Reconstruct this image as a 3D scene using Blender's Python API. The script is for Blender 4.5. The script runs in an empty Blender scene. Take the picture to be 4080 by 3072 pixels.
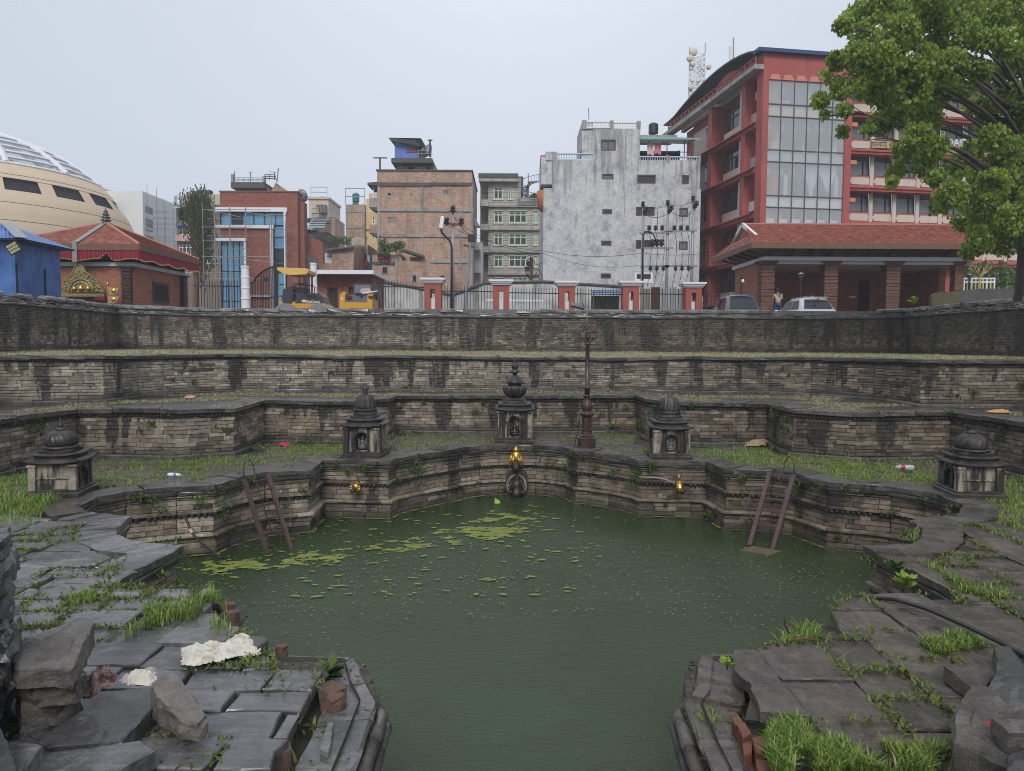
import bpy, bmesh, math, random
import numpy as np
from mathutils import Vector, Matrix, noise as mnoise
from mathutils.geometry import tessellate_polygon
R = math.radians
# ------------------------------------------------------------------ camera
IW, IH, FOC, EYE = 4080.0, 3072.0, 2950.0, 2.45      # photograph size, focal length in its pixels, eye height over the pool terrace
PITCH, ROLL = R(-3.5), R(0.3)
SC = bpy.context.scene
COL = SC.collection
cam = bpy.data.cameras.new('camera')
cam_o = bpy.data.objects.new('camera', cam)
COL.objects.link(cam_o)
cam.sensor_width = 36.0
cam.lens = 36.0 * FOC / IW
cam.clip_end = 4000.0
cam_o.matrix_world = Matrix.Translation((0, 0, EYE)) @ Matrix.Rotation(R(90) + PITCH, 4, 'X') @ Matrix.Rotation(ROLL, 4, 'Z')
SC.camera = cam_o
# ------------------------------------------------------------------ world, sun, exposure
world = bpy.data.worlds.new('World')
SC.world = world
world.use_nodes = True
wn = world.node_tree
wn.nodes.clear()
w_out = wn.nodes.new('ShaderNodeOutputWorld')
w_bg = wn.nodes.new('ShaderNodeBackground')
w_sky = wn.nodes.new('ShaderNodeTexSky')
w_sky.sky_type = 'NISHITA'
w_sky.sun_disc = False
SUN_EL, SUN_ROT = R(42), R(0)
w_sky.sun_elevation = SUN_EL
w_sky.sun_rotation = SUN_ROT
w_sky.dust_density = 4.0
w_bw = wn.nodes.new('ShaderNodeRGBToBW')
w_mix = wn.nodes.new('ShaderNodeMix')                 # an overcast deck evens the clear sky out
w_mix.data_type = 'RGBA'
w_mix.inputs[0].default_value = 0.93
w_mix.inputs[7].default_value = (4.55, 5.05, 5.85, 1)
wn.links.new(w_sky.outputs[0], w_bw.inputs[0])
wn.links.new(w_bw.outputs[0], w_mix.inputs[6])
wn.links.new(w_mix.outputs[2], w_bg.inputs[0])
wn.links.new(w_bg.outputs[0], w_out.inputs[0])
w_bg.inputs[1].default_value = 0.1
sun = bpy.data.lights.new('sun', 'SUN')
sun.energy = 1.5
sun.angle = R(25)
sun.color = (1.0, 0.97, 0.93)
sun_o = bpy.data.objects.new('sun', sun)
COL.objects.link(sun_o)
sun_o.rotation_euler = (R(90) - SUN_EL, 0, R(-4))
SC.view_settings.view_transform = 'Standard'
SC.view_settings.look = 'None'
SC.view_settings.gamma = 1.0
SC.view_settings.use_curve_mapping = False
SC.view_settings.exposure = 0.45
SC.cycles.filter_width = 1.0
SC.cycles.max_bounces = 6
SC.cycles.transparent_max_bounces = 12
SC.cycles.caustics_reflective = False
SC.cycles.caustics_refractive = False
# ------------------------------------------------------------------ pixel <-> world (photograph pixels, real planes)
def ray(px, py):
 u, v = (px - IW / 2) / FOC, -(py - IH / 2) / FOC
 c, s = math.cos(ROLL), math.sin(ROLL)
 u, v = u * c - v * s, u * s + v * c
 cp, sp = math.cos(PITCH), math.sin(PITCH)
 return (u, cp - v * sp, sp + v * cp)
def U(px, py, z=0.0):                                  # the point of a level plane under a pixel
 d = ray(px, py)
 t = (z - EYE) / d[2]
 return (d[0] * t, d[1] * t)
def D(px, py, y):                                      # the point of an upright plane y = const under a pixel
 d = ray(px, py)
 t = y / d[1]
 return (d[0] * t, y, EYE + d[2] * t)
def DX(px, py, y): return D(px, py, y)[0]
def DZ(px, py, y): return D(px, py, y)[2]
def proj(p):
 dx, dy, dz = p[0], p[1], p[2] - EYE
 cp, sp = math.cos(PITCH), math.sin(PITCH)
 f = dy * cp + dz * sp
 if f < 0.05: return None
 u, v = dx / f, (-dy * sp + dz * cp) / f
 c, s = math.cos(ROLL), math.sin(ROLL)
 u, v = u * c + v * s, -u * s + v * c
 return (IW / 2 + FOC * u, IH / 2 - FOC * v)
# ------------------------------------------------------------------ materials
class NT:
 def __init__(s, name):
  s.mat = bpy.data.materials.new(name)
  s.mat.use_nodes = True
  s.t = s.mat.node_tree
  s.b = s.t.nodes['Principled BSDF']
  s.p = None
 def n(s, typ, **kw):
  o = s.t.nodes.new(typ)
  for k, v in kw.items(): setattr(o, k, v)
  return o
 def put(s, sock, v):
  if isinstance(v, bpy.types.NodeSocket): s.t.links.new(v, sock)
  elif v is not None:
   if isinstance(v, (tuple, list)) and len(v) == 3 and sock.type == 'RGBA': v = (*v, 1)
   sock.default_value = v
 def pos(s, sc=(1, 1, 1)):
  if s.p is None: s.p = s.n('ShaderNodeNewGeometry').outputs['Position']
  if sc == (1, 1, 1): return s.p
  m = s.n('ShaderNodeMapping'); m.inputs['Scale'].default_value = sc
  s.put(m.inputs[0], s.p); return m.outputs[0]
 def noise(s, sc, detail=4, rough=.55, vec=None, dist=0):
  o = s.n('ShaderNodeTexNoise')
  s.put(o.inputs['Vector'], vec if vec is not None else s.pos())
  o.inputs['Scale'].default_value = sc; o.inputs['Detail'].default_value = detail
  o.inputs['Roughness'].default_value = rough; o.inputs['Distortion'].default_value = dist
  return o.outputs[0]
 def vor(s, sc, vec=None, feat='F1', out=0):
  o = s.n('ShaderNodeTexVoronoi', feature=feat)
  s.put(o.inputs['Vector'], vec if vec is not None else s.pos())
  o.inputs['Scale'].default_value = sc
  return o.outputs[out]
 def ramp(s, fac, stops, interp='LINEAR'):
  o = s.n('ShaderNodeValToRGB'); o.color_ramp.interpolation = interp
  e = o.color_ramp.elements
  while len(e) < len(stops): e.new(0.5)
  for el, (p, c) in zip(e, stops):
   el.position = p
   el.color = (c, c, c, 1) if not isinstance(c, (tuple, list)) else (*c, 1)
  s.put(o.inputs[0], fac); return o.outputs[0]
 def mix(s, f, a, b, mode='MIX'):
  o = s.n('ShaderNodeMix', data_type='RGBA', blend_type=mode)
  s.put(o.inputs[0], f); s.put(o.inputs[6], a); s.put(o.inputs[7], b); return o.outputs[2]
 def m(s, op, a, b=None, c=None, clamp=False):
  o = s.n('ShaderNodeMath', operation=op, use_clamp=clamp)
  s.put(o.inputs[0], a)
  if b is not None: s.put(o.inputs[1], b)
  if c is not None: s.put(o.inputs[2], c)
  return o.outputs[0]
 def attr(s, name='rnd'):
  return s.n('ShaderNodeAttribute', attribute_name=name).outputs['Fac']
 def xyz(s, v=None):
  o = s.n('ShaderNodeSeparateXYZ'); s.put(o.inputs[0], v if v is not None else s.pos()); return o.outputs
 def bump(s, h, strength=.3, dist=.02):
  o = s.n('ShaderNodeBump'); o.inputs['Strength'].default_value = strength; o.inputs['Distance'].default_value = dist
  s.put(o.inputs['Height'], h)
  s.t.links.new(o.outputs[0], s.b.inputs['Normal'])
 def set(s, **kw):
  nm = dict(col='Base Color', rough='Roughness', metal='Metallic', spec='Specular IOR Level', ior='IOR', alpha='Alpha', trans='Transmission Weight',
                  emc='Emission Color', ems='Emission Strength', sss='Subsurface Weight', coat='Coat Weight', coatr='Coat Roughness')
  for k, v in kw.items(): s.put(s.b.inputs[nm[k]], v)
  return s.mat
MC = {}
def plain(name, col, rough=.6, var=.12, sc=2.0, bump=.12, bsc=40, metal=0, spec=.5, rv=.0, dirt=0.0, streak=0.0, dcol=(.06, .055, .05), coat=0):
 """painted / plastered / metal surface with uneven tone, optional dirt patches and rain streaks"""
 if name in MC: return MC[name]
 k = NT(name)
 n1 = k.noise(sc, 5, .6)
 f = k.m('MULTIPLY_ADD', n1, 2 * var, 1 - var)
 c = k.mix(1.0, col, f, 'MULTIPLY')
 if rv:
  c = k.mix(1.0, c, k.m('MULTIPLY_ADD', k.attr(), 2 * rv, 1 - rv), 'MULTIPLY')
 if dirt:
  d = k.ramp(k.noise(sc * .7, 6, .7), [(.48, 0.), (.72, 1.)])
  c = k.mix(k.m('MULTIPLY', d, dirt), c, dcol)
 if streak:
  v = k.pos((1.0, 1.0, .09))
  d = k.ramp(k.noise(sc * 1.6, 5, .65, v), [(.5, 0.), (.68, 1.)])
  c = k.mix(k.m('MULTIPLY', d, streak), c, dcol)
 k.set(col=c, rough=rough, metal=metal, spec=spec, coat=coat)
 if bump: k.bump(k.noise(bsc, 3), bump, .01)
 MC[name] = k.mat
 return k.mat
# ------------------------------------------------------------------ mesh builder
WPOS = {}
TAGS = ('label', 'category', 'group', 'kind')
def tag(o, label=None, cat=None, group=None, kind=None):
 for k, v in zip(TAGS, (label, cat, group, kind)):
  if v: o[k] = v
 return o
def thing(name, label, cat, loc=(0, 0, 0), group=None, rz=0.0):
 o = bpy.data.objects.new(name, None)
 o.empty_display_size = .2
 COL.objects.link(o)
 o.location = loc
 WPOS[o] = Vector(loc)
 return tag(o, label, cat, group)
class MB:
 def __init__(s): s.v, s.f, s.mi, s.r = [], [], [], []
 def add(s, vs, fs, m=0, r=0.5):
  b = len(s.v)
  s.v.extend(vs)
  for f in fs:
   s.f.append(tuple(i + b for i in f)); s.mi.append(m); s.r.append(r)
  return s
 def box(s, x0, x1, y0, y1, z0, z1, m=0, r=.5):
  return s.add([(x0, y0, z0), (x1, y0, z0), (x1, y1, z0), (x0, y1, z0), (x0, y0, z1), (x1, y0, z1), (x1, y1, z1), (x0, y1, z1)],
                     [(0, 3, 2, 1), (4, 5, 6, 7), (0, 1, 5, 4), (1, 2, 6, 5), (2, 3, 7, 6), (3, 0, 4, 7)], m, r)
 def obox(s, c, size, rz=0, rx=0, ry=0, m=0, r=.5, ch=0.0):
  """oriented box, optionally chamfered on all edges"""
  hx, hy, hz = size[0] / 2, size[1] / 2, size[2] / 2
  mt = Matrix.Translation(c) @ Matrix.Rotation(rz, 4, 'Z') @ Matrix.Rotation(ry, 4, 'Y') @ Matrix.Rotation(rx, 4, 'X')
  if not ch:
   vs = [tuple(mt @ Vector((a * hx, b * hy, d * hz))) for d in (-1, 1) for a, b in ((-1, -1), (1, -1), (1, 1), (-1, 1))]
   return s.add(vs, [(0, 3, 2, 1), (4, 5, 6, 7), (0, 1, 5, 4), (1, 2, 6, 5), (2, 3, 7, 6), (3, 0, 4, 7)], m, r)
  rings = [(-hz, ch), (-hz + ch, 0), (hz - ch, 0), (hz, ch)]
  vs = []
  for z, i in rings:
   for a, b in ((-1, -1), (1, -1), (1, 1), (-1, 1)):
    vs.append(tuple(mt @ Vector((a * (hx - i), b * (hy - i), z))))
  fs = [(3, 2, 1, 0), (12, 13, 14, 15)]
  for k in range(3):
   for j in range(4): fs.append((k * 4 + j, k * 4 + (j + 1) % 4, k * 4 + 4 + (j + 1) % 4, k * 4 + 4 + j))
  return s.add(vs, fs, m, r)
 def quad(s, a, b, c, d, m=0, r=.5): return s.add([a, b, c, d], [(0, 1, 2, 3)], m, r)
 def prism(s, poly, z0, z1, m=0, r=.5, ch=0.0):
  """upright prism over a plan polygon (counter-clockwise), optional chamfered top"""
  n = len(poly)
  vs = [(x, y, z0) for x, y in poly]
  if ch:
   q = offset_closed(poly, -ch)
   vs += [(x, y, z1 - ch) for x, y in poly] + [(x, y, z1) for x, y in q]
  else: vs += [(x, y, z1) for x, y in poly]
  k = len(vs) // n
  fs = [tuple(range(n - 1, -1, -1)), tuple(range((k - 1) * n, k * n))]
  for l in range(k - 1):
   for i in range(n): fs.append((l * n + i, l * n + (i + 1) % n, (l + 1) * n + (i + 1) % n, (l + 1) * n + i))
  return s.add(vs, fs, m, r)
 def tube(s, pts, rad, n=8, m=0, r=.5, cap=True):
  pts = [Vector(p) for p in pts]
  rads = rad if isinstance(rad, (list, tuple)) else [rad] * len(pts)
  vs, fs = [], []
  ref = None
  for i, p in enumerate(pts):
   d = (pts[min(i + 1, len(pts) - 1)] - pts[max(i - 1, 0)])
   if d.length < 1e-9: d = Vector((0, 0, 1))
   d.normalize()
   if ref is None:
    ref = Vector((1, 0, 0)) if abs(d.x) < .9 else Vector((0, 1, 0))
   a = (ref - d * ref.dot(d))
   if a.length < 1e-6: a = d.orthogonal()
   a.normalize(); b = d.cross(a); ref = a
   for k in range(n):
    t = 2 * math.pi * k / n
    vs.append(tuple(p + (a * math.cos(t) + b * math.sin(t)) * rads[i]))
  for i in range(len(pts) - 1):
   for k in range(n): fs.append((i * n + k, i * n + (k + 1) % n, (i + 1) * n + (k + 1) % n, (i + 1) * n + k))
  if cap:
   fs.append(tuple(range(n - 1, -1, -1))); fs.append(tuple(range((len(pts) - 1) * n, len(pts) * n)))
  return s.add(vs, fs, m, r)
 def bar(s, a, b, w, h=None, m=0, r=.5):
  """square bar from a to b"""
  a, b = Vector(a), Vector(b); h = h or w
  d = (b - a).normalized()
  up = Vector((0, 0, 1)) if abs(d.z) < .95 else Vector((0, 1, 0))
  x = d.cross(up).normalized(); y = x.cross(d)
  vs = []
  for p in (a, b):
   for i, j in ((-1, -1), (1, -1), (1, 1), (-1, 1)): vs.append(tuple(p + x * (i * w / 2) + y * (j * h / 2)))
  return s.add(vs, [(0, 1, 2, 3), (7, 6, 5, 4), (0, 4, 5, 1), (1, 5, 6, 2), (2, 6, 7, 3), (3, 7, 4, 0)], m, r)
 def lathe(s, prof, c=(0, 0, 0), n=20, m=0, r=.5, fl=None):
  """prof = [(radius, z)]; fl(angle index, ring index) scales the radius (flutes, spirals)"""
  vs, fs = [], []
  for j, (rr, z) in enumerate(prof):
   for k in range(n):
    t = 2 * math.pi * k / n
    q = rr * (fl(k, j) if fl else 1)
    vs.append((c[0] + q * math.cos(t), c[1] + q * math.sin(t), c[2] + z))
  for j in range(len(prof) - 1):
   for k in range(n): fs.append((j * n + k, j * n + (k + 1) % n, (j + 1) * n + (k + 1) % n, (j + 1) * n + k))
  fs.append(tuple(range(n - 1, -1, -1))); fs.append(tuple(range((len(prof) - 1) * n, len(prof) * n)))
  return s.add(vs, fs, m, r)
 def xf(s, mt, start=0):
  for i in range(start, len(s.v)): s.v[i] = tuple(mt @ Vector(s.v[i]))
  return s
 def build(s, name, mats, parent=None, smooth=False, kind=None, label=None, origin=None):
  if not isinstance(mats, (list, tuple)): mats = [mats]
  if origin is None:
   if s.v:
    a = np.array(s.v); lo, hi = a.min(0), a.max(0)
    origin = Vector(((lo[0] + hi[0]) / 2, (lo[1] + hi[1]) / 2, lo[2]))
   else: origin = Vector((0, 0, 0))
  origin = Vector(origin)
  me = bpy.data.meshes.new(name)
  me.from_pydata([(x - origin[0], y - origin[1], z - origin[2]) for x, y, z in s.v], [], s.f)
  for k in mats: me.materials.append(k)
  if len(mats) > 1: me.polygons.foreach_set('material_index', s.mi)
  at = me.attributes.new('rnd', 'FLOAT', 'FACE')
  at.data.foreach_set('value', s.r)
  if smooth: me.polygons.foreach_set('use_smooth', [True] * len(s.f))
  me.update()
  return link(name, me, origin, parent, kind, label)
def link(name, me, origin, parent=None, kind=None, label=None):
 o = bpy.data.objects.new(name, me)
 COL.objects.link(o)
 o.location = origin
 WPOS[o] = Vector(origin)
 if parent is not None:
  o.parent = parent
  o.matrix_parent_inverse = Matrix.Translation(-WPOS[parent])
 if kind: o['kind'] = kind
 if label: o['label'] = label
 return o
def dup(root, loc, label=None, rz=None):
 """copy of a thing with its parts and sub-parts"""
 r = root.copy(); COL.objects.link(r); r.location = loc; WPOS[r] = Vector(loc)
 if rz is not None: r.rotation_euler = (0, 0, rz)
 if label: r['label'] = label
 for ch in list(root.children):
  c = ch.copy(); COL.objects.link(c); c.parent = r
  for g in list(ch.children):
   d = g.copy(); COL.objects.link(d); d.parent = c
 return r
# ------------------------------------------------------------------ plan geometry
def offset_open(path, d):
 """shift an open path to its right-hand side by d, mitred"""
 out = []
 n = len(path)
 for i in range(n):
  ns = []
  for a, b in ((i - 1, i), (i, i + 1)):
   if 0 <= a and b < n:
    dx, dy = path[b][0] - path[a][0], path[b][1] - path[a][1]
    l = math.hypot(dx, dy) or 1e-9
    ns.append((dy / l, -dx / l))
  if len(ns) == 1: mx, my = ns[0]; k = 1
  else:
   mx, my = ns[0][0] + ns[1][0], ns[0][1] + ns[1][1]
   l = math.hypot(mx, my) or 1e-9
   mx, my = mx / l, my / l
   k = 1 / max(.45, mx * ns[0][0] + my * ns[0][1])
  out.append((path[i][0] + mx * d * k, path[i][1] + my * d * k))
 return out
def offset_closed(poly, d):
 """grow (d > 0) or shrink a counter-clockwise polygon"""
 n = len(poly); out = []
 for i in range(n):
  p, q, t = poly[i - 1], poly[i], poly[(i + 1) % n]
  a = (q[0] - p[0], q[1] - p[1]); b = (t[0] - q[0], t[1] - q[1])
  la, lb = math.hypot(*a) or 1e-9, math.hypot(*b) or 1e-9
  n1, n2 = (a[1] / la, -a[0] / la), (b[1] / lb, -b[0] / lb)
  mx, my = n1[0] + n2[0], n1[1] + n2[1]
  l = math.hypot(mx, my) or 1e-9
  mx, my = mx / l, my / l
  k = 1 / max(.4, mx * n1[0] + my * n1[1])
  out.append((q[0] + mx * d * k, q[1] + my * d * k))
 return out
def inside(p, poly):
 x, y = p; r = False
 for i in range(len(poly)):
  x0, y0 = poly[i - 1]; x1, y1 = poly[i]
  if (y0 > y) != (y1 > y) and x < (x1 - x0) * (y - y0) / (y1 - y0) + x0: r = not r
 return r
def dist_path(p, path):
 best = 1e9
 for a, b in zip(path, path[1:]):
  dx, dy = b[0] - a[0], b[1] - a[1]
  l = dx * dx + dy * dy
  t = 0 if l == 0 else max(0, min(1, ((p[0] - a[0]) * dx + (p[1] - a[1]) * dy) / l))
  best = min(best, math.hypot(p[0] - a[0] - t * dx, p[1] - a[1] - t * dy))
 return best
def area(poly): return sum(poly[i - 1][0] * poly[i][1] - poly[i][0] * poly[i - 1][1] for i in range(len(poly))) / 2
def sheet(name, loops, z, mat, kind='structure', parent=None):
 """level sheet bounded by loops[0] with holes loops[1:]"""
 tr = tessellate_polygon([[Vector((x, y, 0)) for x, y in l] for l in loops])
 pts = [p for l in loops for p in l]
 b = MB()
 fs = []
 for t in tr:
  a = area([pts[i] for i in t])
  if abs(a) > 1e-9: fs.append(tuple(t) if a > 0 else tuple(reversed(t)))
 b.add([(x, y, z) for x, y in pts], fs)
 return b.build(name, mat, parent, kind=kind)
# ================================================================== THE PIT: pool, three terraces, retaining walls
rng = random.Random(11)
Z2, Z3, ZW, ZG = 1.0, 2.0, -1.2, 2.9       # terrace levels, water, street level (the pool terrace is 0)
# ---- stone materials
def stone_wall(name, ztop, zbot, pale=(.42, .36, .285), mid=(.225, .184, .143), dark=(.055, .046, .039), rust=(.24, .14, .07), thr=.5, grime=.9, xdark=0.35, moss=.3, sooty=0):
 k = NT(name)
 r = k.attr()
 base = k.ramp(r, [(0, dark), (.22, mid), (.5, mid), (.78, pale), (.93, pale), (1, rust)])
 big = k.noise(.55, 3, .5)
 fine = k.noise(9, 6, .72)
 blot = k.noise(3.1, 5, .7)
 base = k.mix(k.ramp(big, [(.38, 0.), (.66, .75)]), base, mid)
 base = k.mix(1.0, base, k.m('MULTIPLY_ADD', fine, 2.3, -.12), 'MULTIPLY')
 x, y, z = k.xyz()
 hi = k.noise(55, 4, .7)
 base = k.mix(1.0, base, k.m('MULTIPLY_ADD', hi, 1.3, .35), 'MULTIPLY')
 damp = k.ramp(k.m('ADD', k.m('DIVIDE', x, 14), k.noise(.3, 4, .6)), [(.42, 0.), (.85, .62)])
 base = k.mix(damp, base, k.mix(1.0, (.115, .086, .06), k.m('MULTIPLY_ADD', r, 1.2, .45), 'MULTIPLY'))
 # rain-water tongues hanging from the coping
 sv = k.pos((1.0, 1.0, .16))
 s1 = k.noise(1.6, 4, .62, sv)
 hgt = k.m('DIVIDE', k.m('SUBTRACT', ztop, z), ztop - zbot)
 tongue = k.m('SUBTRACT', k.m('ADD', s1, k.m('ADD', k.m('MULTIPLY', k.m('SUBTRACT', fine, .5), .22), k.m('MULTIPLY', k.m('SUBTRACT', r, .5), .07))), k.m('MULTIPLY_ADD', hgt, .10, thr))
 tm = k.ramp(k.m('MULTIPLY_ADD', tongue, 26, .5), [(.0, 0.), (1., 1.)])
 # damp foot and soot under the coping
 foot = k.ramp(k.m('ADD', hgt, k.m('MULTIPLY', blot, .25)), [(.86, 0.), (1.08, .8)])
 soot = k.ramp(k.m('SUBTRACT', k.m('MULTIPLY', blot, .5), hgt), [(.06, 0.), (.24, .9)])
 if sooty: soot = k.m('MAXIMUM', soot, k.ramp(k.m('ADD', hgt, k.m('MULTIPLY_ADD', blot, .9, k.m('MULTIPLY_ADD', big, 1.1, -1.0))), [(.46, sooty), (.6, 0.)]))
 bm = k.ramp(blot, [(.5, 0.), (.62, 1.)])
 spots = k.m('MULTIPLY', bm, k.m('MULTIPLY_ADD', k.ramp(x, [(0, 0.), (1, 1.)]), xdark, .42))
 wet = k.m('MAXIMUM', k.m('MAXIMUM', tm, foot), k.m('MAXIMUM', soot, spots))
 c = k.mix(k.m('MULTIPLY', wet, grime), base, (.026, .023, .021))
 if moss:
  mm = k.ramp(k.noise(1.7, 6, .7, k.pos((1, 1, 1.3))), [(.56, 0.), (.75, moss)])
  c = k.mix(mm, c, (.055, .075, .022))
 k.set(col=c, rough=k.m('MULTIPLY_ADD', wet, -.32, .82), spec=.4)
 k.bump(k.m('MULTIPLY_ADD', k.noise(22, 8, .78), 1.0, k.m('MULTIPLY', blot, .6)), .55, .015)
 return k.mat
def wet_stone(name, col, col2, rlo=.22, rhi=.6, sc=2.2, bump=.45, bsc=14, rv=.35, moss=.0, bdist=.012, streak=None, sheen_amt=1.0):
 """rain-wet paving stone: tone differs from slab to slab, films of water lie on it in patches"""
 k = NT(name)
 n1 = k.noise(sc, 6, .65)
 n2 = k.noise(sc * 6, 5, .7)
 c = k.mix(k.ramp(n1, [(.35, 0.), (.68, 1.)]), col, col2)
 c = k.mix(1.0, c, k.m('MULTIPLY_ADD', k.attr(), 2 * rv, 1 - rv), 'MULTIPLY')
 c = k.mix(1.0, c, k.m('MULTIPLY_ADD', n2, 1.7, .15), 'MULTIPLY')
 if streak:
  sn = k.noise(1.0, 6, .7, k.pos(streak))
  c = k.mix(k.m('MULTIPLY', k.ramp(sn, [(.5, 0.), (.7, .7)]), sheen_amt), c, tuple(min(1, q * 2.6) for q in col2))  # pale streaks painted into the colour for sky sheen on the chisel ribs
  h = k.m('ADD', k.noise(bsc, 6, .7), k.m('MULTIPLY', sn, 1.6))
 else: h = k.noise(bsc, 6, .7)
 if moss:
  c = k.mix(k.ramp(k.noise(1.3, 6, .7), [(.54, 0.), (.7, moss)]), c, (.045, .07, .018))
 gr = k.noise(70, 4, .75)
 c = k.mix(1.0, c, k.m('MULTIPLY_ADD', gr, 1.5, .25), 'MULTIPLY')
 film = k.ramp(k.noise(1.1, 5, .6), [(.4, 1.), (.62, 0.)])
 pud = k.ramp(k.noise(1.7, 5, .6, k.pos((1, 1.4, 1))), [(.57, 0.), (.61, 1.)])
 c = k.mix(k.m('MULTIPLY', pud, .45), c, tuple(v * .4 for v in col))
 k.set(col=c, rough=k.m('MULTIPLY', k.m('MULTIPLY_ADD', film, rlo - rhi, rhi), k.m('MULTIPLY_ADD', pud, -.75, 1.0)), spec=.6, coat=k.m('MULTIPLY_ADD', film, .5, .12), coatr=.14)
 k.bump(k.m('ADD', h, k.m('MULTIPLY', gr, .35)), bump, bdist)
 nb = [n_ for n_ in k.t.nodes if n_.type == 'BUMP'][0]; k.put(nb.inputs['Strength'], k.m('MULTIPLY_ADD', pud, -bump * .85, bump))
 return k.mat
M_POOL = stone_wall('pool_wall_stone', -.1, -1.25, thr=.56, moss=.55, grime=.82, pale=(.42, .36, .285), mid=(.21, .17, .13))
M_W1 = stone_wall('first_wall_stone', .9, -.02, thr=.52, moss=.45)
M_W2 = stone_wall('second_wall_stone', 1.95, .95, thr=.53, moss=.3, pale=(.50, .445, .36), mid=(.275, .235, .188))
M_W3 = stone_wall('upper_wall_brick', 3.45, 1.95, thr=.49, moss=.12, pale=(.42, .36, .275), mid=(.19, .162, .132), dark=(.05, .045, .043), sooty=.62)
M_MORT = plain('mortar', (.075, .066, .056), .9, .4, 6)
M_COPE = wet_stone('coping_stone', (.05, .045, .041), (.115, .102, .09), .22, .58, 2.5, .9, 18, bdist=.02)
M_BEAD = wet_stone('carved_band_stone', (.022, .020, .019), (.06, .054, .047), .35, .7, 4, .5, 30)
def seg_list(path):
 out = []
 for a, b in zip(path, path[1:]):
  l = math.hypot(b[0] - a[0], b[1] - a[1])
  if l > .04: out.append((a, b, l))
 return out
def stone_geo(a, t, n, l, z0, z1, rg, dep=.16, ch=.007, wob=.007, zf=None):
 """one dressed stone: a = left end, t = along the wall, n = outward"""
 pr = rg.uniform(-.006, .012)
 j = lambda: rg.uniform(-wob, wob)
 vs = []
 for d, ins in ((-dep, 0), (pr - ch, 0), (pr, ch)):
  for u, z in ((ins, z0 + ins), (l - ins, z0 + ins), (l - ins, z1 - ins), (ins, z1 - ins)):
   dj = j() if d > -dep else 0
   uu, zz = u + (j() * .7 if d > -dep else 0), z + (j() * .5 if d > -dep else 0)
   x, y = a[0] + t[0] * uu + n[0] * (d + dj), a[1] + t[1] * uu + n[1] * (d + dj)
   vs.append((x, y, zz + (zf(x, y, zz) if zf else 0)))
 fs = []
 for k in (0, 4):
  for i in range(4): fs.append((k + i, k + (i + 1) % 4, k + 4 + (i + 1) % 4, k + 4 + i))
 fs.append((8, 9, 10, 11))
 return vs, fs
def scr_area(vs, idx):
 ps = [proj(vs[i]) for i in idx]
 if None in ps: return -1
 cx, cy = sum(p[0] for p in ps) / len(ps), sum(p[1] for p in ps) / len(ps)
 if not (-20 < cx < IW + 20 and -20 < cy < IH + 20): return -1
 return -sum(ps[i - 1][0] * -ps[i][1] - ps[i][0] * -ps[i - 1][1] for i in range(len(ps))) / 2 * -1
def place_pieces(pieces, name, mat, parent, limit=300, rest=None, smooth=False):
 """pieces = [(verts, faces, rnd, size in the picture)]; the ones that show largest are parts of their own, the rest one part"""
 order = sorted(range(len(pieces)), key=lambda i: -pieces[i][3])
 single = set(i for i in order[:limit] if pieces[i][3] > 0)
 rb = MB()
 for i, (vs, fs, r, ar) in enumerate(pieces):
  if i in single: MB().add(vs, fs, 0, r).build(name, mat, parent, smooth)
  else: rb.add(vs, fs, 0, r)
 if rb.v: rb.build(rest or name + '_rest', mat, parent, smooth, kind='stuff')
def masonry(path, courses, mat, parent, name='stone', limit=300, zf=None, seed=3, skip=None):
 rg = random.Random(seed)
 pieces = []
 for (z0, z1, off, lmin, lmax) in courses:
  pl = offset_open(path, off)
  for (a, b, L) in seg_list(pl):
   t = ((b[0] - a[0]) / L, (b[1] - a[1]) / L); n = (t[1], -t[0])
   u = 0.0
   while u < L - .01:
    l = rg.uniform(lmin, lmax)
    if L - u - l < lmin * .55: l = L - u
    p = (a[0] + t[0] * u, a[1] + t[1] * u)
    g = .0035
    if not (skip and skip(p[0] + t[0] * l / 2, p[1] + t[1] * l / 2, (z0 + z1) / 2)):
     vs, fs = stone_geo((p[0] + t[0] * g, p[1] + t[1] * g), t, n, l - 2 * g, z0 + g, z1 - g, rg, zf=zf)
     pieces.append((vs, fs, rg.random(), scr_area(vs, (8, 9, 10, 11))))
    u += l
 place_pieces(pieces, name, mat, parent, limit, 'stonework')
def backing(path, z0, z1, off, parent, mat=None, zf=None, name='core'):
 b = MB()
 pl = offset_open(path, off)
 for p, q in zip(pl, pl[1:]):
  vs = [(p[0], p[1], z0), (q[0], q[1], z0), (q[0], q[1], z1), (p[0], p[1], z1)]
  if zf: vs = [(x, y, z + zf(x, y, z)) for x, y, z in vs]
  b.add(vs, [(0, 1, 2, 3)])
 return b.build(name, mat or M_MORT, parent)
def sub_path(path, s0, s1):
 """the stretch of a path between two arc lengths"""
 out, s = [], 0.0
 for a, b in zip(path, path[1:]):
  l = math.hypot(b[0] - a[0], b[1] - a[1])
  if l < 1e-6: continue
  if s + l > s0 and s < s1:
   ta, tb = max(0, (s0 - s) / l), min(1, (s1 - s) / l)
   pa = (a[0] + (b[0] - a[0]) * ta, a[1] + (b[1] - a[1]) * ta)
   pb = (a[0] + (b[0] - a[0]) * tb, a[1] + (b[1] - a[1]) * tb)
   if not out: out.append(pa)
   out.append(pb)
  s += l
 return out
def path_len(path): return sum(math.hypot(b[0] - a[0], b[1] - a[1]) for a, b in zip(path, path[1:]))
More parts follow.
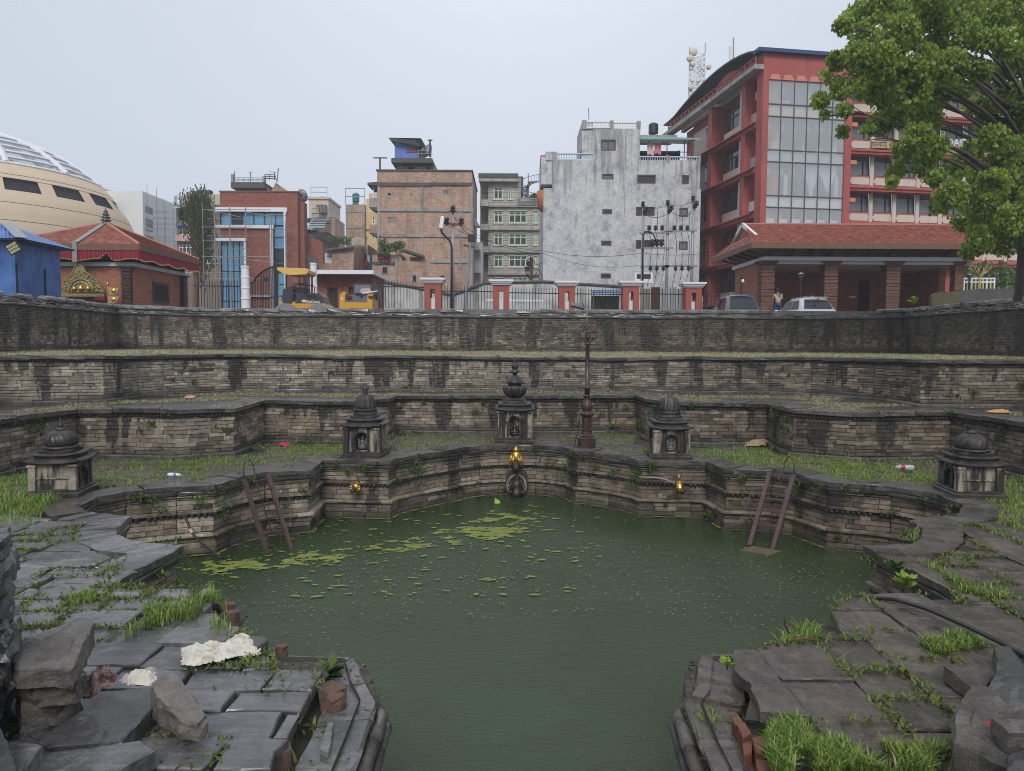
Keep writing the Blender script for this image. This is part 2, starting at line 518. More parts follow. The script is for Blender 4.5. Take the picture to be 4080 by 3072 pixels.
def sweep_pieces(path, prof, lmin, lmax, rg, zf=None, wob=.006, gap=.004, skip=None, keep=1.0):
 """stones cut to a profile [(out, z)] (closed, listed from the top back edge round the front) laid end to end along a path"""
 L = path_len(path); s = 0.0
 out = []
 no = len(prof)
 offs = {o: offset_open(path, o) for o in set(p[0] for p in prof)}
 # arc lengths are measured on the path itself; offset points follow by vertex/parameter
 cum = [0.0]
 for a, b in zip(path, path[1:]): cum.append(cum[-1] + math.hypot(b[0] - a[0], b[1] - a[1]))
 def at(o, q):
  for i in range(len(path) - 1):
   if q <= cum[i + 1] + 1e-9 or i == len(path) - 2:
    l = cum[i + 1] - cum[i]
    t = 0 if l < 1e-9 else min(1, max(0, (q - cum[i]) / l))
    a, b = offs[o][i], offs[o][i + 1]
    return (a[0] + (b[0] - a[0]) * t, a[1] + (b[1] - a[1]) * t)
 while s < L - .02:
  l = rg.uniform(lmin, lmax)
  if L - s - l < lmin * .5: l = L - s
  s0, s1 = s + gap, s + l - gap
  st = sorted([s0] + [c for c in cum if s0 + .03 < c < s1 - .03] + [s1] + [s0 + (s1 - s0) * f for f in (.3, .62)])
  mid = at(prof[0][0], (s0 + s1) / 2)
  if not (skip and skip(*mid)) and rg.random() <= keep:
   dz, do = rg.uniform(-wob, wob), rg.uniform(-wob, wob)
   tl = rg.uniform(-wob, wob)
   vs, fs = [], []
   for j, q in enumerate(st):
    for (o, z) in prof:
     x, y = at(o, q)
     e = dz + tl * (j / max(1, len(st) - 1) - .5) + (rg.uniform(-wob, wob) * .4 if wob else 0)
     zz = z + e + (zf(x, y, z) if zf else 0)
     vs.append((x + rg.uniform(-wob, wob) * .9, y + rg.uniform(-wob, wob) * .9, zz))
   for j in range(len(st) - 1):
    for i in range(no): fs.append((j * no + i, (j + 1) * no + i, (j + 1) * no + (i + 1) % no, j * no + (i + 1) % no))
   fs.append(tuple(range(no))); fs.append(tuple(range(len(st) * no - 1, (len(st) - 1) * no - 1, -1)))
   ar = 0
   p0, p1 = proj(vs[0]), proj(vs[-no])
   if p0 and p1 and (-50 < p0[0] < IW + 50 or -50 < p1[0] < IW + 50) and -50 < p0[1] < IH + 50:
    ar = math.hypot(p0[0] - p1[0], p0[1] - p1[1]) + .01
   out.append((vs, fs, rg.random(), ar))
  s += l
 return out
def beads(path, off, z, rad, step, parent, mat, zf=None, name='carved_band', skip=None):
 """row of carved lotus-petal bosses"""
 b = MB(); rg = random.Random(int(abs(z) * 977) + len(path))
 for (p, q, L) in seg_list(offset_open(path, off)):
  t = ((q[0] - p[0]) / L, (q[1] - p[1]) / L); n = (t[1], -t[0])
  k = max(1, int(L / step)); w = L / k
  for i in range(k):
   if rg.random() < .07: continue
   c = (p[0] + t[0] * (i + .5) * w, p[1] + t[1] * (i + .5) * w)
   if skip and skip(*c): continue
   h = rad * rg.uniform(.8, 1.05); vs = []
   for zz, ww, dd in ((-1, .30, .2), (-.35, .47, .85), (.4, .47, .95), (1, .36, .3)):
    for uu, d2 in ((-ww, -.4), (-ww * .6, dd), (ww * .6, dd), (ww, -.4)):
     x, y = c[0] + t[0] * uu * w + n[0] * d2 * rad, c[1] + t[1] * uu * w + n[1] * d2 * rad
     zq = z + zz * h
     vs.append((x, y, zq + (zf(x, y, zq) if zf else 0)))
   fs = [(r * 4 + c2, r * 4 + c2 + 1, r * 4 + 5 + c2, r * 4 + 4 + c2) for r in range(3) for c2 in range(3)] + [(3, 2, 1, 0), (12, 13, 14, 15)]
   b.add(vs, fs, 0, rg.random())
 return b.build(name, mat, parent, kind='stuff')
# ---- plan of the place, read off the photograph on its level planes
POOL_A = [(-4.0, 7.25), (-3.91, 8.72), (-4.57, 8.85), (-4.92, 9.13), (-5.1, 9.44), (-5.26, 10.12), (-6.0, 10.35), (-6.32, 10.7), (-6.42, 11.36), (-6.21, 11.83),
          (-5.57, 12.16), (-5.0, 12.37), (-4.92, 12.82), (-4.78, 13.09), (-4.52, 13.5), (-3.77, 13.81), (-3.84, 15.0), (-2.45, 14.87), (-2.37, 15.29), (-1.8, 16.0), (-1.22, 16.6),
          (-1.1, 16.82), (-.71, 17.12), (-.3, 17.28), (.15, 17.33), (.56, 17.29), (1.0, 17.1), (1.23, 16.91), (1.41, 16.40), (1.69, 16.31), (2.1, 15.98), (2.48, 15.59), (2.65, 15.2),
          (3.98, 15.11), (4.1, 14.16), (4.96, 14.02), (5.27, 13.73), (5.56, 12.88), (6.46, 12.48), (6.78, 12.1), (6.87, 11.77), (6.84, 11.1), (6.42, 10.49), (5.49, 10.08), (5.42, 9.63),
          (5.2, 9.26), (4.91, 8.95), (4.26, 8.82), (4.32, 8.15), (4.38, 7.12)]
POOL_L = [(-.95, 1.5), (-.95, 4.6), (-.96, 5.2), (-1.1, 5.5), (-1.25, 5.95), (-2.2, 6.0), (-2.5, 6.4), (-2.6, 7.15), (-4.0, 7.2)]
POOL_R = [(4.38, 7.1), (3.2, 7.02), (2.85, 6.5), (2.5, 6.06), (1.57, 6.03), (1.37, 5.38), (1.25, 5.2), (1.22, 4.6), (1.22, 1.5)]
RING = POOL_L[:-1] + POOL_A + POOL_R[1:]                      # clockwise seen from above
EDGE_L = [(-4.02, 7.25), (-3.59, 7.18), (-2.89, 7.17), (-2.83, 6.88), (-2.72, 6.55), (-2.45, 6.3), (-2.15, 5.95), (-1.95, 5.67), (-1.63, 5.65), (-1.48, 5.6), (-1.37, 5.45), (-1.39, 5.3), (-1.4, 4.73), (-1.38, 4.3), (-1.38, 1.5)]
EDGE_R = [(4.38, 7.15), (3.63, 7.11), (3.17, 6.96), (2.92, 6.62), (2.87, 6.38), (2.5, 6.08), (2.13, 5.87), (1.77, 5.78), (1.68, 5.43), (1.72, 5.25), (1.70, 5.1), (1.57, 4.81), (1.75, 4.77), (1.9, 4.70), (2.0, 4.45), (2.25, 4.2), (3.0, 4.0), (3.4, 3.6), (3.4, 1.5)]
WALL1 = [(-9.25, 4), (-9.2, 13.5), (-9.05, 15.35), (-6.95, 15.15), (-5.95, 15.75), (-5.97, 17.75), (-4.05, 17.5), (-3.13, 18.55), (-3.13, 19.7), (-1.0, 19.5), (.5, 19.55), (3.38, 19.95), (3.42, 18.75),
         (3.75, 17.95), (4.5, 17.6), (6.15, 17.75), (6.15, 16.1), (7.2, 15.4), (9.3, 15.6), (9.35, 13.7), (9.6, 4)]
WALL2 = [(-11.6, 4), (-11.4, 16.3), (-9.4, 17.0), (-9.36, 18.5), (-8.87, 19.4), (-7.6, 20.8), (-4.7, 21.05), (-2, 21.5), (1.2, 21.7), (4.8, 21.4), (5.4, 20.95), (7.3, 21.0), (8.3, 20.5), (9.3, 19),
         (9.4, 17), (11.8, 16.9), (12.1, 4)]
WALL3 = [(-12.5, 8), (-17.0, 32.0), (16.8, 32.0), (13.2, 8)]
# ---- street level ground reaching the horizon, water, terraces
k = NT('wet_asphalt_ground')
k.set(col=k.mix(k.noise(.4, 5, .6), (.045, .045, .047), (.085, .082, .08)), rough=.45)
M_GROUND = k.mat
far = 600
loop = [(-far, -far), (far, -far), (far, far), (-far, far)]
hole = [(-12.9, -14), (-12.9, 8), (-17.4, 32.4), (17.2, 32.4), (13.6, 8), (13.6, -14)]
tag(sheet('ground', [loop, hole], ZG, M_GROUND), kind='structure')
k = NT('wet_terrace_earth')
dirt = k.mix(k.ramp(k.noise(1.4, 6, .7), [(.4, 0.), (.65, 1.)]), (.030, .026, .021), (.075, .065, .045))
k.set(col=dirt, rough=.6)
k.bump(k.noise(12, 6, .7), .6, .03)
M_EARTH = k.mat
loopT1 = [(-9.25, 1.4)] + WALL1 + [(9.6, 1.4)] + EDGE_R[::-1] + POOL_A[::-1][1:-1] + EDGE_L
terrace1 = sheet('pool_terrace', [loopT1], -.075, M_EARTH)
loopT2 = [(-11.6, 1.4)] + WALL2 + [(12.1, 1.4)] + [(9.6, 1.4)] + list(reversed(WALL1)) + [(-9.25, 1.4)]
k = NT('terrace_slabs_wet')
sn = k.noise(2.0, 6, .7, k.pos((1, 1.6, 1)))
k.set(col=k.mix(k.ramp(sn, [(.4, 0.), (.7, 1.)]), (.032, .028, .024), (.085, .075, .055)), rough=k.ramp(k.noise(.9, 4), [(.35, .22), (.65, .6)]))
k.bump(k.noise(9, 6, .7), .5, .03)
M_T2 = k.mat
terrace2 = sheet('middle_terrace', [loopT2], Z2 - .035, M_T2)
loopT3 = [(-12.5, 1.4)] + WALL3 + [(13.2, 1.4)] + [(12.1, 1.4)] + list(reversed(WALL2)) + [(-11.6, 1.4)]
k = NT('terrace_mown_hay')
k.set(col=k.mix(k.ramp(k.noise(1.6, 6, .7), [(.4, 0.), (.62, 1.)]), (.10, .09, .06), (.36, .34, .20)), rough=.8)
k.bump(k.noise(14, 6, .7), .6, .03)
terrace3 = sheet('upper_terrace', [loopT3], Z3 - .05, k.mat)
# pool bed and water
k = NT('pool_water')
nz = k.noise(5.5, 3, .6, dist=.5)
rp = k.vor(17, feat='SMOOTH_F1')
alg = k.noise(.5, 4, .6)
fl = k.ramp(k.noise(46, 2, .6), [(.66, 0.), (.72, 1.)])
flm = k.m('MULTIPLY', fl, k.ramp(k.noise(.32, 4, .6), [(.38, .0), (.6, .9)]))
c = k.mix(k.ramp(alg, [(.35, 0.), (.7, 1.)]), (.028, .050, .018), (.040, .066, .027))
c = k.mix(k.m('MULTIPLY', flm, .55), c, (.10, .13, .05))
k.set(col=c, rough=k.m('MULTIPLY_ADD', fl, .25, .07), ior=1.42, spec=.5)
k.bump(k.m('ADD', k.m('MULTIPLY', nz, .7), k.m('MULTIPLY', k.noise(30, 3, .65), .8)), .5, .035)
M_WATER = k.mat
wl = list(reversed(offset_open(RING, -.18)))
sheet('water', [wl], ZW, M_WATER)
sheet('pool_bed', [wl], ZW - 1.2, M_EARTH)
# ---- pool wall: dressed courses between carved bands
pool_wall = thing('pool_wall', 'moulded pale stone wall with carved bands around the green pool', 'wall', (0, 12, ZW))
PC = [(-.215, -.175, -.035, .5, 1.1), (-.26, -.215, -.06, .5, 1.0), (-.345, -.26, -.075, .28, .55), (-.43, -.345, -.075, .25, .5), (-.495, -.43, -.025, .4, .8),
      (-.64, -.555, -.085, .22, .5), (-.73, -.64, -.085, .25, .55), (-.82, -.73, -.085, .22, .5),
      (-.985, -.89, -.035, .25, .55), (-1.08, -.985, -.035, .25, .5), (-1.175, -1.08, -.03, .28, .55), (-1.30, -1.175, .0, .3, .6)]
masonry(POOL_A, PC, M_POOL, pool_wall, limit=300, seed=5)
lowc = [c for c in PC if c[1] < -.2]
for i, pth in enumerate((POOL_L, POOL_R)): masonry(pth, lowc, M_POOL, pool_wall, limit=0, seed=8 + i)
backing(RING, -1.45, -.12, -.12, pool_wall)
ledge = [(-.15, -.825), (.012, -.83), (.035, -.845), (.035, -.875), (.005, -.888), (-.15, -.89)]
place_pieces(sweep_pieces(RING, ledge, .5, 1.0, rng), 'ledge_stone', M_POOL, pool_wall, 80, 'ledge_moulding')
beads(RING, -.055, -.525, .032, .085, pool_wall, M_BEAD)
under = [(-.3, -.11), (-.02, -.112), (.0, -.125), (-.012, -.165), (-.05, -.172), (-.3, -.172)]
cope = [(-.46, .0), (-.012, .0), (.0, -.012), (-.006, -.1), (-.46, -.105)]
COPE_RUN = [(POOL_A[:7], .35, .65, 'M_SLATE'), (POOL_A[6:44], .55, 1.15, 'M_COPE'), (POOL_A[43:], .4, .8, 'M_BROWN')]
place_pieces(sweep_pieces(POOL_A, under, .4, .9, random.Random(4)), 'under_slab', M_COPE, pool_wall, 120, 'under_slab_rest')
# ---- first, second and upper retaining walls
def wave(a, sx, ph): return lambda x, y, z: a * math.sin(x * sx + ph) * .6 + a * mnoise.noise(Vector((x * .35 + ph, y * .35, 0)))
wall1 = thing('retaining_wall', 'lowest stone retaining wall stepping in and out behind the shrines', 'wall', (0, 19, 0), 'terrace walls')
z1f = lambda x, y, z: wave(.022, .7, 1.)(x, y, z) * max(0, z)
cs, z = [], -.02
while z < .8:
 h = rng.choice((.07, .078, .085, .09)); cs.append((z, min(z + h, .815), .0, .2, .5)); z += h
cs.append((.862, .897, -.015, .5, 1.0))
masonry(WALL1, cs, M_W1, wall1, limit=300, zf=z1f, seed=21)
backing(WALL1, -.1, .95, -.03, wall1)
plinth1 = [(-.1, .045), (.07, .04), (.085, .02), (.085, -.06), (-.1, -.06)]
place_pieces(sweep_pieces(WALL1, plinth1, .5, 1.0, rng), 'foot_stone', M_COPE, wall1, 40, 'foot_course')
cope1 = [(-.5, Z2), (.05, Z2), (.065, Z2 - .015), (.058, Z2 - .1), (-.5, Z2 - .105)]
place_pieces(sweep_pieces(WALL1, cope1, .55, 1.3, random.Random(6), zf=z1f, wob=.012), 'coping_slab', M_COPE, wall1, 120, 'coping_rest')
beads(WALL1, .012, .84, .028, .075, wall1, M_BEAD, zf=z1f)
wall2 = thing('retaining_wall', 'middle stone retaining wall with pale courses and dark rain stains', 'wall', (0, 21.5, Z2), 'terrace walls')
def z2f(x, y, z): return (.06 - .12 * max(0, 1 - abs(x) / 10)) * max(0, min(1.2, z - Z2)) + .03 * mnoise.noise(Vector((x * .5, y * .3, z))) * max(0, z - Z2 + .2)
def z2top(x, y): return z2f(x, y, Z3)
cs, z = [], Z2 - .02
while z < 1.84:
 h = rng.choice((.06, .07, .08, .085)); cs.append((z, min(z + h, 1.86), .0, .22, .55)); z += h
masonry(WALL2, cs, M_W2, wall2, limit=300, zf=z2f, seed=31)
backing(WALL2, Z2 - .1, 1.97, -.03, wall2, zf=z2f)
plinth2 = [(-.1, Z2 + .05), (.09, Z2 + .045), (.11, Z2 + .02), (.11, Z2 - .06), (-.1, Z2 - .06)]
place_pieces(sweep_pieces(WALL2, plinth2, .5, 1.2, rng), 'foot_stone', M_COPE, wall2, 40, 'foot_course')
cope2 = [(-.5, Z3), (.05, Z3), (.065, Z3 - .015), (.058, Z3 - .085), (-.5, Z3 - .09)]
place_pieces(sweep_pieces(WALL2, cope2, .7, 1.7, random.Random(7), zf=z2f, wob=.012), 'coping_slab', M_COPE, wall2, 120, 'coping_rest')
beads(WALL2, .008, 1.885, .022, .07, wall2, M_BEAD, zf=z2f)
wall3 = thing('retaining_wall', 'tall sooty brick retaining wall with broken coping below the street', 'wall', (0, 32, Z3), 'terrace walls')
def z3f(x, y, z):
 s = .12 * max(0, (abs(x) - 13.5) / 3.5) if y < 40 else 0
 return (.015 + s * .8 + .02 * mnoise.noise(Vector((x * .3, y * .2, 5)))) * max(0, z - Z3) / 1.5
cs, z = [], Z3 - .02
while z < 3.38:
 cs.append((z, z + .0775, rng.uniform(-.004, .004), .17, .3)); z += .0775
hole3 = lambda x, y, z: y > 31 and ((abs(x - 3.42) < .22 and abs(z - 2.78) < .05) or (abs(x - 13.1 - .12 * math.sin(z * 9)) < .08 and 2.35 < z < 3.3 and int(z / .0775) % 2 == 0))
masonry(WALL3, cs, M_W3, wall3, name='brick', limit=300, zf=z3f, seed=41, skip=hole3)
backing(WALL3, Z3 - .1, 3.44, -.05, wall3, zf=z3f)
mold3 = [(-.4, 3.46), (.06, 3.455), (.075, 3.44), (.06, 3.40), (.01, 3.385), (-.4, 3.385)]
place_pieces(sweep_pieces(WALL3, mold3, .6, 1.4, random.Random(9), zf=z3f, wob=.006), 'moulding_stone', M_COPE, wall3, 60, 'moulding_rest')
M_COPE3 = wet_stone('upper_coping_stone', (.07, .067, .067), (.17, .158, .146), .25, .6, 2.5, .8, 18)
backing(WALL3, 3.44, 3.66, -.14, wall3, M_COPE3, zf=z3f, name='coping_core')
gap3 = lambda x, y: (y > 31 and (-3.6 < x < -2.75)) or (y > 31 and 11.8 < x < 16.2)
for i, (za, zb, o) in enumerate(((3.46, 3.515, .03), (3.515, 3.565, -.02), (3.565, 3.615, -.05))):
 pr = [(-.45, zb), (o - .008, zb), (o, zb - .01), (o, za + .006), (-.45, za + .004)]
 place_pieces(sweep_pieces(WALL3, pr, .35, .9, random.Random(90 + i), zf=z3f, wob=.014, keep=.96 if i < 2 else .85), 'flat_stone', M_COPE3, wall3, 70, 'flat_stones_rest')
rnd3 = [(-.40, 3.63), (-.39, 3.72), (-.33, 3.765), (-.2, 3.78), (-.08, 3.765), (-.02, 3.72), (-.01, 3.63)]
pcs = sweep_pieces(WALL3, list(reversed(rnd3))[::-1], .55, 1.05, random.Random(14), zf=z3f, wob=.018, gap=.01, skip=gap3, keep=.9)
place_pieces(pcs, 'round_coping_stone', M_COPE3, wall3, 80, 'round_coping_rest')
# ================================================================== BUILDINGS BEYOND THE STREET
def Q(ox, oy, s): return lambda x, y: (ox + x * s, oy + y * s)
q1, q2, q3 = Q(0, 500, .4562), Q(800, 500, .4562), Q(1400, 500, .4562)
q4, q5, q6 = Q(2100, 400, .5164), Q(2650, 150, .4502), Q(2800, 800, .5787)
def rect(q, Y, xa, ya, xb, yb):
 a, b, c, d = D(*q(xa, ya), Y), D(*q(xb, yb), Y), D(*q(xa, yb), Y), D(*q(xb, ya), Y)
 return ((a[0] + c[0]) / 2, (b[0] + d[0]) / 2, (c[2] + b[2]) / 2, (a[2] + d[2]) / 2)     # x0, x1, z0, z1
def brick(name, c1, c2, mortar=(.32, .29, .25), rh=.085, bw=.26, var=.35, dirt=.3, streak=.25, bump=.4, rough=.8):
 k = NT(name)
 x, y, z = k.xyz()
 cb = k.n('ShaderNodeCombineXYZ')
 k.put(cb.inputs[0], k.m('ADD', x, y)); k.put(cb.inputs[1], z)
 bt = k.n('ShaderNodeTexBrick')
 k.put(bt.inputs['Vector'], cb.outputs[0])
 for s, v in (('Color1', (*c1, 1)), ('Color2', (*c2, 1)), ('Mortar', (*mortar, 1)), ('Scale', 1.0), ('Mortar Size', .010), ('Brick Width', bw), ('Row Height', rh), ('Bias', 0.0)):
  bt.inputs[s].default_value = v
 c = k.mix(1.0, bt.outputs[0], k.m('MULTIPLY_ADD', k.noise(2.3, 6, .7, k.pos((1, 1, 3))), 2 * var, 1 - var), 'MULTIPLY')
 c = k.mix(k.m('MULTIPLY', k.ramp(k.noise(.5, 6, .7), [(.46, 0.), (.72, 1.)]), dirt), c, (.05, .045, .04))
 if streak: c = k.mix(k.m('MULTIPLY', k.ramp(k.noise(1.2, 5, .6, k.pos((1, 1, .1))), [(.5, 0.), (.7, 1.)]), streak), c, (.06, .055, .05))
 k.set(col=c, rough=rough, spec=.35)
 k.bump(bt.outputs['Fac'], -bump, .01)
 return k.mat
M_BRICK_OLD = brick('old_pale_brick', (.37, .18, .105), (.56, .345, .235), (.48, .42, .36), var=.6, dirt=.45, streak=.4)
M_BRICK_NEW = brick('new_red_brick', (.245, .068, .045), (.35, .13, .09), (.20, .10, .075), var=.28, dirt=.1, streak=.05)
M_BRICK_PAV = brick('pavilion_brick', (.34, .105, .06), (.46, .19, .12), (.26, .13, .09), var=.3, dirt=.12, streak=.1)
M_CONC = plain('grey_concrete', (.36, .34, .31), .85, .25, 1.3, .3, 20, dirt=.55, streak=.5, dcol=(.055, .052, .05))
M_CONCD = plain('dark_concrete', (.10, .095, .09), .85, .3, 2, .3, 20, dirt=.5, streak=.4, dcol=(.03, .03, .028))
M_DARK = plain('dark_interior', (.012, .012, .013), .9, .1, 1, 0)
def glassy(name, col, rough=.07, var=.25, sc=.8, spec=.6):
 k = NT(name)
 k.set(col=k.mix(1.0, col, k.m('MULTIPLY_ADD', k.noise(sc, 3, .5), 2 * var, 1 - var), 'MULTIPLY'), rough=rough, spec=spec)
 MC[name] = k.mat
 return k.mat
M_GLASS = glassy('window_glass', (.035, .04, .045))
M_GLASSP = glassy('pale_window_glass', (.16, .17, .18))
M_BLUE = glassy('blue_reflective_glass', (.145, .33, .50), .06, .12, .5, .8)
M_BLUED = glassy('dark_blue_glass', (.02, .03, .045), .06, .3, .5)
M_WHITE = plain('white_paint', (.78, .78, .79), .5, .06, 1.5, .05)
M_WOOD = plain('dark_carved_wood', (.055, .026, .017), .55, .4, 5, .5, 25)
M_TIMB = plain('brown_timber', (.17, .085, .05), .6, .3, 4, .3, 20)
M_BLACK = plain('black_iron', (.012, .012, .013), .45, .2, 3, .1)
M_GALV = plain('galvanised_pipe', (.26, .27, .27), .45, .2, 4, .1, metal=.4)
M_GREENW = plain('pale_green_window_paint', (.50, .60, .46), .5, .1, 2, .05)
M_BRWN = plain('brown_window_frame', (.085, .055, .04), .55, .2, 3, .1)
def block(t, x0, x1, z0, z1, y0, dep, mat, ops=(), rev=.2, name='wall', top=True, kind=None):
 """box-shaped body whose street side has real openings"""
 b = MB()
 xs = sorted(set([x0, x1] + [min(max(v, x0), x1) for o in ops for v in o[:2]]))
 zs = sorted(set([z0, z1] + [min(max(v, z0), z1) for o in ops for v in o[2:4]]))
 for i in range(len(xs) - 1):
  for j in range(len(zs) - 1):
   cx, cz = (xs[i] + xs[i + 1]) / 2, (zs[j] + zs[j + 1]) / 2
   if any(o[0] < cx < o[1] and o[2] < cz < o[3] for o in ops): continue
   b.quad((xs[i], y0, zs[j]), (xs[i + 1], y0, zs[j]), (xs[i + 1], y0, zs[j + 1]), (xs[i], y0, zs[j + 1]))
 for a, c, e, f in (o[:4] for o in ops):
  y1 = y0 + rev
  b.quad((a, y0, e), (a, y1, e), (a, y1, f), (a, y0, f)); b.quad((c, y1, e), (c, y0, e), (c, y0, f), (c, y1, f))
  b.quad((a, y0, f), (a, y1, f), (c, y1, f), (c, y0, f)); b.quad((a, y1, e), (a, y0, e), (c, y0, e), (c, y1, e))
 y1 = y0 + dep
 b.quad((x0, y1, z0), (x0, y0, z0), (x0, y0, z1), (x0, y1, z1)); b.quad((x1, y0, z0), (x1, y1, z0), (x1, y1, z1), (x1, y0, z1))
 b.quad((x1, y1, z0), (x0, y1, z0), (x0, y1, z1), (x1, y1, z1))
 if top: b.quad((x0, y0, z1), (x1, y0, z1), (x1, y1, z1), (x0, y1, z1))
 return b.build(name, mat, t, kind=kind)
def win(t, o, y, frame, glass, nx=2, nz=1, fw=.07, rec=.12, sill=None, name='window', hz=None):
 x0, x1, z0, z1 = o[:4]
 b = MB(); ya, yb = y + rec - .05, y + rec
 b.box(x0, x0 + fw, ya, yb, z0, z1); b.box(x1 - fw, x1, ya, yb, z0, z1)
 b.box(x0 + fw, x1 - fw, ya, yb, z0, z0 + fw); b.box(x0 + fw, x1 - fw, ya, yb, z1 - fw, z1)
 for i in range(1, nx):
  x = x0 + (x1 - x0) * i / nx
  b.box(x - fw / 2, x + fw / 2, ya + .004, yb - .004, z0 + fw, z1 - fw)
 for z in ([z0 + (z1 - z0) * i / nz for i in range(1, nz)] if hz is None else [z0 + (z1 - z0) * h for h in hz]):
  b.box(x0 + fw, x1 - fw, ya + .008, yb - .008, z - fw / 2, z + fw / 2)
 if sill is not None: b.box(x0 - .1, x1 + .1, y - .1, y + .03, z0 - .12, z0 - .02); b.box(x0 - .1, x1 + .1, y - .1, y + .03, z1 + .03, z1 + .11)
 w = b.build(name, frame if sill is None else [frame], t)
 MB().quad((x0, yb + .01, z0), (x1, yb + .01, z0), (x1, yb + .01, z1), (x0, yb + .01, z1)).build('pane', glass, w)
 return w
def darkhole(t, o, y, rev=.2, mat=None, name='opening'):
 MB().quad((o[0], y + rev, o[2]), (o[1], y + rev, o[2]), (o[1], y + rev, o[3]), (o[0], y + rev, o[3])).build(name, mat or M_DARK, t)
def balusters(t, x0, x1, y, z0, z1, mat, n=None, name='balustrade', dep=.1):
 n = n or max(3, int((x1 - x0) / .2))
 b = MB(); w = (x1 - x0) / n
 for i in range(n):
  c = x0 + w * (i + .5)
  h = z1 - z0 - .2
  b.lathe([(.05, 0), (.05, h * .08), (.028, h * .14), (.055, h * .38), (.026, h * .7), (.045, h * .9), (.045, h)], (c, y, z0 + .1), 6)
 b.box(x0, x1, y - dep, y + dep, z1 - .1, z1); b.box(x0, x1, y - dep, y + dep, z0, z0 + .1)
 return b.build(name, mat, t)
def rail(t, pts, h, mat, step=.35, r=.02, name='railing', bars=2):
 b = MB()
 for a, c in zip(pts, pts[1:]):
  L = math.dist(a, c); n = max(1, int(L / step))
  for i in range(n + 1):
   p = [a[j] + (c[j] - a[j]) * i / n for j in range(3)]
   b.bar(p, (p[0], p[1], p[2] + h), r * 1.6)
  for k in range(1, bars + 1): b.bar((a[0], a[1], a[2] + h * k / bars), (c[0], c[1], c[2] + h * k / bars), r * 2)
 return b.build(name, mat, t)
def tank(t_label, x, y, z, r, h, mat, ribs=5, group=None):
 o = thing('water_tank', t_label, 'tank', (x, y, z), group)
 pr = [(r * .96, 0)]
 for i in range(ribs): pr += [(r, h * .8 * (i + .15) / ribs), (r, h * .8 * (i + .6) / ribs), (r * .93, h * .8 * (i + .8) / ribs)]
 pr += [(r, h * .8), (r * .7, h * .92), (r * .3, h * .96)]
 MB().lathe(pr, (x, y, z), 18).build('barrel', mat, o, True)
 MB().lathe([(r * .3, h * .96), (r * .3, h), (.01, h * 1.01)], (x, y, z), 12).build('lid', mat, o)
 return o
def tile_slope(b, p0, p1, p2, p3, tw=.2, th=.2, rg=None, rise=.035):
 """stepped tiles on the roof plane p0-p1 (eave) to p3-p2 (ridge)"""
 rg = rg or random.Random(1)
 p0, p1, p2, p3 = map(Vector, (p0, p1, p2, p3))
 hgt = ((p3 + p2) / 2 - (p0 + p1) / 2).length
 n = (p1 - p0).cross(p3 - p0)
 n = n.normalized() if n.length > 1e-9 else Vector((0, 0, 1))
 if n.z < 0: n = -n
 rows = max(2, int(hgt / th))
 for j in range(rows):
  a0, a1 = p0.lerp(p3, j / rows), p1.lerp(p2, j / rows)
  b0, b1 = p0.lerp(p3, (j + 1.15) / rows), p1.lerp(p2, (j + 1.15) / rows)
  L = (a1 - a0).length; c = max(1, int(L / tw))
  for i in range(c):
   s, e = i / c, (i + .93) / c
   up = n * (rise * rg.uniform(.8, 1.2))
   v = [a0.lerp(a1, s) + up, a0.lerp(a1, e) + up, b0.lerp(b1, e) + n * .004, b0.lerp(b1, s) + n * .004, a0.lerp(a1, s) - n * .01, a0.lerp(a1, e) - n * .01]
   b.add([tuple(q) for q in v], [(0, 1, 2, 3), (4, 5, 1, 0)], 0, rg.random())
M_TILE = plain('clay_roof_tile', (.36, .135, .095), .55, .2, 2, .15, rv=.3, dirt=.12)
# ---------------------------------------------------------------- dome building far left
Y = 96
dome = thing('domed_building', 'huge sand coloured round building under a glazed steel lattice dome', 'building', (DX(-100, 900, Y), Y, ZG))
dcx = DX(-100, 900, Y)
sc_ = Y / FOC * 1.003
prof_px = [(1300, 560), (1150, 592), (1050, 601), (980, 598), (906, 577), (860, 556), (828, 536), (800, 518), (760, 490), (721, 452), (680, 405), (623, 322), (580, 232), (556, 165), (536, 100), (522, 20)]
PR = [(r * sc_, DZ(200, y, Y)) for y, r in prof_px]
M_SAND = plain('sand_render', (.62, .49, .34), .75, .07, .6, .1, 10)
M_STEEL = plain('white_steel', (.72, .72, .76), .45, .05, 1, 0)
k = NT('dome_glazing'); k.set(col=(.55, .62, .66), rough=.08, alpha=.30); M_DGLASS = k.mat
def ring_r(z):
 for (r0, z0), (r1, z1) in zip(PR, PR[1:]):
  if min(z0, z1) - 1e-6 <= z <= max(z0, z1) + 1e-6: return r0 + (r1 - r0) * (z - z0) / (z1 - z0 or 1)
 return PR[-1][0]
def ring_strip(z0, z1, steps, a0, a1, na, din=0.0):
 b = MB(); vs = []
 for j in range(steps + 1):
  z = z0 + (z1 - z0) * j / steps
  for i in range(na + 1):
   a = a0 + (a1 - a0) * i / na
   vs.append((dcx + (ring_r(z) - din) * math.cos(a), Y + (ring_r(z) - din) * math.sin(a), z))
 fs = [(j * (na + 1) + i, j * (na + 1) + i + 1, (j + 1) * (na + 1) + i + 1, (j + 1) * (na + 1) + i) for j in range(steps) for i in range(na)]
 return b.add(vs, fs)
zt, zs1, zs0 = PR[9][1], DZ(200, 786, Y), DZ(200, 832, Y)
zb_ = [DZ(200, y, Y) for y in (721, 770, 786, 832, 880, 945, 1060, 1300)]
A0, A1 = R(-150), R(40)
for i in (0, 1, 3, 4, 5, 6):
 ring_strip(zb_[i + 1] + .06, zb_[i], 8, A0, A1, 90).build('facade_band', M_SAND, dome, True)
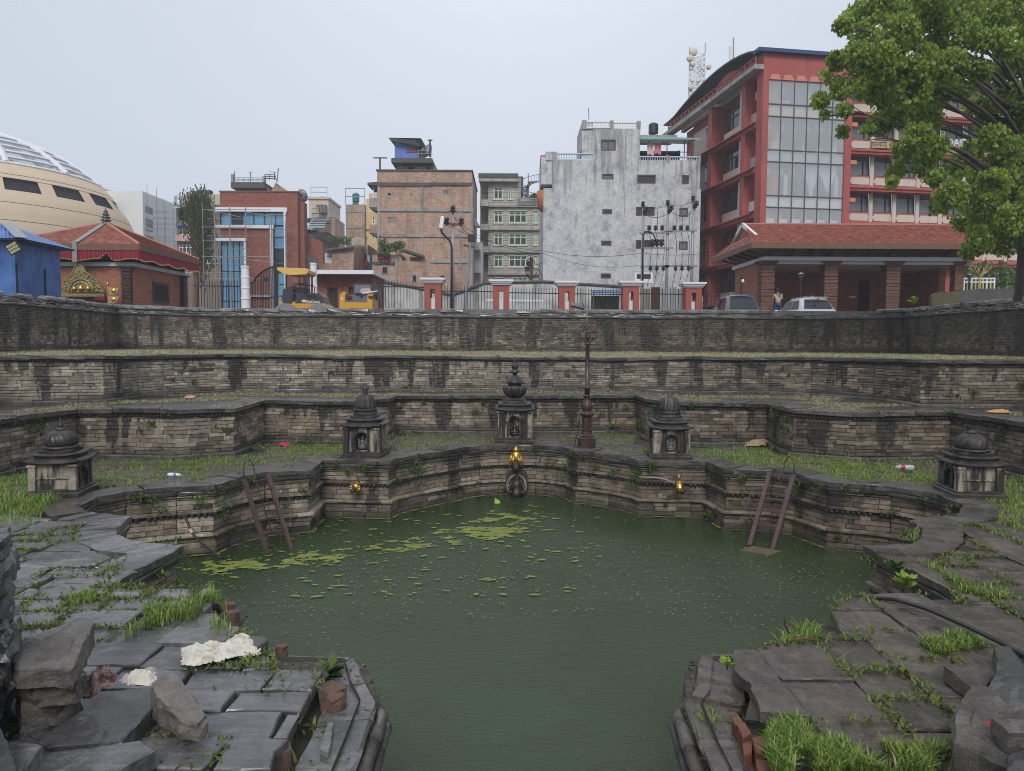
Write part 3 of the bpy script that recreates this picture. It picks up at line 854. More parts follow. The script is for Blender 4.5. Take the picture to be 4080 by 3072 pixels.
ring_strip(zb_[-1], zb_[0], 24, A0, A1, 90, .5).build('inner_wall', M_DARK, dome, True)
sl = R(17.5)
for i in range(11):
 a = A0 + i * sl
 ring_strip(zs0, zs1, 4, a + R(12), a + sl, 6, .02).build('pier', M_SAND, dome, True)
for i in range(11):
 a = A0 + i * sl
 ring_strip(zs0, zs1, 3, a, a + R(12), 8, .9).build('slot_window', M_BLUED, dome, True)
lat = MB()
for i in range(40):
 a = A0 + i * R(9.0)
 wd = .42 if i % 3 == 0 else 0
 if wd == 0: continue
 pts = [(dcx + r * math.cos(a), Y + r * math.sin(a), z) for r, z in PR[9:]]
 lat.tube(pts, .36, 6)
lat.build('main_rib', M_STEEL, dome)
for j, zz in enumerate(np.linspace(PR[9][1], PR[-1][1], 8)):
 r = ring_r(zz)
 MB().tube([(dcx + r * math.cos(a), Y + r * math.sin(a), zz) for a in np.linspace(0, 2 * math.pi, 61)], .17 if j % 2 else .22, 5).build('lattice_ring', M_STEEL, dome)
MB().lathe(PR[9:], (dcx, Y, 0), 60).build('glazing', M_DGLASS, dome, True)
# ---------------------------------------------------------------- blue tin shed
k = NT('blue_corrugated_sheet')
x, y, z = k.xyz()
wv = k.m('SINE', k.m('MULTIPLY', k.m('ADD', x, k.m('MULTIPLY', y, .7)), 42))
k.set(col=k.mix(k.ramp(k.noise(1.2, 5, .6), [(.35, 0.), (.7, 1.)]), (.035, .105, .32), (.10, .23, .55)), rough=.42, metal=.15)
k.bump(wv, .6, .02)
M_TIN = k.mat
Ys = 30.0
shed = thing('tin_shed', 'blue corrugated tin shed standing behind the left wall', 'shed', (DX(62, 1100, Ys), Ys, ZG))
sx1, sy1 = DX(62, 1100, Ys), Ys + 3.0
sx0 = sx1 - 4.5
sze = DZ(62, 965, Ys)
MB().box(sx0, sx1, Ys, sy1, ZG, sze).build('wall', M_TIN, shed)
P_ = lambda xz, Yp: (sx1 + .03, Yp)
for nm, ya, yb_, zt_ in (('door', Ys + .12, Ys + 1.2, DZ(110, 1055, Ys + .6)), ('hatch', Ys + 1.9, Ys + 2.6, DZ(185, 1075, Ys + 2.2))):
 MB().box(sx1 + .005, sx1 + .05, ya, yb_, ZG + .1, zt_).build(nm, M_TIN, shed)
 MB().box(sx1 + .005, sx1 + .03, ya - .1, ya - .03, ZG + .1, zt_).build(nm + '_gap', M_DARK, shed)
b = MB()
c1_, c2_ = D(*q1(188, 985), Ys - .5), D(*q1(640, 1087), sy1 + .6)
c2_ = (c1_[0] - .25, sy1 + .6, c2_[2])
apx = D(*q1(55, 858), Ys + 1.5)
c0, c3 = (sx0 - .5, Ys - .5, c1_[2]), (sx0 - .5, sy1 + .6, c2_[2])
apl = (sx0 + .6, apx[1], apx[2])
for dz in (0, -.05):
 vs = [tuple(Vector(v) + Vector((0, 0, dz))) for v in (c0, c1_, c2_, c3, apx, apl)]
 b.add(vs, [(0, 1, 4, 5), (1, 2, 4), (2, 3, 5, 4), (3, 0, 5)])
b.build('roof', M_TIN, shed)
MB().bar((c1_[0], c1_[1], c1_[2] + .03), (apx[0], apx[1], apx[2] + .04), .45, .03).build('ridge_flashing', plain('grey_flashing', (.30, .31, .34), .5, .15, 3), shed)
fl_ = thing('floodlight', 'square floodlight of lit yellow cells hung on the blue shed corner', 'light', D(*q1(115, 1070), Ys - .6))
fc = D(*q1(115, 1068), Ys - .65)
mt = Matrix.Translation(fc) @ Matrix.Rotation(R(-28), 4, 'Y') @ Matrix.Rotation(R(14), 4, 'X')
b = MB().box(-.25, .25, 0, .08, -.22, .22).xf(mt); b.build('housing', M_BLACK, fl_)
M_LEDY = plain('lamp_cell', (.55, .52, .30), .4, .1)
for i in range(3):
 for j in range(4):
  MB().box(-.2 + j * .105, -.2 + j * .105 + .085, -.02, -.002, -.18 + i * .125, -.18 + i * .125 + .1).xf(mt).build('lamp_cell', M_LEDY, fl_)
MB().bar((fc[0], fc[1] + .1, fc[2] + .1), (fc[0] - .1, Ys - .02, fc[2] + .25), .05).build('bracket', M_BLACK, fl_)
# ---------------------------------------------------------------- left pavilion with pyramid roof
T_X, T_Y, T_H = -22.6, 41.6, 3.6
tp = thing('pavilion', 'square brick pavilion with red pyramid tile roof and crimson valance', 'pavilion', (T_X, T_Y, ZG))
ze, za = 7.2, 8.82
fy, bx = T_Y - T_H, T_X + T_H
hw = 2.95                                            # half width of the walls
wy, wx = T_Y - hw, T_X + hw
zbeam = DZ(*q1(800, 1212), wy)
block(tp, T_X - hw, wx, ZG, zbeam - .1, wy, 2 * hw, M_BRICK_PAV, top=False)
b = MB().box(T_X - hw - .12, wx + .12, wy - .12, T_Y + hw + .12, zbeam - .1, zbeam + .1)
b.build('white_beam', M_WHITE, tp)
b = MB().box(T_X - hw + .1, wx - .1, wy + .1, T_Y + hw - .1, zbeam + .1, ze + .1)
b.build('upper_frieze', M_WOOD, tp)
b = MB(); ap = (T_X, T_Y, za)
cr = [(T_X - T_H, fy), (bx, fy), (bx, T_Y + T_H), (T_X - T_H, T_Y + T_H)]
for i in range(4):
 p, r_ = cr[i], cr[(i + 1) % 4]
 b.add([(*p, ze), (*r_, ze), (T_X, T_Y, za)], [(0, 1, 2)])
b.add([(*c, ze - .02) for c in cr], [(3, 2, 1, 0)])
roof = b.build('roof', M_TILE, tp)
b = MB(); rg = random.Random(4)
for i in range(4):
 p, r_ = cr[i], cr[(i + 1) % 4]
 tile_slope(b, (*p, ze + .02), (*r_, ze + .02), (T_X, T_Y, za + .02), (T_X, T_Y, za + .02), .17, .15, rg)
b.build('roof_tiles', M_TILE, roof, kind='stuff')
for i in range(4):
 MB().tube([(*cr[i], ze + .04), (T_X, T_Y, za + .04)], .07, 6).build('hip_ridge', plain('ridge_tile', (.45, .2, .14), .6, .15, 3), roof)
for i in range(4):
 p, r_ = cr[i], cr[(i + 1) % 4]
 MB().bar((*p, ze - .14), (*r_, ze - .14), .06, .3).build('fascia', M_TIMB, tp)
# struts under the eaves
for i in range(7):
 u = -hw + 2 * hw * (i + .5) / 7
 MB().bar((T_X + u, wy - .08, zbeam + .12), (T_X + u, fy + .15, ze - .1), .1).build('strut', M_WOOD, tp)
 MB().bar((wx + .08, T_Y + u, zbeam + .12), (bx - .15, T_Y + u, ze - .1), .1).build('strut', M_WOOD, tp)
# pleated crimson valance with gold hem
M_CRIM = plain('crimson_cloth', (.28, .012, .035), .75, .3, 5, .2)
M_GOLD = plain('gilt_brass', (.62, .40, .11), .32, .2, 6, .3, 30, metal=.85)
M_GOLDD = plain('dull_cast_brass', (.36, .29, .13), .42, .45, 9, .9, 22, metal=.75)
b, h = MB(), MB()
rg = random.Random(3)
for (p, r_) in ((cr[0], cr[1]), (cr[1], cr[2])):
 n = 150
 for i in range(n):
  u0, u1 = i / n, (i + 1) / n
  o0, o1 = .05 * math.sin(i * 2.1) + .02 * math.sin(i * .7), .05 * math.sin((i + 1) * 2.1) + .02 * math.sin((i + 1) * .7)
  L = math.dist(p, r_); t = ((r_[0] - p[0]) / L, (r_[1] - p[1]) / L); nn = (t[1], -t[0])
  P = lambda u, o: (p[0] + t[0] * L * u + nn[0] * o, p[1] + t[1] * L * u + nn[1] * o)
  d0 = .46 + .05 * math.sin(u0 * 25)
  lift = max(0, .34 - abs(u0 - .765) * 7) if p is cr[0] else 0
  za_, zb = ze - .30, ze - .30 - d0 + lift
  b.add([(*P(u0, o0), zb), (*P(u1, o1), zb), (*P(u1, o1 * .3), za_), (*P(u0, o0 * .3), za_)], [(0, 1, 2, 3)])
  h.add([(*P(u0, o0 + .012), zb - .02), (*P(u1, o1 + .012), zb - .02), (*P(u1, o1 + .012), zb + .035), (*P(u0, o0 + .012), zb + .035)], [(0, 1, 2, 3)])
v = b.build('valance', M_CRIM, tp, True)
h.build('gold_hem', M_GOLD, v)
# carved posts and window
def carved_post(t, x, y, z0, z1, w, mat, rz=0, name='carved_post'):
 b = MB(); zs = [z0, z0 + .9]
 b.obox((x, y, (z0 + z0 + .9) / 2), (w * .86, w * .86, .9), rz)
 z = z0 + .9; rg = random.Random(int(x * 31)); i = 0
 while z < z1 - .1:
  hh = (.10, .05, .14, .06)[i % 4]; ww = w * (1.0, .86, .96, .8)[i % 4]
  hh = min(hh, z1 - z)
  b.obox((x, y, z + hh / 2), (ww, ww, hh - .004), rz); z += hh; i += 1
 b.obox((x, y, z1 - .05), (w * 1.35, w * 1.1, .1), rz)
 return b.build(name, mat, t)
for cx_, cy_ in ((wx - .28, wy - .02), (wx + .02, T_Y + hw - .3)):
 carved_post(tp, cx_, cy_, ZG, zbeam - .1, .5, M_WOOD)
ow = (wx - .006, T_Y - .9, T_Y + .9, 0)
b = MB().box(wx + .004, wx + .06, T_Y - .95, T_Y + .95, ZG + 1.2 + .3, ZG + 2.65)
b.build('lattice_window', M_WOOD, tp)
MB().box(wx + .06, wx + .075, T_Y - .75, T_Y + .75, ZG + 1.65, ZG + 2.5).build('window_screen', M_DARK, tp)
# finial
prf = [(.20, 0), (.22, .06), (.12, .1), (.26, .16), (.28, .22), (.14, .27), (.22, .33), (.23, .39), (.1, .43), (.17, .48), (.18, .54), (.08, .58), (.12, .63), (.11, .7), (.05, .76), (.02, .86)]
fin = MB().lathe(prf, (T_X, T_Y, za - .04), 14).build('finial', M_BEAD, tp, True)
# metal strip running down the roof from the finial
pz = Vector((T_X, T_Y, za + .08)); pe = Vector((DX(300, 1000, fy) + .0, fy - .02, ze + .1))
b = MB().bar(pz, pe, .26, .02); b.bar(pe + Vector((0, -.05, .05)), pe + Vector((0, -.05, -1.0)), .24, .02)
b.build('hanging_banner_strip', plain('dull_silver', (.34, .33, .28), .4, .3, 8, .3, metal=.6), tp)
# gilt arch and flag in front of the pavilion
def pxz(q, Yp): return lambda x, y: (DX(*q(x, y), Yp), DZ(*q(x, y), Yp))
qt = Q(230, 1030, .2292); Yt = wy - .45
P = pxz(qt, Yt)
tor = thing('torana', 'cast brass arched torana with three gilt shrines on brick pavilion front', 'torana', (P(420, 600)[0], Yt, ZG + 1))
outer = [(45, 585), (80, 500), (120, 400), (180, 320), (260, 245), (290, 170), (335, 90), (370, 80), (405, 90), (460, 170), (495, 235), (580, 290), (680, 380), (740, 460), (790, 545), (800, 590)]
def plate(poly, y0, y1):
 b = MB(); n = len(poly)
 vs = [(x, y0, z) for x, z in poly] + [(x, y1, z) for x, z in poly]
 tr = tessellate_polygon([[Vector((x, z, 0)) for x, z in poly]])
 fs = [tuple(t) for t in tr] + [tuple(i + n for i in reversed(t)) for t in tr]
 fs += [(i, (i + 1) % n, n + (i + 1) % n, n + i) for i in range(n)]
 return b.add(vs, fs)
plate([P(*p) for p in outer], Yt, Yt + .12).build('arch_plate', M_GOLDD, tor)
for rad_, yy in ((205, .05), (150, .04)):
 MB().tube([(P(410 + rad_ * math.cos(a), 580 - rad_ * 1.08 * math.sin(a))[0], Yt - .01, P(410 + rad_ * math.cos(a), 580 - rad_ * 1.08 * math.sin(a))[1]) for a in np.linspace(0, math.pi, 17)], yy, 6).build('arch_rib', M_GOLDD, tor, True)
for i in range(len(outer) - 1):
 (x0, y0), (x1, y1) = outer[i], outer[i + 1]
 a, c = P(x0, y0), P(x1, y1)
 MB().tube([(a[0], Yt, a[1]), (c[0], Yt, c[1])], .045, 6).build('rim_scroll', M_GOLDD, tor)
rg = random.Random(8)
b = MB()
for i in range(120):
 a, rr = rg.uniform(.05, math.pi - .05), rg.uniform(.62, .94)
 x, y = 415 + 360 * rr * math.cos(a), 580 - (300 + 90 * math.sin(a) ** 3) * rr * math.sin(a)
 c = P(x, y)
 b.lathe([(.0, -.05), (.05, -.03), (.07, 0), (.05, .03), (.0, .05)], (c[0], Yt, c[1]), 6)
b.build('relief_scrolls', M_GOLDD, tor, True, kind='stuff')
for x, y, s in ((298, 525, 1.), (415, 520, 1.5), (540, 520, 1.15)):
 c = P(x, y)
 MB().lathe([(.0, -.09 * s), (.09 * s, -.07 * s), (.10 * s, 0), (.06 * s, .08 * s), (.02, .13 * s), (0, .15 * s)], (c[0], Yt - .05, c[1]), 12).build('gilt_shrine', M_GOLD, tor, True)
a, c = P(30, 600), P(825, 665)
MB().box(a[0], c[0], Yt - .1, Yt + .12, c[1], a[1] - .02).build('lintel', M_GOLDD, tor)
b = MB(); a, c = P(660, 672), P(835, 720)
for i in range(20):
 u = a[0] + (c[0] - a[0]) * i / 20
 b.tube([(u + .01, Yt - .06, a[1]), (u + .01, Yt - .07, c[1])], .012, 5)
b.build('red_fringe', M_CRIM, tor)
Pf = pxz(qt, wy - .7)
flag = thing('metal_flag', 'pole with two gilded metal pennants by the brick wall', 'flag', (Pf(870, 750)[0], wy - .7, ZG + 1))
a, c = Pf(870, 480), Pf(870, 900)
MB().tube([(a[0], wy - .7, c[1]), (a[0], wy - .7, a[1])], .03, 8).build('pole', M_GOLD, flag)
MB().lathe([(.0, 0), (.05, .03), (.065, .09), (.05, .15), (.02, .2), (0, .22)], (a[0], wy - .7, a[1]), 10).build('knob', M_GOLD, flag, True)
for o in (0, 150):
 pl = [Pf(880, 490 + o), Pf(960, 515 + o), Pf(1075, 505 + o), Pf(1045, 570 + o), Pf(985, 622 + o), Pf(890, 632 + o)]
 f_ = plate(pl, wy - .715, wy - .69).build('pennant', plain('gilded_sheet', (.74, .55, .24), .34, .12, 6, .4, 25, metal=.6), flag)
 c = Pf(970, 558 + o)
 MB().lathe([(.13, 0), (.12, .02), (.09, .03), (.05, .05), (.0, .055)], (0, 0, 0), 14).xf(Matrix.Translation((c[0], wy - .715, c[1])) @ Matrix.Rotation(R(90), 4, 'X')).build('boss', M_GOLD, f_, True)
# ---------------------------------------------------------------- white hall with scaffolding
Y = 82
M_HALL = plain('white_hall_render', (.74, .74, .75), .7, .05, .5, .05, dirt=.05, streak=.08, dcol=(.4, .4, .4))
M_HALLS = M_HALL
Y = 100
hall = thing('hall', 'plain white rendered hall with slit openings beside the dome', 'building', (DX(470, 1000, Y), Y, ZG))
x0, x1, z0, z1 = rect(q1, Y, 925, 572, 1250, 1100)
b = MB()
xr, yr = x1, Y * 1.103
zt2 = z1
ops = [(0, 0)]
b.quad((x0, Y, ZG), (x1, Y, ZG), (x1, Y, z1), (x0, Y, z1))
b.quad((x1, Y, ZG), (xr, yr, ZG), (xr, yr, z1), (x1, Y, z1))
b.quad((x0, Y, z1), (x1, Y, z1), (xr, yr, z1), (x0, yr, z1))
b.quad((x0, yr, ZG), (x0, Y, ZG), (x0, Y, z1), (x0, yr, z1))
b.build('wall', M_HALL, hall)
a_ = rect(q1, Y + 4, 848, 553, 930, 900)
block(hall, a_[0], a_[1], ZG, a_[3], Y + 4, 8, M_HALL)
for ya, yb_ in ((712, 770), (820, 890), (910, 925), (965, 1000)):
 pa, pb = D(*q1(1277, ya), Y + 1.7), D(*q1(1277, yb_), Y + 1.7)
 t = Vector((xr - x1, yr - Y, 0)).normalized(); nn = Vector((t.y, -t.x, 0))
 s0 = Vector((x1, Y, 0)) + t * .7 + nn * .02
 s1 = Vector((x1, Y, 0)) + t * 2.7 + nn * .02
 MB().quad((s0.x, s0.y, pb[2]), (s1.x, s1.y, pb[2]), (s1.x, s1.y, pa[2]), (s0.x, s0.y, pa[2])).build('slit_opening', M_GLASS, hall)
def scaffold(t, poles, levels, y, z0, mat, r=.035, dy=1.1, braces=()):
 """poles = [(x, z_top)], levels = z list"""
 for i, (x, zt_) in enumerate(poles):
  yy = y + (dy if i % 2 else 0)
  b = MB().tube([(x, yy, z0), (x, yy, zt_)], r, 6)
  z = z0 + .5
  while z < zt_:
   b.tube([(x, yy, z), (x, yy, z + .08)], r * 1.7, 6); z += .55
  b.build('standard', mat, t)
 for (z, xa, xb, o) in levels:
  MB().tube([(xa, y + o, z), (xb, y + o, z)], r * .9, 6).build('ledger', mat, t)
 for (a, c) in braces: MB().tube([a, c], r * .8, 6).build('brace', mat, t)
Ysc = 98.5
P = pxz(q1, Ysc)
sca = thing('scaffold', 'slim grey tube scaffold leaning against the white hall', 'scaffold', (P(1350, 900)[0], Ysc, ZG))
pol = [(1283, 520), (1329, 528), (1370, 680), (1395, 632), (1440, 660), (1480, 690)]
scaffold(sca, [(P(x, y)[0], P(x, y)[1]) for x, y in pol],
         [(P(1380, y)[1], P(1280, y)[0], P(1480, y)[0], o) for y in (748, 800, 852, 900, 965, 1000) for o in (0, 1.1)], Ysc, ZG, M_GALV)
# ---------------------------------------------------------------- modern brick building with blue glass
Y = 68
mb = thing('office_building', 'new red brick office block with white framed blue glass bands', 'building', (DX(1040, 1000, Y), Y, ZG))
w = lambda *a: rect(q2, Y, *a)
B = w(175, 583, 850, 1700)
g1, g2, g3 = w(150, 755, 745, 868), w(640, 868, 735, 1700), w(165, 1010, 388, 1700)
x0 = B[0]
g1 = (x0, g1[1], g1[2], g1[3]); g3 = (x0, g3[1], ZG + .3, g3[3]); g2 = (g2[0], g2[1], ZG + .3, g1[2])
block(mb, x0, B[1], ZG, B[3], Y, 1.6, M_BRICK_NEW, [g1, g2, g3], rev=.25)
MB().box(x0, B[1] - 3, Y + 1.6, Y + 9, ZG, B[3] - .3).build('rear_block', M_BRICK_NEW, mb)
r_ = rect(q2, Y + .6, 850, 668, 908, 1700)
block(mb, B[1], r_[1], ZG, r_[3], Y + .6, 1.0, M_BRICK_NEW)
MB().box(x0 - .05, B[1] + .05, Y - .05, Y + 1.65, B[3] + .004, B[3] + .12).build('parapet_cap', M_TIMB, mb)
# side wing stepping down to the right
a, c, d_, e = D(*q2(908, 955), Y + 2), D(*q2(1068, 1020), Y + 2), D(*q2(1068, 1215), Y + 2), D(*q2(908, 1090), Y + 2)
plate([(a[0], a[2]), (c[0], c[2]), (d_[0], d_[2]), (e[0], e[2])], Y + 2, Y + 2.4).build('side_wing', M_BRICK_NEW, mb)
M_FRW = M_WHITE
for nm, p in (('band', w(135, 718, 757, 755)), ('band', w(135, 872, 640, 900)), ('band', w(135, 985, 405, 1010)), ('jamb', w(735, 756, 755, 1700)), ('jamb', w(618, 901, 638, 1700)), ('jamb', w(388, 1011, 405, 1700)), ('band', w(440, 1487, 617, 1505))):
 MB().box(p[0], p[1], Y - .22, Y - .004, max(ZG, p[2]), p[3]).build('white_' + nm, M_FRW, mb)
def glazing(t, o, y, nx, nz, mat, dark=(), fm=M_BLACK, rec=.2, hs=None):
 """mullioned glass wall: every pane its own part"""
 zs = [o[2] + (o[3] - o[2]) * i / nz for i in range(nz + 1)] if hs is None else hs
 b = MB(); wx_ = (o[1] - o[0]) / nx
 for i in range(nx + 1): b.box(o[0] + i * wx_ - .03, o[0] + i * wx_ + .03, y + rec - .07, y + rec, o[2], o[3])
 for z in zs: b.box(o[0], o[1], y + rec - .06, y + rec - .01, z - .03, z + .03)
 fr = b.build('mullions', fm, t)
 for i in range(nx):
  for j in range(len(zs) - 1):
   m_ = M_BLUED if (i, j) in dark else mat
   rgx = random.Random(i * 31 + j)
   ti = rgx.uniform(-.012, .012)
   MB().quad((o[0] + i * wx_, y + rec + .01 + ti, zs[j]), (o[0] + (i + 1) * wx_, y + rec + .01 - ti, zs[j]), (o[0] + (i + 1) * wx_, y + rec + .01 - ti, zs[j + 1]), (o[0] + i * wx_, y + rec + .01 + ti, zs[j + 1])).build('pane', m_, fr)
glazing(mb, g1, Y, 6, 1, M_BLUE, dark={(1, 0)})
glazing(mb, g2, Y, 1, 9, M_BLUE, dark={(0, 5), (0, 6)})
glazing(mb, g3, Y, 4, 6, M_BLUE, dark={(2, 0), (1, 0)})
# scaffold in front of it
Ysc = 66
P = pxz(q2, Ysc)
sc2 = thing('scaffold', 'tall galvanised tube scaffold in front of the blue glass building', 'scaffold', (P(300, 1000)[0], Ysc, ZG))
pol = [(15, 690), (70, 655), (118, 640), (208, 672), (252, 700), (350, 685), (390, 700), (565, 840), (615, 775), (705, 840), (742, 775)]
lev = []
for i, y in enumerate((735, 800, 888, 950, 1010, 1060, 1145, 1200, 1290, 1330)):
 lev.append((P(300, y)[1], P(10, y)[0], P(395 if i % 3 else 610, y)[0], 1.1 * (i % 2)))
for y in (780, 840, 890, 1055, 1190): lev.append((P(600, y)[1], P(565, y)[0], P(745, y)[0], 1.1 * (y % 20 > 5)))
scaffold(sc2, [(P(x, y)[0], P(x, y)[1]) for x, y in pol], lev, Ysc, ZG, M_GALV,
         braces=[((P(70, 740)[0], Ysc, P(70, 740)[1]), (P(350, 800)[0], Ysc, P(350, 800)[1])), ((P(390, 755)[0], Ysc, P(390, 755)[1]), (P(610, 795)[0], Ysc, P(610, 795)[1])),
                 ((P(80, 1145)[0], Ysc, P(80, 1145)[1]), (P(660, 1195)[0], Ysc, P(660, 1195)[1]))])
# ---------------------------------------------------------------- pink-banded flats with creeper, left of the office block
Y = 92
M_PINK = plain('pink_paint', (.62, .36, .34), .7, .1, 1, .1, dirt=.3, streak=.2)
M_BROWNW = plain('brown_render', (.22, .17, .14), .8, .2, 1, .1, dirt=.4, streak=.4)
fl = thing('apartment_building', 'narrow old flats with pink balcony bands beside the white hall', 'building', (DX(745, 1000, Y), Y, ZG))
w = lambda *a: rect(q1, Y, *a)
B = w(1545, 690, 1990, 1500)
wins = [w(1562, 890, 1685, 955), w(1562, 1040, 1690, 1115), w(1780, 1150, 1905, 1205), w(1562, 1220, 1690, 1290), w(1562, 740, 1690, 830)]
block(fl, B[0], B[1], ZG, B[3], Y, 9, M_BROWNW, wins)
for o in wins[:4]: win(fl, o, Y, M_WHITE, M_GLASS, 4, 1, .07, hz=[.68])
darkhole(fl, wins[4], Y)
for (ya, yb_) in ((962, 1015), (1120, 1165)):
 p = w(1545, ya, 1702, yb_)
 MB().box(p[0], p[1], Y - .5, Y - .004, p[2], p[3]).build('balcony_band', M_PINK, fl)
p = w(1555, 868, 1695, 885)
MB().box(p[0], p[1], Y - .7, Y - .004, p[2], p[3]).build('blue_awning', M_TIN, fl)
p = w(1545, 690, 1620, 740)
MB().add([(p[0], Y - 1.5, p[2]), (p[1], Y - 1.5, p[2]), (p[1], Y + .5, p[3]), (p[0], Y + .5, p[3])], [(0, 1, 2, 3)]).build('tin_roof', plain('grey_tin', (.34, .36, .38), .45, .15, 2), fl)
p = D(*q1(1565, 685), Y + 1)
tank('small grey metal water tank on the pink flats', p[0], p[1], p[2] - .2, .55, 1.3, plain('steel_tank', (.45, .47, .5), .35, .1, 2, metal=.5), 7)
p = D(*q1(1828, 640), Y + 6)
MB().box(p[0] - 2, p[0] + 3, Y + 3, Y + 9, B[3], p[2]).build('roof_room', plain('cream_paint', (.55, .50, .38), .7, .1, 1, dirt=.3, streak=.3), fl)
tank('black plastic water tank above the creeper covered flats', p[0], p[1], p[2], .5, 1.15, plain('black_tank_plastic', (.02, .02, .022), .45, .2, 3))
# ---------------------------------------------------------------- old concrete house peeping over the office block
Y = 88
oc = thing('old_house', 'weathered concrete rooftop house with railing behind the office block', 'house', (DX(1010, 800, Y), Y, ZG))
w = lambda *a: rect(q2, Y, *a)
p = w(290, 510, 580, 560); MB().box(p[0], p[1], Y - 1, Y + 6, p[2], p[3]).build('terrace_slab', M_CONCD, oc)
p = w(330, 545, 590, 700); MB().box(p[0], p[1], Y, Y + 6, ZG, p[3]).build('wall', M_CONC, oc)
p = w(290, 440, 310, 508); MB().box(p[0], p[1], Y - 1, Y - .4, p[2], p[3]).build('corner_post', M_CONC, oc)
p = w(563, 455, 580, 508); MB().box(p[0], p[1], Y - 1, Y - .4, p[2], p[3]).build('corner_post', M_CONC, oc)
p = w(312, 470, 560, 508); rail(oc, [(p[0], Y - .8, p[2]), (p[1], Y - .8, p[2])], p[3] - p[2], M_GALV, .5, .03, bars=3)
pl = [D(*q2(*v), Y + .5) for v in ((585, 600), (600, 600), (655, 500), (700, 540), (758, 590), (758, 640), (585, 640))]
plate([(v[0], v[2]) for v in pl], Y + .5, Y + 5).build('sloping_brick_wall', M_BRICK_OLD, oc)
p = w(560, 430, 645, 480); rail(oc, [(p[0], Y, p[2]), (p[1], Y, p[2])], p[3] - p[2], M_BLACK, .4, .04, 'roof_frame', 3)
for (xa, ya, xb, yb_) in ((678, 372, 665, 500), (435, 405, 435, 500), (295, 402, 295, 440), (640, 405, 660, 480)):
 a, c = D(*q2(xa, ya), Y), D(*q2(xb, yb_), Y); MB().tube([c, a], .06, 5).build('roof_pole', M_GALV, oc)
a, c = D(*q2(420, 408), Y), D(*q2(450, 408), Y); MB().bar(a, c, .06).build('aerial', M_GALV, oc)
a, c = D(*q2(597, 405), Y), D(*q2(660, 408), Y); MB().bar(a, c, .06).build('aerial', M_GALV, oc)
# ---------------------------------------------------------------- houses in the gap
def bgw(q, Y): return lambda *a: rect(q, Y, *a)
Y = 118; w = bgw(q2, Y)
M_CREAM = plain('cream_render', (.62, .50, .40), .75, .08, .8, .1, dirt=.2, streak=.2)
ch = thing('house', 'cream house with dark bay window rising behind the gap', 'house', (DX(1270, 900, Y), Y, ZG))
B = w(945, 645, 1118, 1300); o = w(1020, 700, 1105, 775)
block(ch, B[0], B[1], ZG, B[3], Y, 8, M_CREAM)
MB().box(B[0] - .2, B[1] + .2, Y - .2, Y + 8, B[3] + .004, B[3] + .35).build('cornice', M_CREAM, ch)
MB().box(o[0], o[1], Y - .8, Y - .004, o[2], o[3]).build('bay_window', M_BRWN, ch)
for i in range(3):
 xa = o[0] + (o[1] - o[0]) * i / 3
 MB().box(xa + .12, xa + (o[1] - o[0]) / 3 - .08, Y - .83, Y - .805, o[2] + .2, o[3] - .15).build('bay_pane', M_GLASSP, ch)
p = w(1118, 790, 1158, 1300); MB().box(p[0], p[1], Y + 1, Y + 8, ZG, p[3]).build('brick_side', M_BRICK_OLD, ch)
rail(ch, [(B[0] + .3, Y + .3, B[3] + .35), (B[1] - .3, Y + .3, B[3] + .35)], 1.6, M_GALV, 2.4, .04)
p = D(*q2(1067, 640), Y + 3)
tank('flat blue tank lying on the cream house roof', p[0], p[1], B[3] + .35, .8, .6, M_TIN, 2)
Y = 104; w = bgw(q2, Y)
th = thing('house', 'slim brick tower house carrying a green water tank', 'house', (DX(1410, 900, Y), Y, ZG))
B = w(1268, 690, 1435, 1400)
block(th, B[0], B[1], ZG, B[3], Y, 9, M_BRICK_OLD)
for y in (750, 890): p = w(1266, y - 10, 1437, y + 10); MB().box(p[0], p[1], Y - .08, Y + 9.05, p[2], p[3]).build('concrete_band', M_CONC, th)
for x in (1268, 1412): p = w(x, 690, x + 18, 1400); MB().box(p[0], p[1], Y - .06, Y - .004, ZG, p[3]).build('concrete_column', M_CONC, th)
rail(th, [(B[0], Y, B[3]), (B[1], Y, B[3])], 2.2, M_GALV, 1.6, .05)
p = D(*q2(1352, 690), Y + 2)
tank('green ribbed plastic water tank on the slim brick house', p[0], p[1], p[2] - .4, .44, .75, plain('green_tank', (.0, .16, .13), .35, .15, 3), 5)
p2_ = D(*q2(1352, 655), Y + 2)
tank('upper green water tank stacked over the other one', p[0] + .05, p[1], p[2] + .36, .5, 1.25, MC['green_tank'], 5)
Y = 98; w = bgw(q2, Y)
M_YEL = plain('yellow_render', (.68, .50, .22), .7, .08, .8, .1, dirt=.15, streak=.15)
yh = thing('house', 'yellow painted house squeezed left of the big brick house', 'house', (DX(1480, 900, Y), Y, ZG))
B = w(1447, 640, 1560, 1500)
ops = [w(1495, 800, 1520, 860), w(1497, 970, 1520, 1015), w(1462, 700, 1482, 745)]
block(yh, B[0], B[1], ZG, B[3], Y, 8, M_YEL, ops)
for o in ops: win(yh, o, Y, M_WHITE, M_GLASS, 1, 2, .1)
p = w(1456, 580, 1560, 638); MB().box(p[0], p[1], Y + 1, Y + 7, p[2] - 1, p[3]).build('roof_room', M_CREAM, yh)
p = w(1447, 908, 1560, 918); MB().box(p[0], p[1], Y - .1, Y - .004, p[2], p[3]).build('red_band', M_CRIM, yh)
Y = 84; w = bgw(q2, Y)
M_BEIG = plain('beige_render', (.46, .41, .33), .75, .1, .8, .1, dirt=.3, streak=.3)
bh = thing('house', 'low beige house with white balusters over a pair of windows', 'house', (DX(1430, 1000, Y), Y, ZG))
B = w(1338, 1040, 1462, 1500); o = w(1358, 1090, 1428, 1135)
block(bh, B[0], B[1], ZG, B[3], Y, 8, M_BEIG, [o])
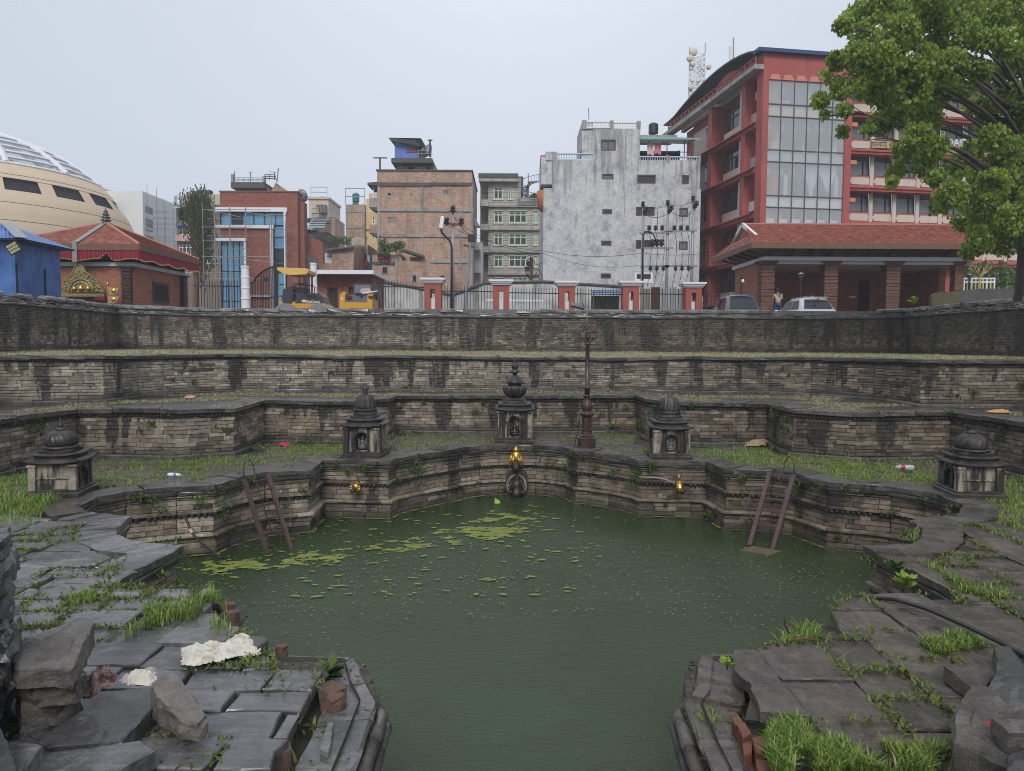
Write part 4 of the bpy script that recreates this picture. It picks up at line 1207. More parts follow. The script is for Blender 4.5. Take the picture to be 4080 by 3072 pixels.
win(bh, o, Y, M_WHITE, M_GLASS, 2, 1, .1)
p = w(1338, 985, 1450, 1060); MB().box(p[0], p[1], Y - 1.2, Y - .9, p[2], p[2] + .8).build('parapet', M_BEIG, bh)
balusters(bh, p[0] + .3, p[1] - .3, Y - 1.05, p[2] + .8, p[3], M_WHITE, 8)
p = w(1325, 1138, 1475, 1200); MB().box(p[0], p[1], Y - 2, Y - .02, p[2], p[3]).build('dark_balcony', M_GLASS, bh)
p = w(1338, 1136, 1475, 1146); MB().box(p[0], p[1], Y - 2.3, Y - 2.01, p[2], p[3]).build('balcony_rail', M_CRIM, bh)
b = MB(); p = w(1325, 1200, 1495, 1258)
for i in range(30):
 u = p[0] + (p[1] - p[0]) * i / 30; e = (p[1] - p[0]) / 30
 b.quad((u, Y - 3.2, p[2]), (u + e * .5, Y - 3.28, p[2]), (u + e * .5, Y - 2.1, p[3]), (u, Y - 2.02, p[3]))
 b.quad((u + e * .5, Y - 3.28, p[2]), (u + e, Y - 3.2, p[2]), (u + e, Y - 2.02, p[3]), (u + e * .5, Y - 2.1, p[3]))
b.build('red_tin_awning', plain('faded_red_tin', (.36, .04, .05), .5, .3, 2, .1, dirt=.3), bh)
Y = 76; w = bgw(q2, Y)
sb = thing('house', 'small brick house under a sloping rusty tin roof', 'house', (DX(1350, 1050, Y), Y, ZG))
pl = [D(*q2(*v), Y) for v in ((1145, 1075), (1335, 1055), (1335, 1400), (1145, 1400))]
plate([(v[0], v[2]) for v in pl], Y, Y + 6).build('wall', M_BRICK_OLD, sb)
p = w(1075, 1110, 1145, 1210); block(sb, p[0], p[1], p[2], p[3], Y + .4, 5, M_WHITE, [(p[0] + .2, p[1] - .2, p[2] + .8, p[3] - .3)])
darkhole(sb, (p[0] + .2, p[1] - .2, p[2] + .8, p[3] - .3), Y + .4)
p = w(1040, 1205, 1340, 1400); MB().box(p[0], p[1], Y - .3, Y - .01, ZG, p[3]).build('lower_wall', M_BRICK_OLD, sb)
a, c = D(*q2(1080, 1080), Y - .5), D(*q2(1335, 1050), Y - .5)
b = MB(); b.add([a, c, (c[0], Y + 6, c[2] + 1), (a[0], Y + 6, a[2] + 1)], [(0, 1, 2, 3)]); b.add([(a[0], a[1], a[2] - .15), (c[0], c[1], c[2] - .15), c, a], [(0, 1, 2, 3)])
b.build('tin_roof', plain('rusty_tin', (.16, .10, .08), .6, .4, 2, .2), sb)
Y = 90; w = bgw(q2, Y)
gh = thing('house', 'cluttered rooftop with blue awning and grey water pipe', 'house', (DX(1255, 950, Y), Y, ZG))
p = w(905, 930, 1110, 1500); block(gh, p[0], p[1], ZG, p[3], Y, 6, M_CONCD)
p = w(900, 818, 1085, 830); MB().box(p[0], p[1], Y - 1, Y + 3, p[2], p[3]).build('blue_roof', M_TIN, gh)
p = w(905, 880, 1000, 915); MB().box(p[0], p[1], Y - .5, Y + 2, p[2], p[3]).build('blue_room', plain('pale_blue_paint', (.24, .38, .55), .6, .1, 1), gh)
for x in (905, 985, 1080): p = w(x, 828, x + 5, 932); MB().box(p[0], p[1], Y - .9, Y - .75, p[2], p[3]).build('post', M_GALV, gh)
a, c = D(*q2(1010, 840), Y - 1.5), D(*q2(1025, 915), Y - 1.5)
b = MB()
for i in range(8):
 t0, t1 = i / 8, (i + 1) / 8
 f = lambda t: ((1 - t) ** 2 * D(*q2(1050, 830), Y)[0] + 2 * t * (1 - t) * D(*q2(1000, 825), Y)[0] + t * t * D(*q2(975, 915), Y)[0], (1 - t) ** 2 * D(*q2(1050, 830), Y)[2] + 2 * t * (1 - t) * D(*q2(1000, 825), Y)[2] + t * t * D(*q2(975, 915), Y)[2])
 u0, u1 = f(t0), f(t1)
 b.quad((u0[0], Y - 2, u0[1]), (u0[0] + 2.0, Y - 2, u0[1]), (u1[0] + 2.0, Y - 2.2, u1[1]), (u1[0], Y - 2.2, u1[1]))
b.build('curved_sheet', plain('grey_sheet', (.36, .38, .42), .5, .1, 1), gh)
p = w(850, 640, 915, 720); MB().box(p[0], p[1], Y + 6, Y + 12, p[2] - 4, p[2] + .4).build('back_terrace', M_BEIG, gh)
balusters(gh, p[0], p[1], Y + 6, p[2] + .4, p[3], plain('pale_green_paint', (.52, .55, .36), .7, .1), 6)
a = D(*q2(878, 615), Y + 6)
MB().lathe([(.0, 0), (.5, .06), (.85, .22)], (0, 0, 0), 14).xf(Matrix.Translation(a) @ Matrix.Rotation(R(-65), 4, 'X') @ Matrix.Rotation(R(25), 4, 'Y')).build('dish', M_GALV, gh, True)
# ---------------------------------------------------------------- big bare-brick house
Y = 80; w = bgw(q3, Y)
bb = thing('brick_house', 'tall bare brick house with concrete frame and blue tarpaulin shack on top', 'house', (DX(1690, 1000, Y), Y, ZG))
B = w(228, 400, 1052, 1500)
zt = B[3]
ops = [w(312, 583, 352, 618), w(515, 585, 535, 618), w(795, 562, 855, 612), w(510, 815, 535, 840), w(312, 800, 390, 850), w(312, 1027, 380, 1075), w(530, 1025, 553, 1062), w(775, 1022, 797, 1050), w(775, 828, 800, 858)]
block(bb, B[0], B[1], ZG, zt, Y, 11, M_BRICK_OLD, ops, rev=.3)
for i, o in enumerate(ops):
 if i == 2: win(bb, o, Y, M_CONC, M_GLASSP, 2, 1, .14)
 elif i in (4, 5):
  b = MB(); nx, nz = 9, 6
  for a in range(nx): b.bar((o[0] + (o[1] - o[0]) * a / nx, Y + .06, o[2]), (o[0] + (o[1] - o[0]) * (a + 1) / nx, Y + .06, o[3]), .07, .05)
  for a in range(nx): b.bar((o[0] + (o[1] - o[0]) * (a + 1) / nx, Y + .1, o[2]), (o[0] + (o[1] - o[0]) * a / nx, Y + .1, o[3]), .07, .05)
  b.build('lattice_panel', M_CONC, bb); darkhole(bb, o, Y, .28, M_CONCD)
 else: darkhole(bb, o, Y, .28); win(bb, o, Y, M_CONC, M_DARK, 1, 1, .09, rec=.03, name='window_surround')
for y0_, y1_, xa, xb in ((500, 530, 228, 690), (500, 525, 690, 1052), (725, 752, 228, 1065), (948, 975, 228, 1052), (1172, 1200, 650, 1052)):
 p = w(xa, y0_, xb, y1_); MB().box(p[0] - .03, p[1] + .03, Y - .14, Y - .004, p[2], p[3]).build('floor_band', M_CONC if y0_ > 510 else M_CONCD, bb)
for x, ya, yb_ in ((235, 530, 1130), (608, 530, 1150), (944, 752, 1250), (1040, 530, 1400)):
 p = w(x, ya, x + 19, yb_); MB().box(p[0], p[1], Y - .09, Y - .004, p[2], p[3]).build('column', M_CONC, bb)
MB().box(B[0] - .1, B[1] + .1, Y - .12, Y + 11.1, zt + .004, zt + .16).build('parapet_cap', M_CONCD, bb)
# left balconies with their own roof
for (ya, yb_, m_) in ((630, 710, M_CONC), (862, 935, M_BRICK_OLD)):
 p = w(152, ya, 236, yb_); MB().box(p[0], p[1] - .05, Y + .3, Y + 3, p[2], p[3]).build('balcony_front', m_, bb)
 p = w(148, yb_, 236, yb_ + 45); b = MB(); b.add([(p[0], Y + .2, p[3]), (p[1], Y + .2, p[3]), (p[1], Y + .2, p[2]), (p[0], Y + 3, p[3]), (p[1], Y + 3, p[3]), (p[1], Y + 3, p[2])], [(0, 2, 1), (3, 4, 5), (0, 3, 5, 2), (0, 1, 4, 3), (1, 2, 5, 4)]); b.build('balcony_bracket', M_CONCD, bb)
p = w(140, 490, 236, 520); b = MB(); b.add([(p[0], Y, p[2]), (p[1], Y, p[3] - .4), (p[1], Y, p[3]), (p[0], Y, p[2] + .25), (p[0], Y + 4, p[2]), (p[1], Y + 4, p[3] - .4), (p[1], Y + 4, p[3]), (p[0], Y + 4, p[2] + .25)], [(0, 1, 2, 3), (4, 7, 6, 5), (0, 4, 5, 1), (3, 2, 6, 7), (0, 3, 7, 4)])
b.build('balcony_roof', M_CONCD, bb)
p = w(183, 520, 189, 630); MB().box(p[0], p[1], Y + .5, Y + .65, p[2], p[3]).build('balcony_post', M_WHITE, bb)
# penthouse
p = w(375, 310, 705, 415); MB().box(p[0], p[1], Y + 2, Y + 8, p[2] - .3, p[3]).build('penthouse_wall', M_CONC, bb)
p = w(340, 272, 700, 312); MB().box(p[0], p[1], Y + .6, Y + 9, p[2], p[3]).build('penthouse_slab', M_CONCD, bb)
for xa, xb in ((378, 475), (530, 560), (612, 635)): p = w(xa, 318, xb, 415); MB().box(p[0], p[1], Y + 1.7, Y + 1.99, p[2], p[3]).build('penthouse_pier', M_CONC, bb)
for xa, xb in ((478, 528), (638, 665)): p = w(xa, 325, xb, 410); MB().box(p[0], p[1], Y + 1.9, Y + 1.99, p[2], p[3]).build('penthouse_door', M_DARK, bb)
p = w(560, 325, 605, 360); win(bb, p, Y + 1.8, M_GREENW, M_GLASSP, 2, 1, .1)
M_TARP = plain('blue_tarpaulin', (.10, .17, .52), .5, .15, 1.5, .5, 4)
p = w(352, 128, 565, 272); sh = MB().box(p[0], p[1], Y + 2, Y + 6, p[2], p[3]).build('tarpaulin_shack', M_TARP, bb)
p = w(565, 140, 587, 272); MB().box(p[0], p[1], Y + 2.3, Y + 6, p[2], p[3]).build('shack_side', M_WOOD, bb)
p = w(458, 150, 560, 195); MB().box(p[0], p[1], Y + 1.94, Y + 1.995, p[2], p[3]).build('shack_patch', plain('dull_red_board', (.22, .08, .07), .7, .2, 2), bb)
a, c = D(*q3(322, 106), Y + 1.4), D(*q3(605, 152), Y + 1.4); e = D(*q3(608, 183), Y + 1.4)
b = MB(); b.add([a, (c[0] - .6, c[1], D(*q3(560, 128), Y + 1.4)[2]), e, (a[0] + .3, Y + 1.4, a[2] - .35), (a[0], Y + 7, a[2] + .3), (e[0], Y + 7, e[2] + .3)], [(0, 1, 2, 3), (0, 4, 5, 1), (1, 5, 2), (0, 3, 4)])
b.quad(a, (e[0], Y + 1.5, e[2] + .9), (e[0], Y + 7, e[2] + 1.2), (a[0], Y + 7, a[2] + .3)); b.build('shack_roof', M_BLACK, bb)
a = D(*q3(675, 230), Y + 2)
ds = thing('satellite_dish', 'small grey satellite dish beside the blue tarpaulin shack', 'dish', (a[0], a[1], a[2] - .8))
MB().lathe([(.0, 0), (.3, .03), (.55, .1), (.78, .24)], (0, 0, 0), 16).xf(Matrix.Translation(a) @ Matrix.Rotation(R(70), 4, 'X') @ Matrix.Rotation(R(-40), 4, 'Y')).build('reflector', plain('grey_dish', (.34, .36, .38), .5, .1), ds, True)
MB().tube([(a[0] + .2, a[1], a[2] - .9), (a[0], a[1], a[2])], .05, 6).build('mast', M_GALV, ds)
rail(bb, [D(*q3(585, 275), Y + 1), D(*q3(700, 275), Y + 1)], .7, M_GALV, 1.2, .03)
for (x, ya, yb_, xa, xb) in ((250, 283, 400, 193, 312), (687, 128, 275, 668, 708)):
 a, c = D(*q3(x, ya), Y + 1), D(*q3(x, yb_), Y + 1)
 an = thing('antenna', 'T-shaped roof antenna standing %s' % ('left on the brick house parapet' if x < 300 else 'above the satellite dish'), 'antenna', c)
 MB().tube([c, a], .09, 6).build('mast', M_BLACK, an); a2, c2 = D(*q3(xa, ya), Y + 1), D(*q3(xb, ya), Y + 1); MB().bar(a2, c2, .14, .1).build('crossbar', M_BLACK, an)
# lower wing
Yw = 76; w = bgw(q3, Yw)
pl = [D(*q3(*v), Yw) for v in ((185, 1400), (870, 1400), (870, 1240), (825, 1215), (690, 1205), (640, 1190), (440, 1180), (440, 1130), (185, 1130))]
wg = plate([(v[0], ZG if i < 2 else v[2]) for i, v in enumerate(pl)], Yw, Yw + 3.4).build('lower_wing', M_BRICK_OLD, bb)
for o in (w(275, 1237, 312, 1288), w(538, 1310, 567, 1362), w(780, 1312, 812, 1340)):
 MB().box(o[0] - .12, o[1] + .12, Yw - .05, Yw - .004, o[2] - .12, o[3] + .12).build('wing_window_surround', M_CONC, bb)
 MB().box(o[0], o[1], Yw - .08, Yw - .052, o[2], o[3]).build('wing_window', M_DARK, bb)
for p in (w(185, 1130, 205, 1400), w(383, 1130, 402, 1400)): MB().box(p[0], p[1], Yw - .1, Yw - .004, ZG, p[3]).build('column', M_CONC, bb)
p = w(185, 1190, 385, 1215); MB().box(p[0], p[1], Yw - .12, Yw - .006, p[2], p[3]).build('floor_band', M_CONCD, bb)
b = MB()
for a, c in (((460, 1095), (630, 1150)),):
 a, c = D(*q3(*a), Yw + .5), D(*q3(*c), Yw + .5); b.bar(a, c, 2.2, .22)
b.build('wing_roof_edge', M_CONCD, bb)
p = w(500, 1140, 620, 1170); MB().box(p[0], p[1], Yw + 1, Yw + 3, p[2] - .5, p[3]).build('wing_upper_wall', M_BRICK_OLD, bb)
# red patterned rug hung out
k = NT('patterned_red_rug')
k.set(col=k.mix(k.ramp(k.vor(5.5), [(.22, 1.), (.3, 0.)]), (.16, .008, .018), (.42, .27, .12)), rough=.9); M_RUG = k.mat
rug = thing('rug', 'dark red patterned rug hanging over the wing wall to dry', 'rug', D(*q3(285, 1200), Yw - .3))
top_ = [(225, 1115), (255, 1120), (285, 1122), (315, 1122), (342, 1125)]; bot = [(228, 1165), (255, 1185), (290, 1198), (320, 1200), (338, 1185)]
b = MB()
for i in range(4):
 f = lambda v, o: D(*q3(*v), Yw - .2 - o)
 b.quad(f(bot[i], .1 * (i % 2)), f(bot[i + 1], .1 * ((i + 1) % 2)), f(top_[i + 1], 0), f(top_[i], 0))
b.build('cloth', M_RUG, rug, True)
# ---------------------------------------------------------------- grey boarded house with green windows
Y = 90; w = bgw(q3, Y)
k = NT('grey_rusticated_render')
x, y, z = k.xyz()
fr_ = k.m('FRACT', k.m('DIVIDE', z, .30))
gl = k.ramp(fr_, [(.0, 0.), (.06, 0.), (.14, 1.), (.95, 1.)])
c = k.mix(1.0, (.45, .42, .375), k.m('MULTIPLY_ADD', k.noise(1.1, 6, .7, k.pos((1, 1, .5))), 1.1, .45), 'MULTIPLY')
c = k.mix(k.m('MULTIPLY', k.ramp(k.noise(1.0, 5, .6, k.pos((1, 1, .15))), [(.5, 0.), (.7, 1.)]), .4), c, (.08, .075, .065))
k.set(col=k.mix(gl, (.07, .065, .055), c), rough=.85); k.bump(gl, .5, .04)
M_RUST = k.mat
gs = thing('grey_house', 'grey horizontally grooved house with pale green windows and spiral stair', 'house', (DX(2030, 1000, Y), Y, ZG))
T_, L_ = w(1195, 460, 1480, 660), w(1195, 655, 1680, 1500)
wt = [w(1243, 535, 1322, 645), w(1370, 535, 1408, 645)]
wl_ = []
for za_, zb_2 in ((750, 850), (945, 1045), (1140, 1235)):
 wl_ += [w(1245, za_, 1322, zb_2), w(1375, za_, 1532, zb_2), w(1590, za_, 1625, zb_2)]
wl_ += [w(1250, 1335, 1320, 1390), w(1412, 1332, 1540, 1395)]
block(gs, T_[0], T_[1], L_[3], T_[3], Y, 7, M_RUST, wt, rev=.2)
block(gs, L_[0], L_[1], ZG, L_[3], Y, 8, M_RUST, wl_, rev=.2)
for i, o in enumerate(wt + wl_):
 wd = o[1] - o[0]
 win(gs, o, Y, M_GREENW, M_GLASSP if wd > 3 else M_GLASS, 2 if wd < 1.6 else (3 if wd < 3 else 6), 1, .13, rec=.1, sill=1, hz=[.7])
s_ = w(1120, 470, 1195, 1500); MB().box(s_[0], s_[1] - .01, Y + 1.5, Y + 8, ZG, s_[3]).build('side_bay', M_RUST, gs)
for ya in (660, 870, 1065): p = w(1125, ya, 1200, ya + 52); MB().box(p[0], p[1], Y - .9, Y + 1.49, p[2], p[3]).build('side_balcony', M_RUST, gs)
for ya, xa, xb in ((705, 1190, 1682), (908, 1190, 1682), (1102, 1190, 1682), (1298, 1190, 1682)):
 p = w(xa, ya, xb, ya + 10); MB().box(p[0], p[1], Y - .35, Y - .004, p[2], p[3]).build('floor_ledge', M_CONC, gs)
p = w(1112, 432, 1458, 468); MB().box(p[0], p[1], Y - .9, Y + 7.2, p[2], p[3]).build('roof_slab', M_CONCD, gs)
p = w(1115, 468, 1458, 500); MB().box(p[0], p[1], Y - .8, Y - .3, p[2], p[3]).build('eave_band', M_RUST, gs)
p = w(1458, 440, 1502, 575); MB().box(p[0], p[1], Y + .3, Y + 5, p[2], p[3]).build('eave_return', M_CONCD, gs)
p = w(1132, 532, 1158, 565); MB().box(p[0], p[1], Y + 1.3, Y + 1.49, p[2], p[3]).build('side_window', M_GLASSP, gs)
p = w(1450, 648, 1660, 700); b = MB(); n = 34
for i in range(n): xa = p[0] + (p[1] - p[0]) * i / n; b.box(xa, xa + (p[1] - p[0]) / n * .55, Y - .3, Y - .1, p[2], p[3])
b.box(p[0], p[1], Y - .32, Y - .05, p[3], p[3] + .15); b.build('terrace_balustrade', M_CONC, gs)
p = w(1180, 390, 1250, 425); MB().box(p[0], p[1], Y + 2, Y + 4, p[2] - .4, p[3]).build('roof_box', M_CONCD, gs)
a, c = D(*q3(1545, 640), Y + 2), D(*q3(1545, 490), Y + 2)
b = MB().tube([a, (c[0], c[1], c[2] + 1)], .07, 6)
for i in range(18):
 t = i / 17; an = t * 5.2 + 1; z_ = a[2] + (c[2] - a[2]) * t
 e = (a[0] + 1.3 * math.cos(an), a[1] + 1.3 * math.sin(an), z_)
 b.bar((a[0], a[1], z_), e, .3, .05); b.bar(e, (e[0], e[1], z_ + .9), .04)
 if i: b.bar((pe_[0], pe_[1], pe_[2] + .9), (e[0], e[1], z_ + .9), .06)
 pe_ = e
b.build('spiral_stair', M_GALV, gs)
a = D(*q3(1550, 1205), Y - .5)
ac = thing('air_conditioner', 'white air conditioner unit with black fan on the grey house', 'air conditioner', a)
MB().obox(a, (.95, .4, .8), ch=.04).build('casing', M_WHITE, ac)
MB().lathe([(.32, 0), (.32, .04), (.05, .06)], (0, 0, 0), 16).xf(Matrix.Translation((a[0] - .05, a[1] - .21, a[2])) @ Matrix.Rotation(R(90), 4, 'X')).build('fan_grille', M_BLACK, ac)
MB().box(a[0] - .5, a[0] + .5, a[1] - .1, Y - .005, a[2] - .5, a[2] - .42).build('bracket', M_BLACK, ac)
# white sliver of a house and tin awnings in the alley between
Y = 86; w = bgw(q3, Y)
sv = thing('house', 'narrow white house side with tin awnings down the alley', 'house', (DX(1905, 1050, Y), Y, ZG))
p = w(1075, 1020, 1145, 1500); MB().box(p[0], p[1], Y, Y + 8, ZG, p[3]).build('white_wall', plain('off_white_wall', (.55, .54, .54), .7, .1, 1, .1, streak=.25), sv)
for xa, ya, xb, yb_ in ((1070, 800, 1125, 885), (1065, 1000, 1128, 1090), (1050, 1190, 1128, 1290)):
 pl = [D(*q3(*v), Y - 1) for v in ((xa, ya), (xb, yb_), (xa + 8, yb_))]
 plate([(v[0], v[2]) for v in pl], Y - 1.5, Y - .2).build('tin_awning', plain('grey_tin', (.3, .3, .3), .5), sv)
# ---------------------------------------------------------------- stained grey concrete house
Y = 64; w = bgw(q4, Y)
k = NT('stained_plaster')
n1, n2 = k.noise(.9, 9, .72), k.noise(4.5, 8, .75)
c = k.ramp(n1, [(.34, (.33, .345, .38)), (.46, (.52, .53, .55)), (.62, (.64, .625, .60))])
c = k.mix(1.0, c, k.m('MULTIPLY_ADD', n2, 1.3, .32), 'MULTIPLY')
c = k.mix(k.ramp(k.noise(.8, 8, .75, k.pos((1, 1, .7))), [(.55, 0.), (.68, .65)]), c, (.19, .18, .165))
x, y, z = k.xyz()
hh = k.m('DIVIDE', k.m('SUBTRACT', DZ(2500, 620, Y), z), 9.0)
st = k.m('SUBTRACT', k.noise(2.6, 4, .6, k.pos((1, 1, .07))), k.m('MULTIPLY_ADD', hh, .22, .5))
c = k.mix(k.ramp(st, [(.0, 0.), (.09, .5)]), c, (.14, .132, .12))
k.set(col=c, rough=.85); k.bump(n2, .25, .03)
M_STAIN = k.mat
gc = thing('concrete_house', 'tall pale grey house of stained bare plaster with few windows', 'house', (DX(2480, 1000, Y), Y, ZG))
ops = [w(580, 567, 667, 610), w(850, 573, 993, 643), w(1195, 577, 1250, 648), w(580, 840, 657, 880), w(840, 822, 985, 893), w(1175, 828, 1242, 900), w(572, 1082, 652, 1122),
       w(838, 1078, 985, 1147), w(1172, 1088, 1240, 1155), w(568, 1335, 648, 1375), w(830, 1322, 973, 1395)]
Bm = w(125, 460, 1335, 1500); Bl = w(195, 460, 1335, 700)
zm = DZ(*q4(700, 680), Y)
block(gc, Bm[0], Bm[1], ZG, zm, Y, 9, M_STAIN, [o for o in ops if o[3] < zm], rev=.22)
block(gc, Bl[0], Bl[1], zm, Bl[3], Y, 9, M_STAIN, [o for o in ops if o[2] > zm], rev=.22)
tw_ = w(510, 218, 872, 462); ot = w(570, 302, 685, 388)
block(gc, tw_[0], tw_[1], Bl[3], tw_[3], Y, 7, M_STAIN, [ot], rev=.2)
for i, o in enumerate(ops + [ot]):
 wide = o[1] - o[0] > 2.2 or i == 11
 fm, gm = (M_WHITE, M_GLASS) if i == 10 else (M_BRWN, M_GLASSP if i in (0, 5, 8, 11) else M_GLASS)
 win(gc, o, Y, fm, gm, 2 if wide else 1, 1, .12 if i != 10 else .2, rec=.1)
 if i == 10:
  MB().box(o[0] - .14, o[1] + .14, Y - .03, Y - .004, o[2] - .16, o[2] - .03).build('window_sill', M_WHITE, gc)
p = w(425, 160, 512, 375); MB().box(p[0], p[1] - .01, Y + .1, Y + 5, p[3] - 3.6, p[3]).build('tower_balcony', M_STAIN, gc)
MB().box(p[0] - .05, p[1] - .02, Y + .5, Y + 5.05, p[2], p[3] - 3.61).build('tower_balcony_room', M_CONCD, gc)
p = w(108, 480, 194, 620); MB().box(p[0], p[1] - .01, Y + .1, Y + 4, p[3] - 1.8, p[3] + .5).build('left_balcony', M_STAIN, gc)
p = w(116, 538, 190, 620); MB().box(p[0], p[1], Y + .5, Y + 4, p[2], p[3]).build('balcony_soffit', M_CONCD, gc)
p = w(105, 418, 145, 482); MB().box(p[0], p[1], Y + .2, Y + 2, p[2], p[3]).build('tile_hood', M_TILE, gc)
p = w(143, 395, 236, 462); MB().box(p[0], p[1], Y + .02, Y + 3, p[2], p[3]).build('parapet_pier', M_STAIN, gc)
p = w(85, 690, 130, 845)
MB().lathe([(.3, 0), (.5, .5), (.6, .9), (.6, p[3] - p[2]), (0.1, p[3] - p[2] + .02)], (p[1] + .0, Y + .7, p[2]), 16).build('orange_drum_balcony', plain('orange_paint', (.42, .14, .05), .6, .15), gc, True)
M_BALB = plain('pale_blue_baluster', (.50, .60, .72), .5, .1)
for (xa, ya, xb, yb_) in ((238, 405, 510, 460), (460, 160, 640, 212), (668, 165, 848, 217), (870, 428, 1072, 470), (1100, 430, 1318, 475)):
 p = w(xa, ya, xb, yb_); balusters(gc, p[0], p[1], Y + .12, p[2], p[3], M_BALB if ya > 300 else M_WHITE, dep=.09)
for (xa, xb, ya, yb_) in ((426, 460, 152, 222), (640, 668, 155, 222), (848, 876, 160, 222), (1072, 1100, 425, 478), (1318, 1340, 425, 480), (868, 872, 160, 460)):
 p = w(xa, ya, xb, yb_); MB().box(p[0], p[1], Y - .02, Y + .3, p[2], p[3]).build('parapet_post', M_CONC, gc)
p = w(426, 214, 512, 222); MB().box(p[0], p[1], Y, Y + .3, p[2], p[3]).build('parapet_sill', M_CONC, gc)
# roof shelter with washing
p = w(868, 285, 1330, 300); q_ = w(868, 300, 1250, 440)
b = MB(); b.add([(p[0], Y - .4, p[3]), (p[1], Y - .4, p[2]), (p[1], Y + 5, p[2] + .9), (p[0], Y + 5, p[3] + .9)], [(0, 1, 2, 3)]); b.add([(p[0], Y - .4, p[2] - .12), (p[1], Y - .4, p[2] - .12), (p[1], Y - .4, p[2]), (p[0], Y - .4, p[3])], [(0, 1, 2, 3)]); b.build('shelter_roof', plain('green_sheet', (.22, .42, .37), .4, .1), gc)
MB().box(q_[0] + .05, q_[1], Y + 3.5, Y + 5, q_[2] - .2, q_[3] - .1).build('shelter_back', M_DARK, gc)
MB().box(q_[0] + 4, q_[1], Y + 3.3, Y + 3.45, q_[2] - .2, q_[3] - .1).build('green_net', plain('green_net', (.02, .10, .06), .8, .3, 3), gc)
for x in (942, 1085, 1220, 1255): o = w(x, 300, x + 6, 440); MB().box(o[0], o[1], Y + .4, Y + .5, o[2], o[3]).build('shelter_post', M_TIMB, gc)
a, c = w(872, 385, 873, 390), w(1250, 385, 1251, 390); MB().bar((a[0], Y + .4, a[2]), (c[0], Y + .4, c[2]), .05).build('shelter_rail', M_BLACK, gc)
for nm, (xa, ya, xb, yb_), cc, lb in (('towel', (930, 328, 980, 415), (.62, .50, .42), 'cream towel drying on the roof of the grey house'), ('towel', (986, 328, 1038, 408), (.62, .22, .26), 'pink towel drying beside the cream one'), ('cloth', (1043, 316, 1066, 340), (.6, .3, .34), 'small pink cloth on the washing line')):
 o = w(xa, ya, xb, yb_); b = MB(); n = 6
 for i in range(n):
  u0, u1 = o[0] + (o[1] - o[0]) * i / n, o[0] + (o[1] - o[0]) * (i + 1) / n
  d0, d1 = .06 * math.sin(i * 1.9), .06 * math.sin((i + 1) * 1.9)
  b.quad((u0, Y + .2 + d0, o[2]), (u1, Y + .2 + d1, o[2] + .1 * math.sin(i)), (u1, Y + .2, o[3]), (u0, Y + .2, o[3]))
 tag(b.build(nm, plain('laundry_%d' % xa, cc, .9, .2, 4), smooth=True), lb, 'laundry', 'washing on the grey house roof')
p = w(1045, 208, 1107, 250)
MB().box(w(875, 250, 1260, 285)[0], w(875, 250, 1260, 285)[1], Y + 5.2, Y + 8, DZ(*q4(1000, 278), Y + 5), DZ(*q4(1000, 262), Y + 5)).build('rear_terrace', M_CONC, gc)
tank('black ribbed water tank behind the washing on the grey house', (p[0] + p[1]) / 2, Y + 6, DZ(*q4(1076, 258), Y + 6), .45, 1.0, MC['black_tank_plastic'])
p = w(735, 105, 798, 158); b = MB(); b.add([(p[0], Y + 3, p[2]), (p[1], Y + 3, p[2]), (p[1] - .1, Y + 4, p[3]), (p[0], Y + 4, p[3])], [(0, 1, 2, 3)]); b.build('roof_sheet', plain('corrugated_grey', (.25, .26, .28), .5, .2), gc)
a, c = D(*q4(475, 60), Y + 1), D(*q4(477, 150), Y + 1); MB().tube([c, a], .03, 5).build('roof_rod', M_BLACK, gc)
# ---------------------------------------------------------------- street wall, stalls
Y = 54
M_LIME = plain('limewashed_wall', (.56, .55, .53), .8, .15, 1.2, .2, dirt=.55, streak=.75, dcol=(.07, .068, .065))
lw = thing('street_wall', 'long limewashed street wall streaked black behind the railings', 'wall', (DX(2350, 1150, Y), Y, ZG))
pts = [(1480, 1115), (1650, 1145), (1800, 1175), (1850, 1160), (1930, 1128), (2160, 1122), (2480, 1142), (2500, 1180), (2800, 1180)]
pl = [D(*v, Y) for v in pts]
plate([(v[0], v[2]) for v in pl] + [(pl[-1][0], ZG), (pl[0][0], ZG)], Y, Y + .3).build('wall', M_LIME, lw)
bk_ = [MB().tube([(pl[i][0], Y, pl[i][2]), (pl[i + 1][0], Y, pl[i + 1][2])], .12, 6).build('wall_cap', M_CONCD, lw) for i in range(7)]
w = lambda xa, ya, xb, yb_: rect(Q(0, 0, 1), Y - 3, xa, ya, xb, yb_)
st_ = thing('market_stall', 'low street stall under a blue plastic sheet behind the railings', 'stall', (DX(2420, 1200, Y - 3), Y - 3, ZG))
p = w(2360, 1160, 2480, 1170); MB().obox(((p[0] + p[1]) / 2, Y - 2.5, p[3]), (p[1] - p[0], 2.0, .06), rx=R(8)).build('blue_sheet', M_TIN, st_)
p = w(2365, 1175, 2475, 1260); MB().box(p[0], p[1], Y - 2, Y - 1.5, ZG, p[3]).build('dark_back', M_CONCD, st_)
for x in (2362, 2476): p = w(x, 1168, x + 4, 1260); MB().box(p[0], p[1], Y - 3.3, Y - 3.2, ZG, p[3]).build('stall_post', M_TIMB, st_)
tf = thing('tin_fence', 'fence of upright rusty and grey corrugated sheets behind the poles', 'fence', (DX(2650, 1200, Y - 4), Y - 4, ZG))
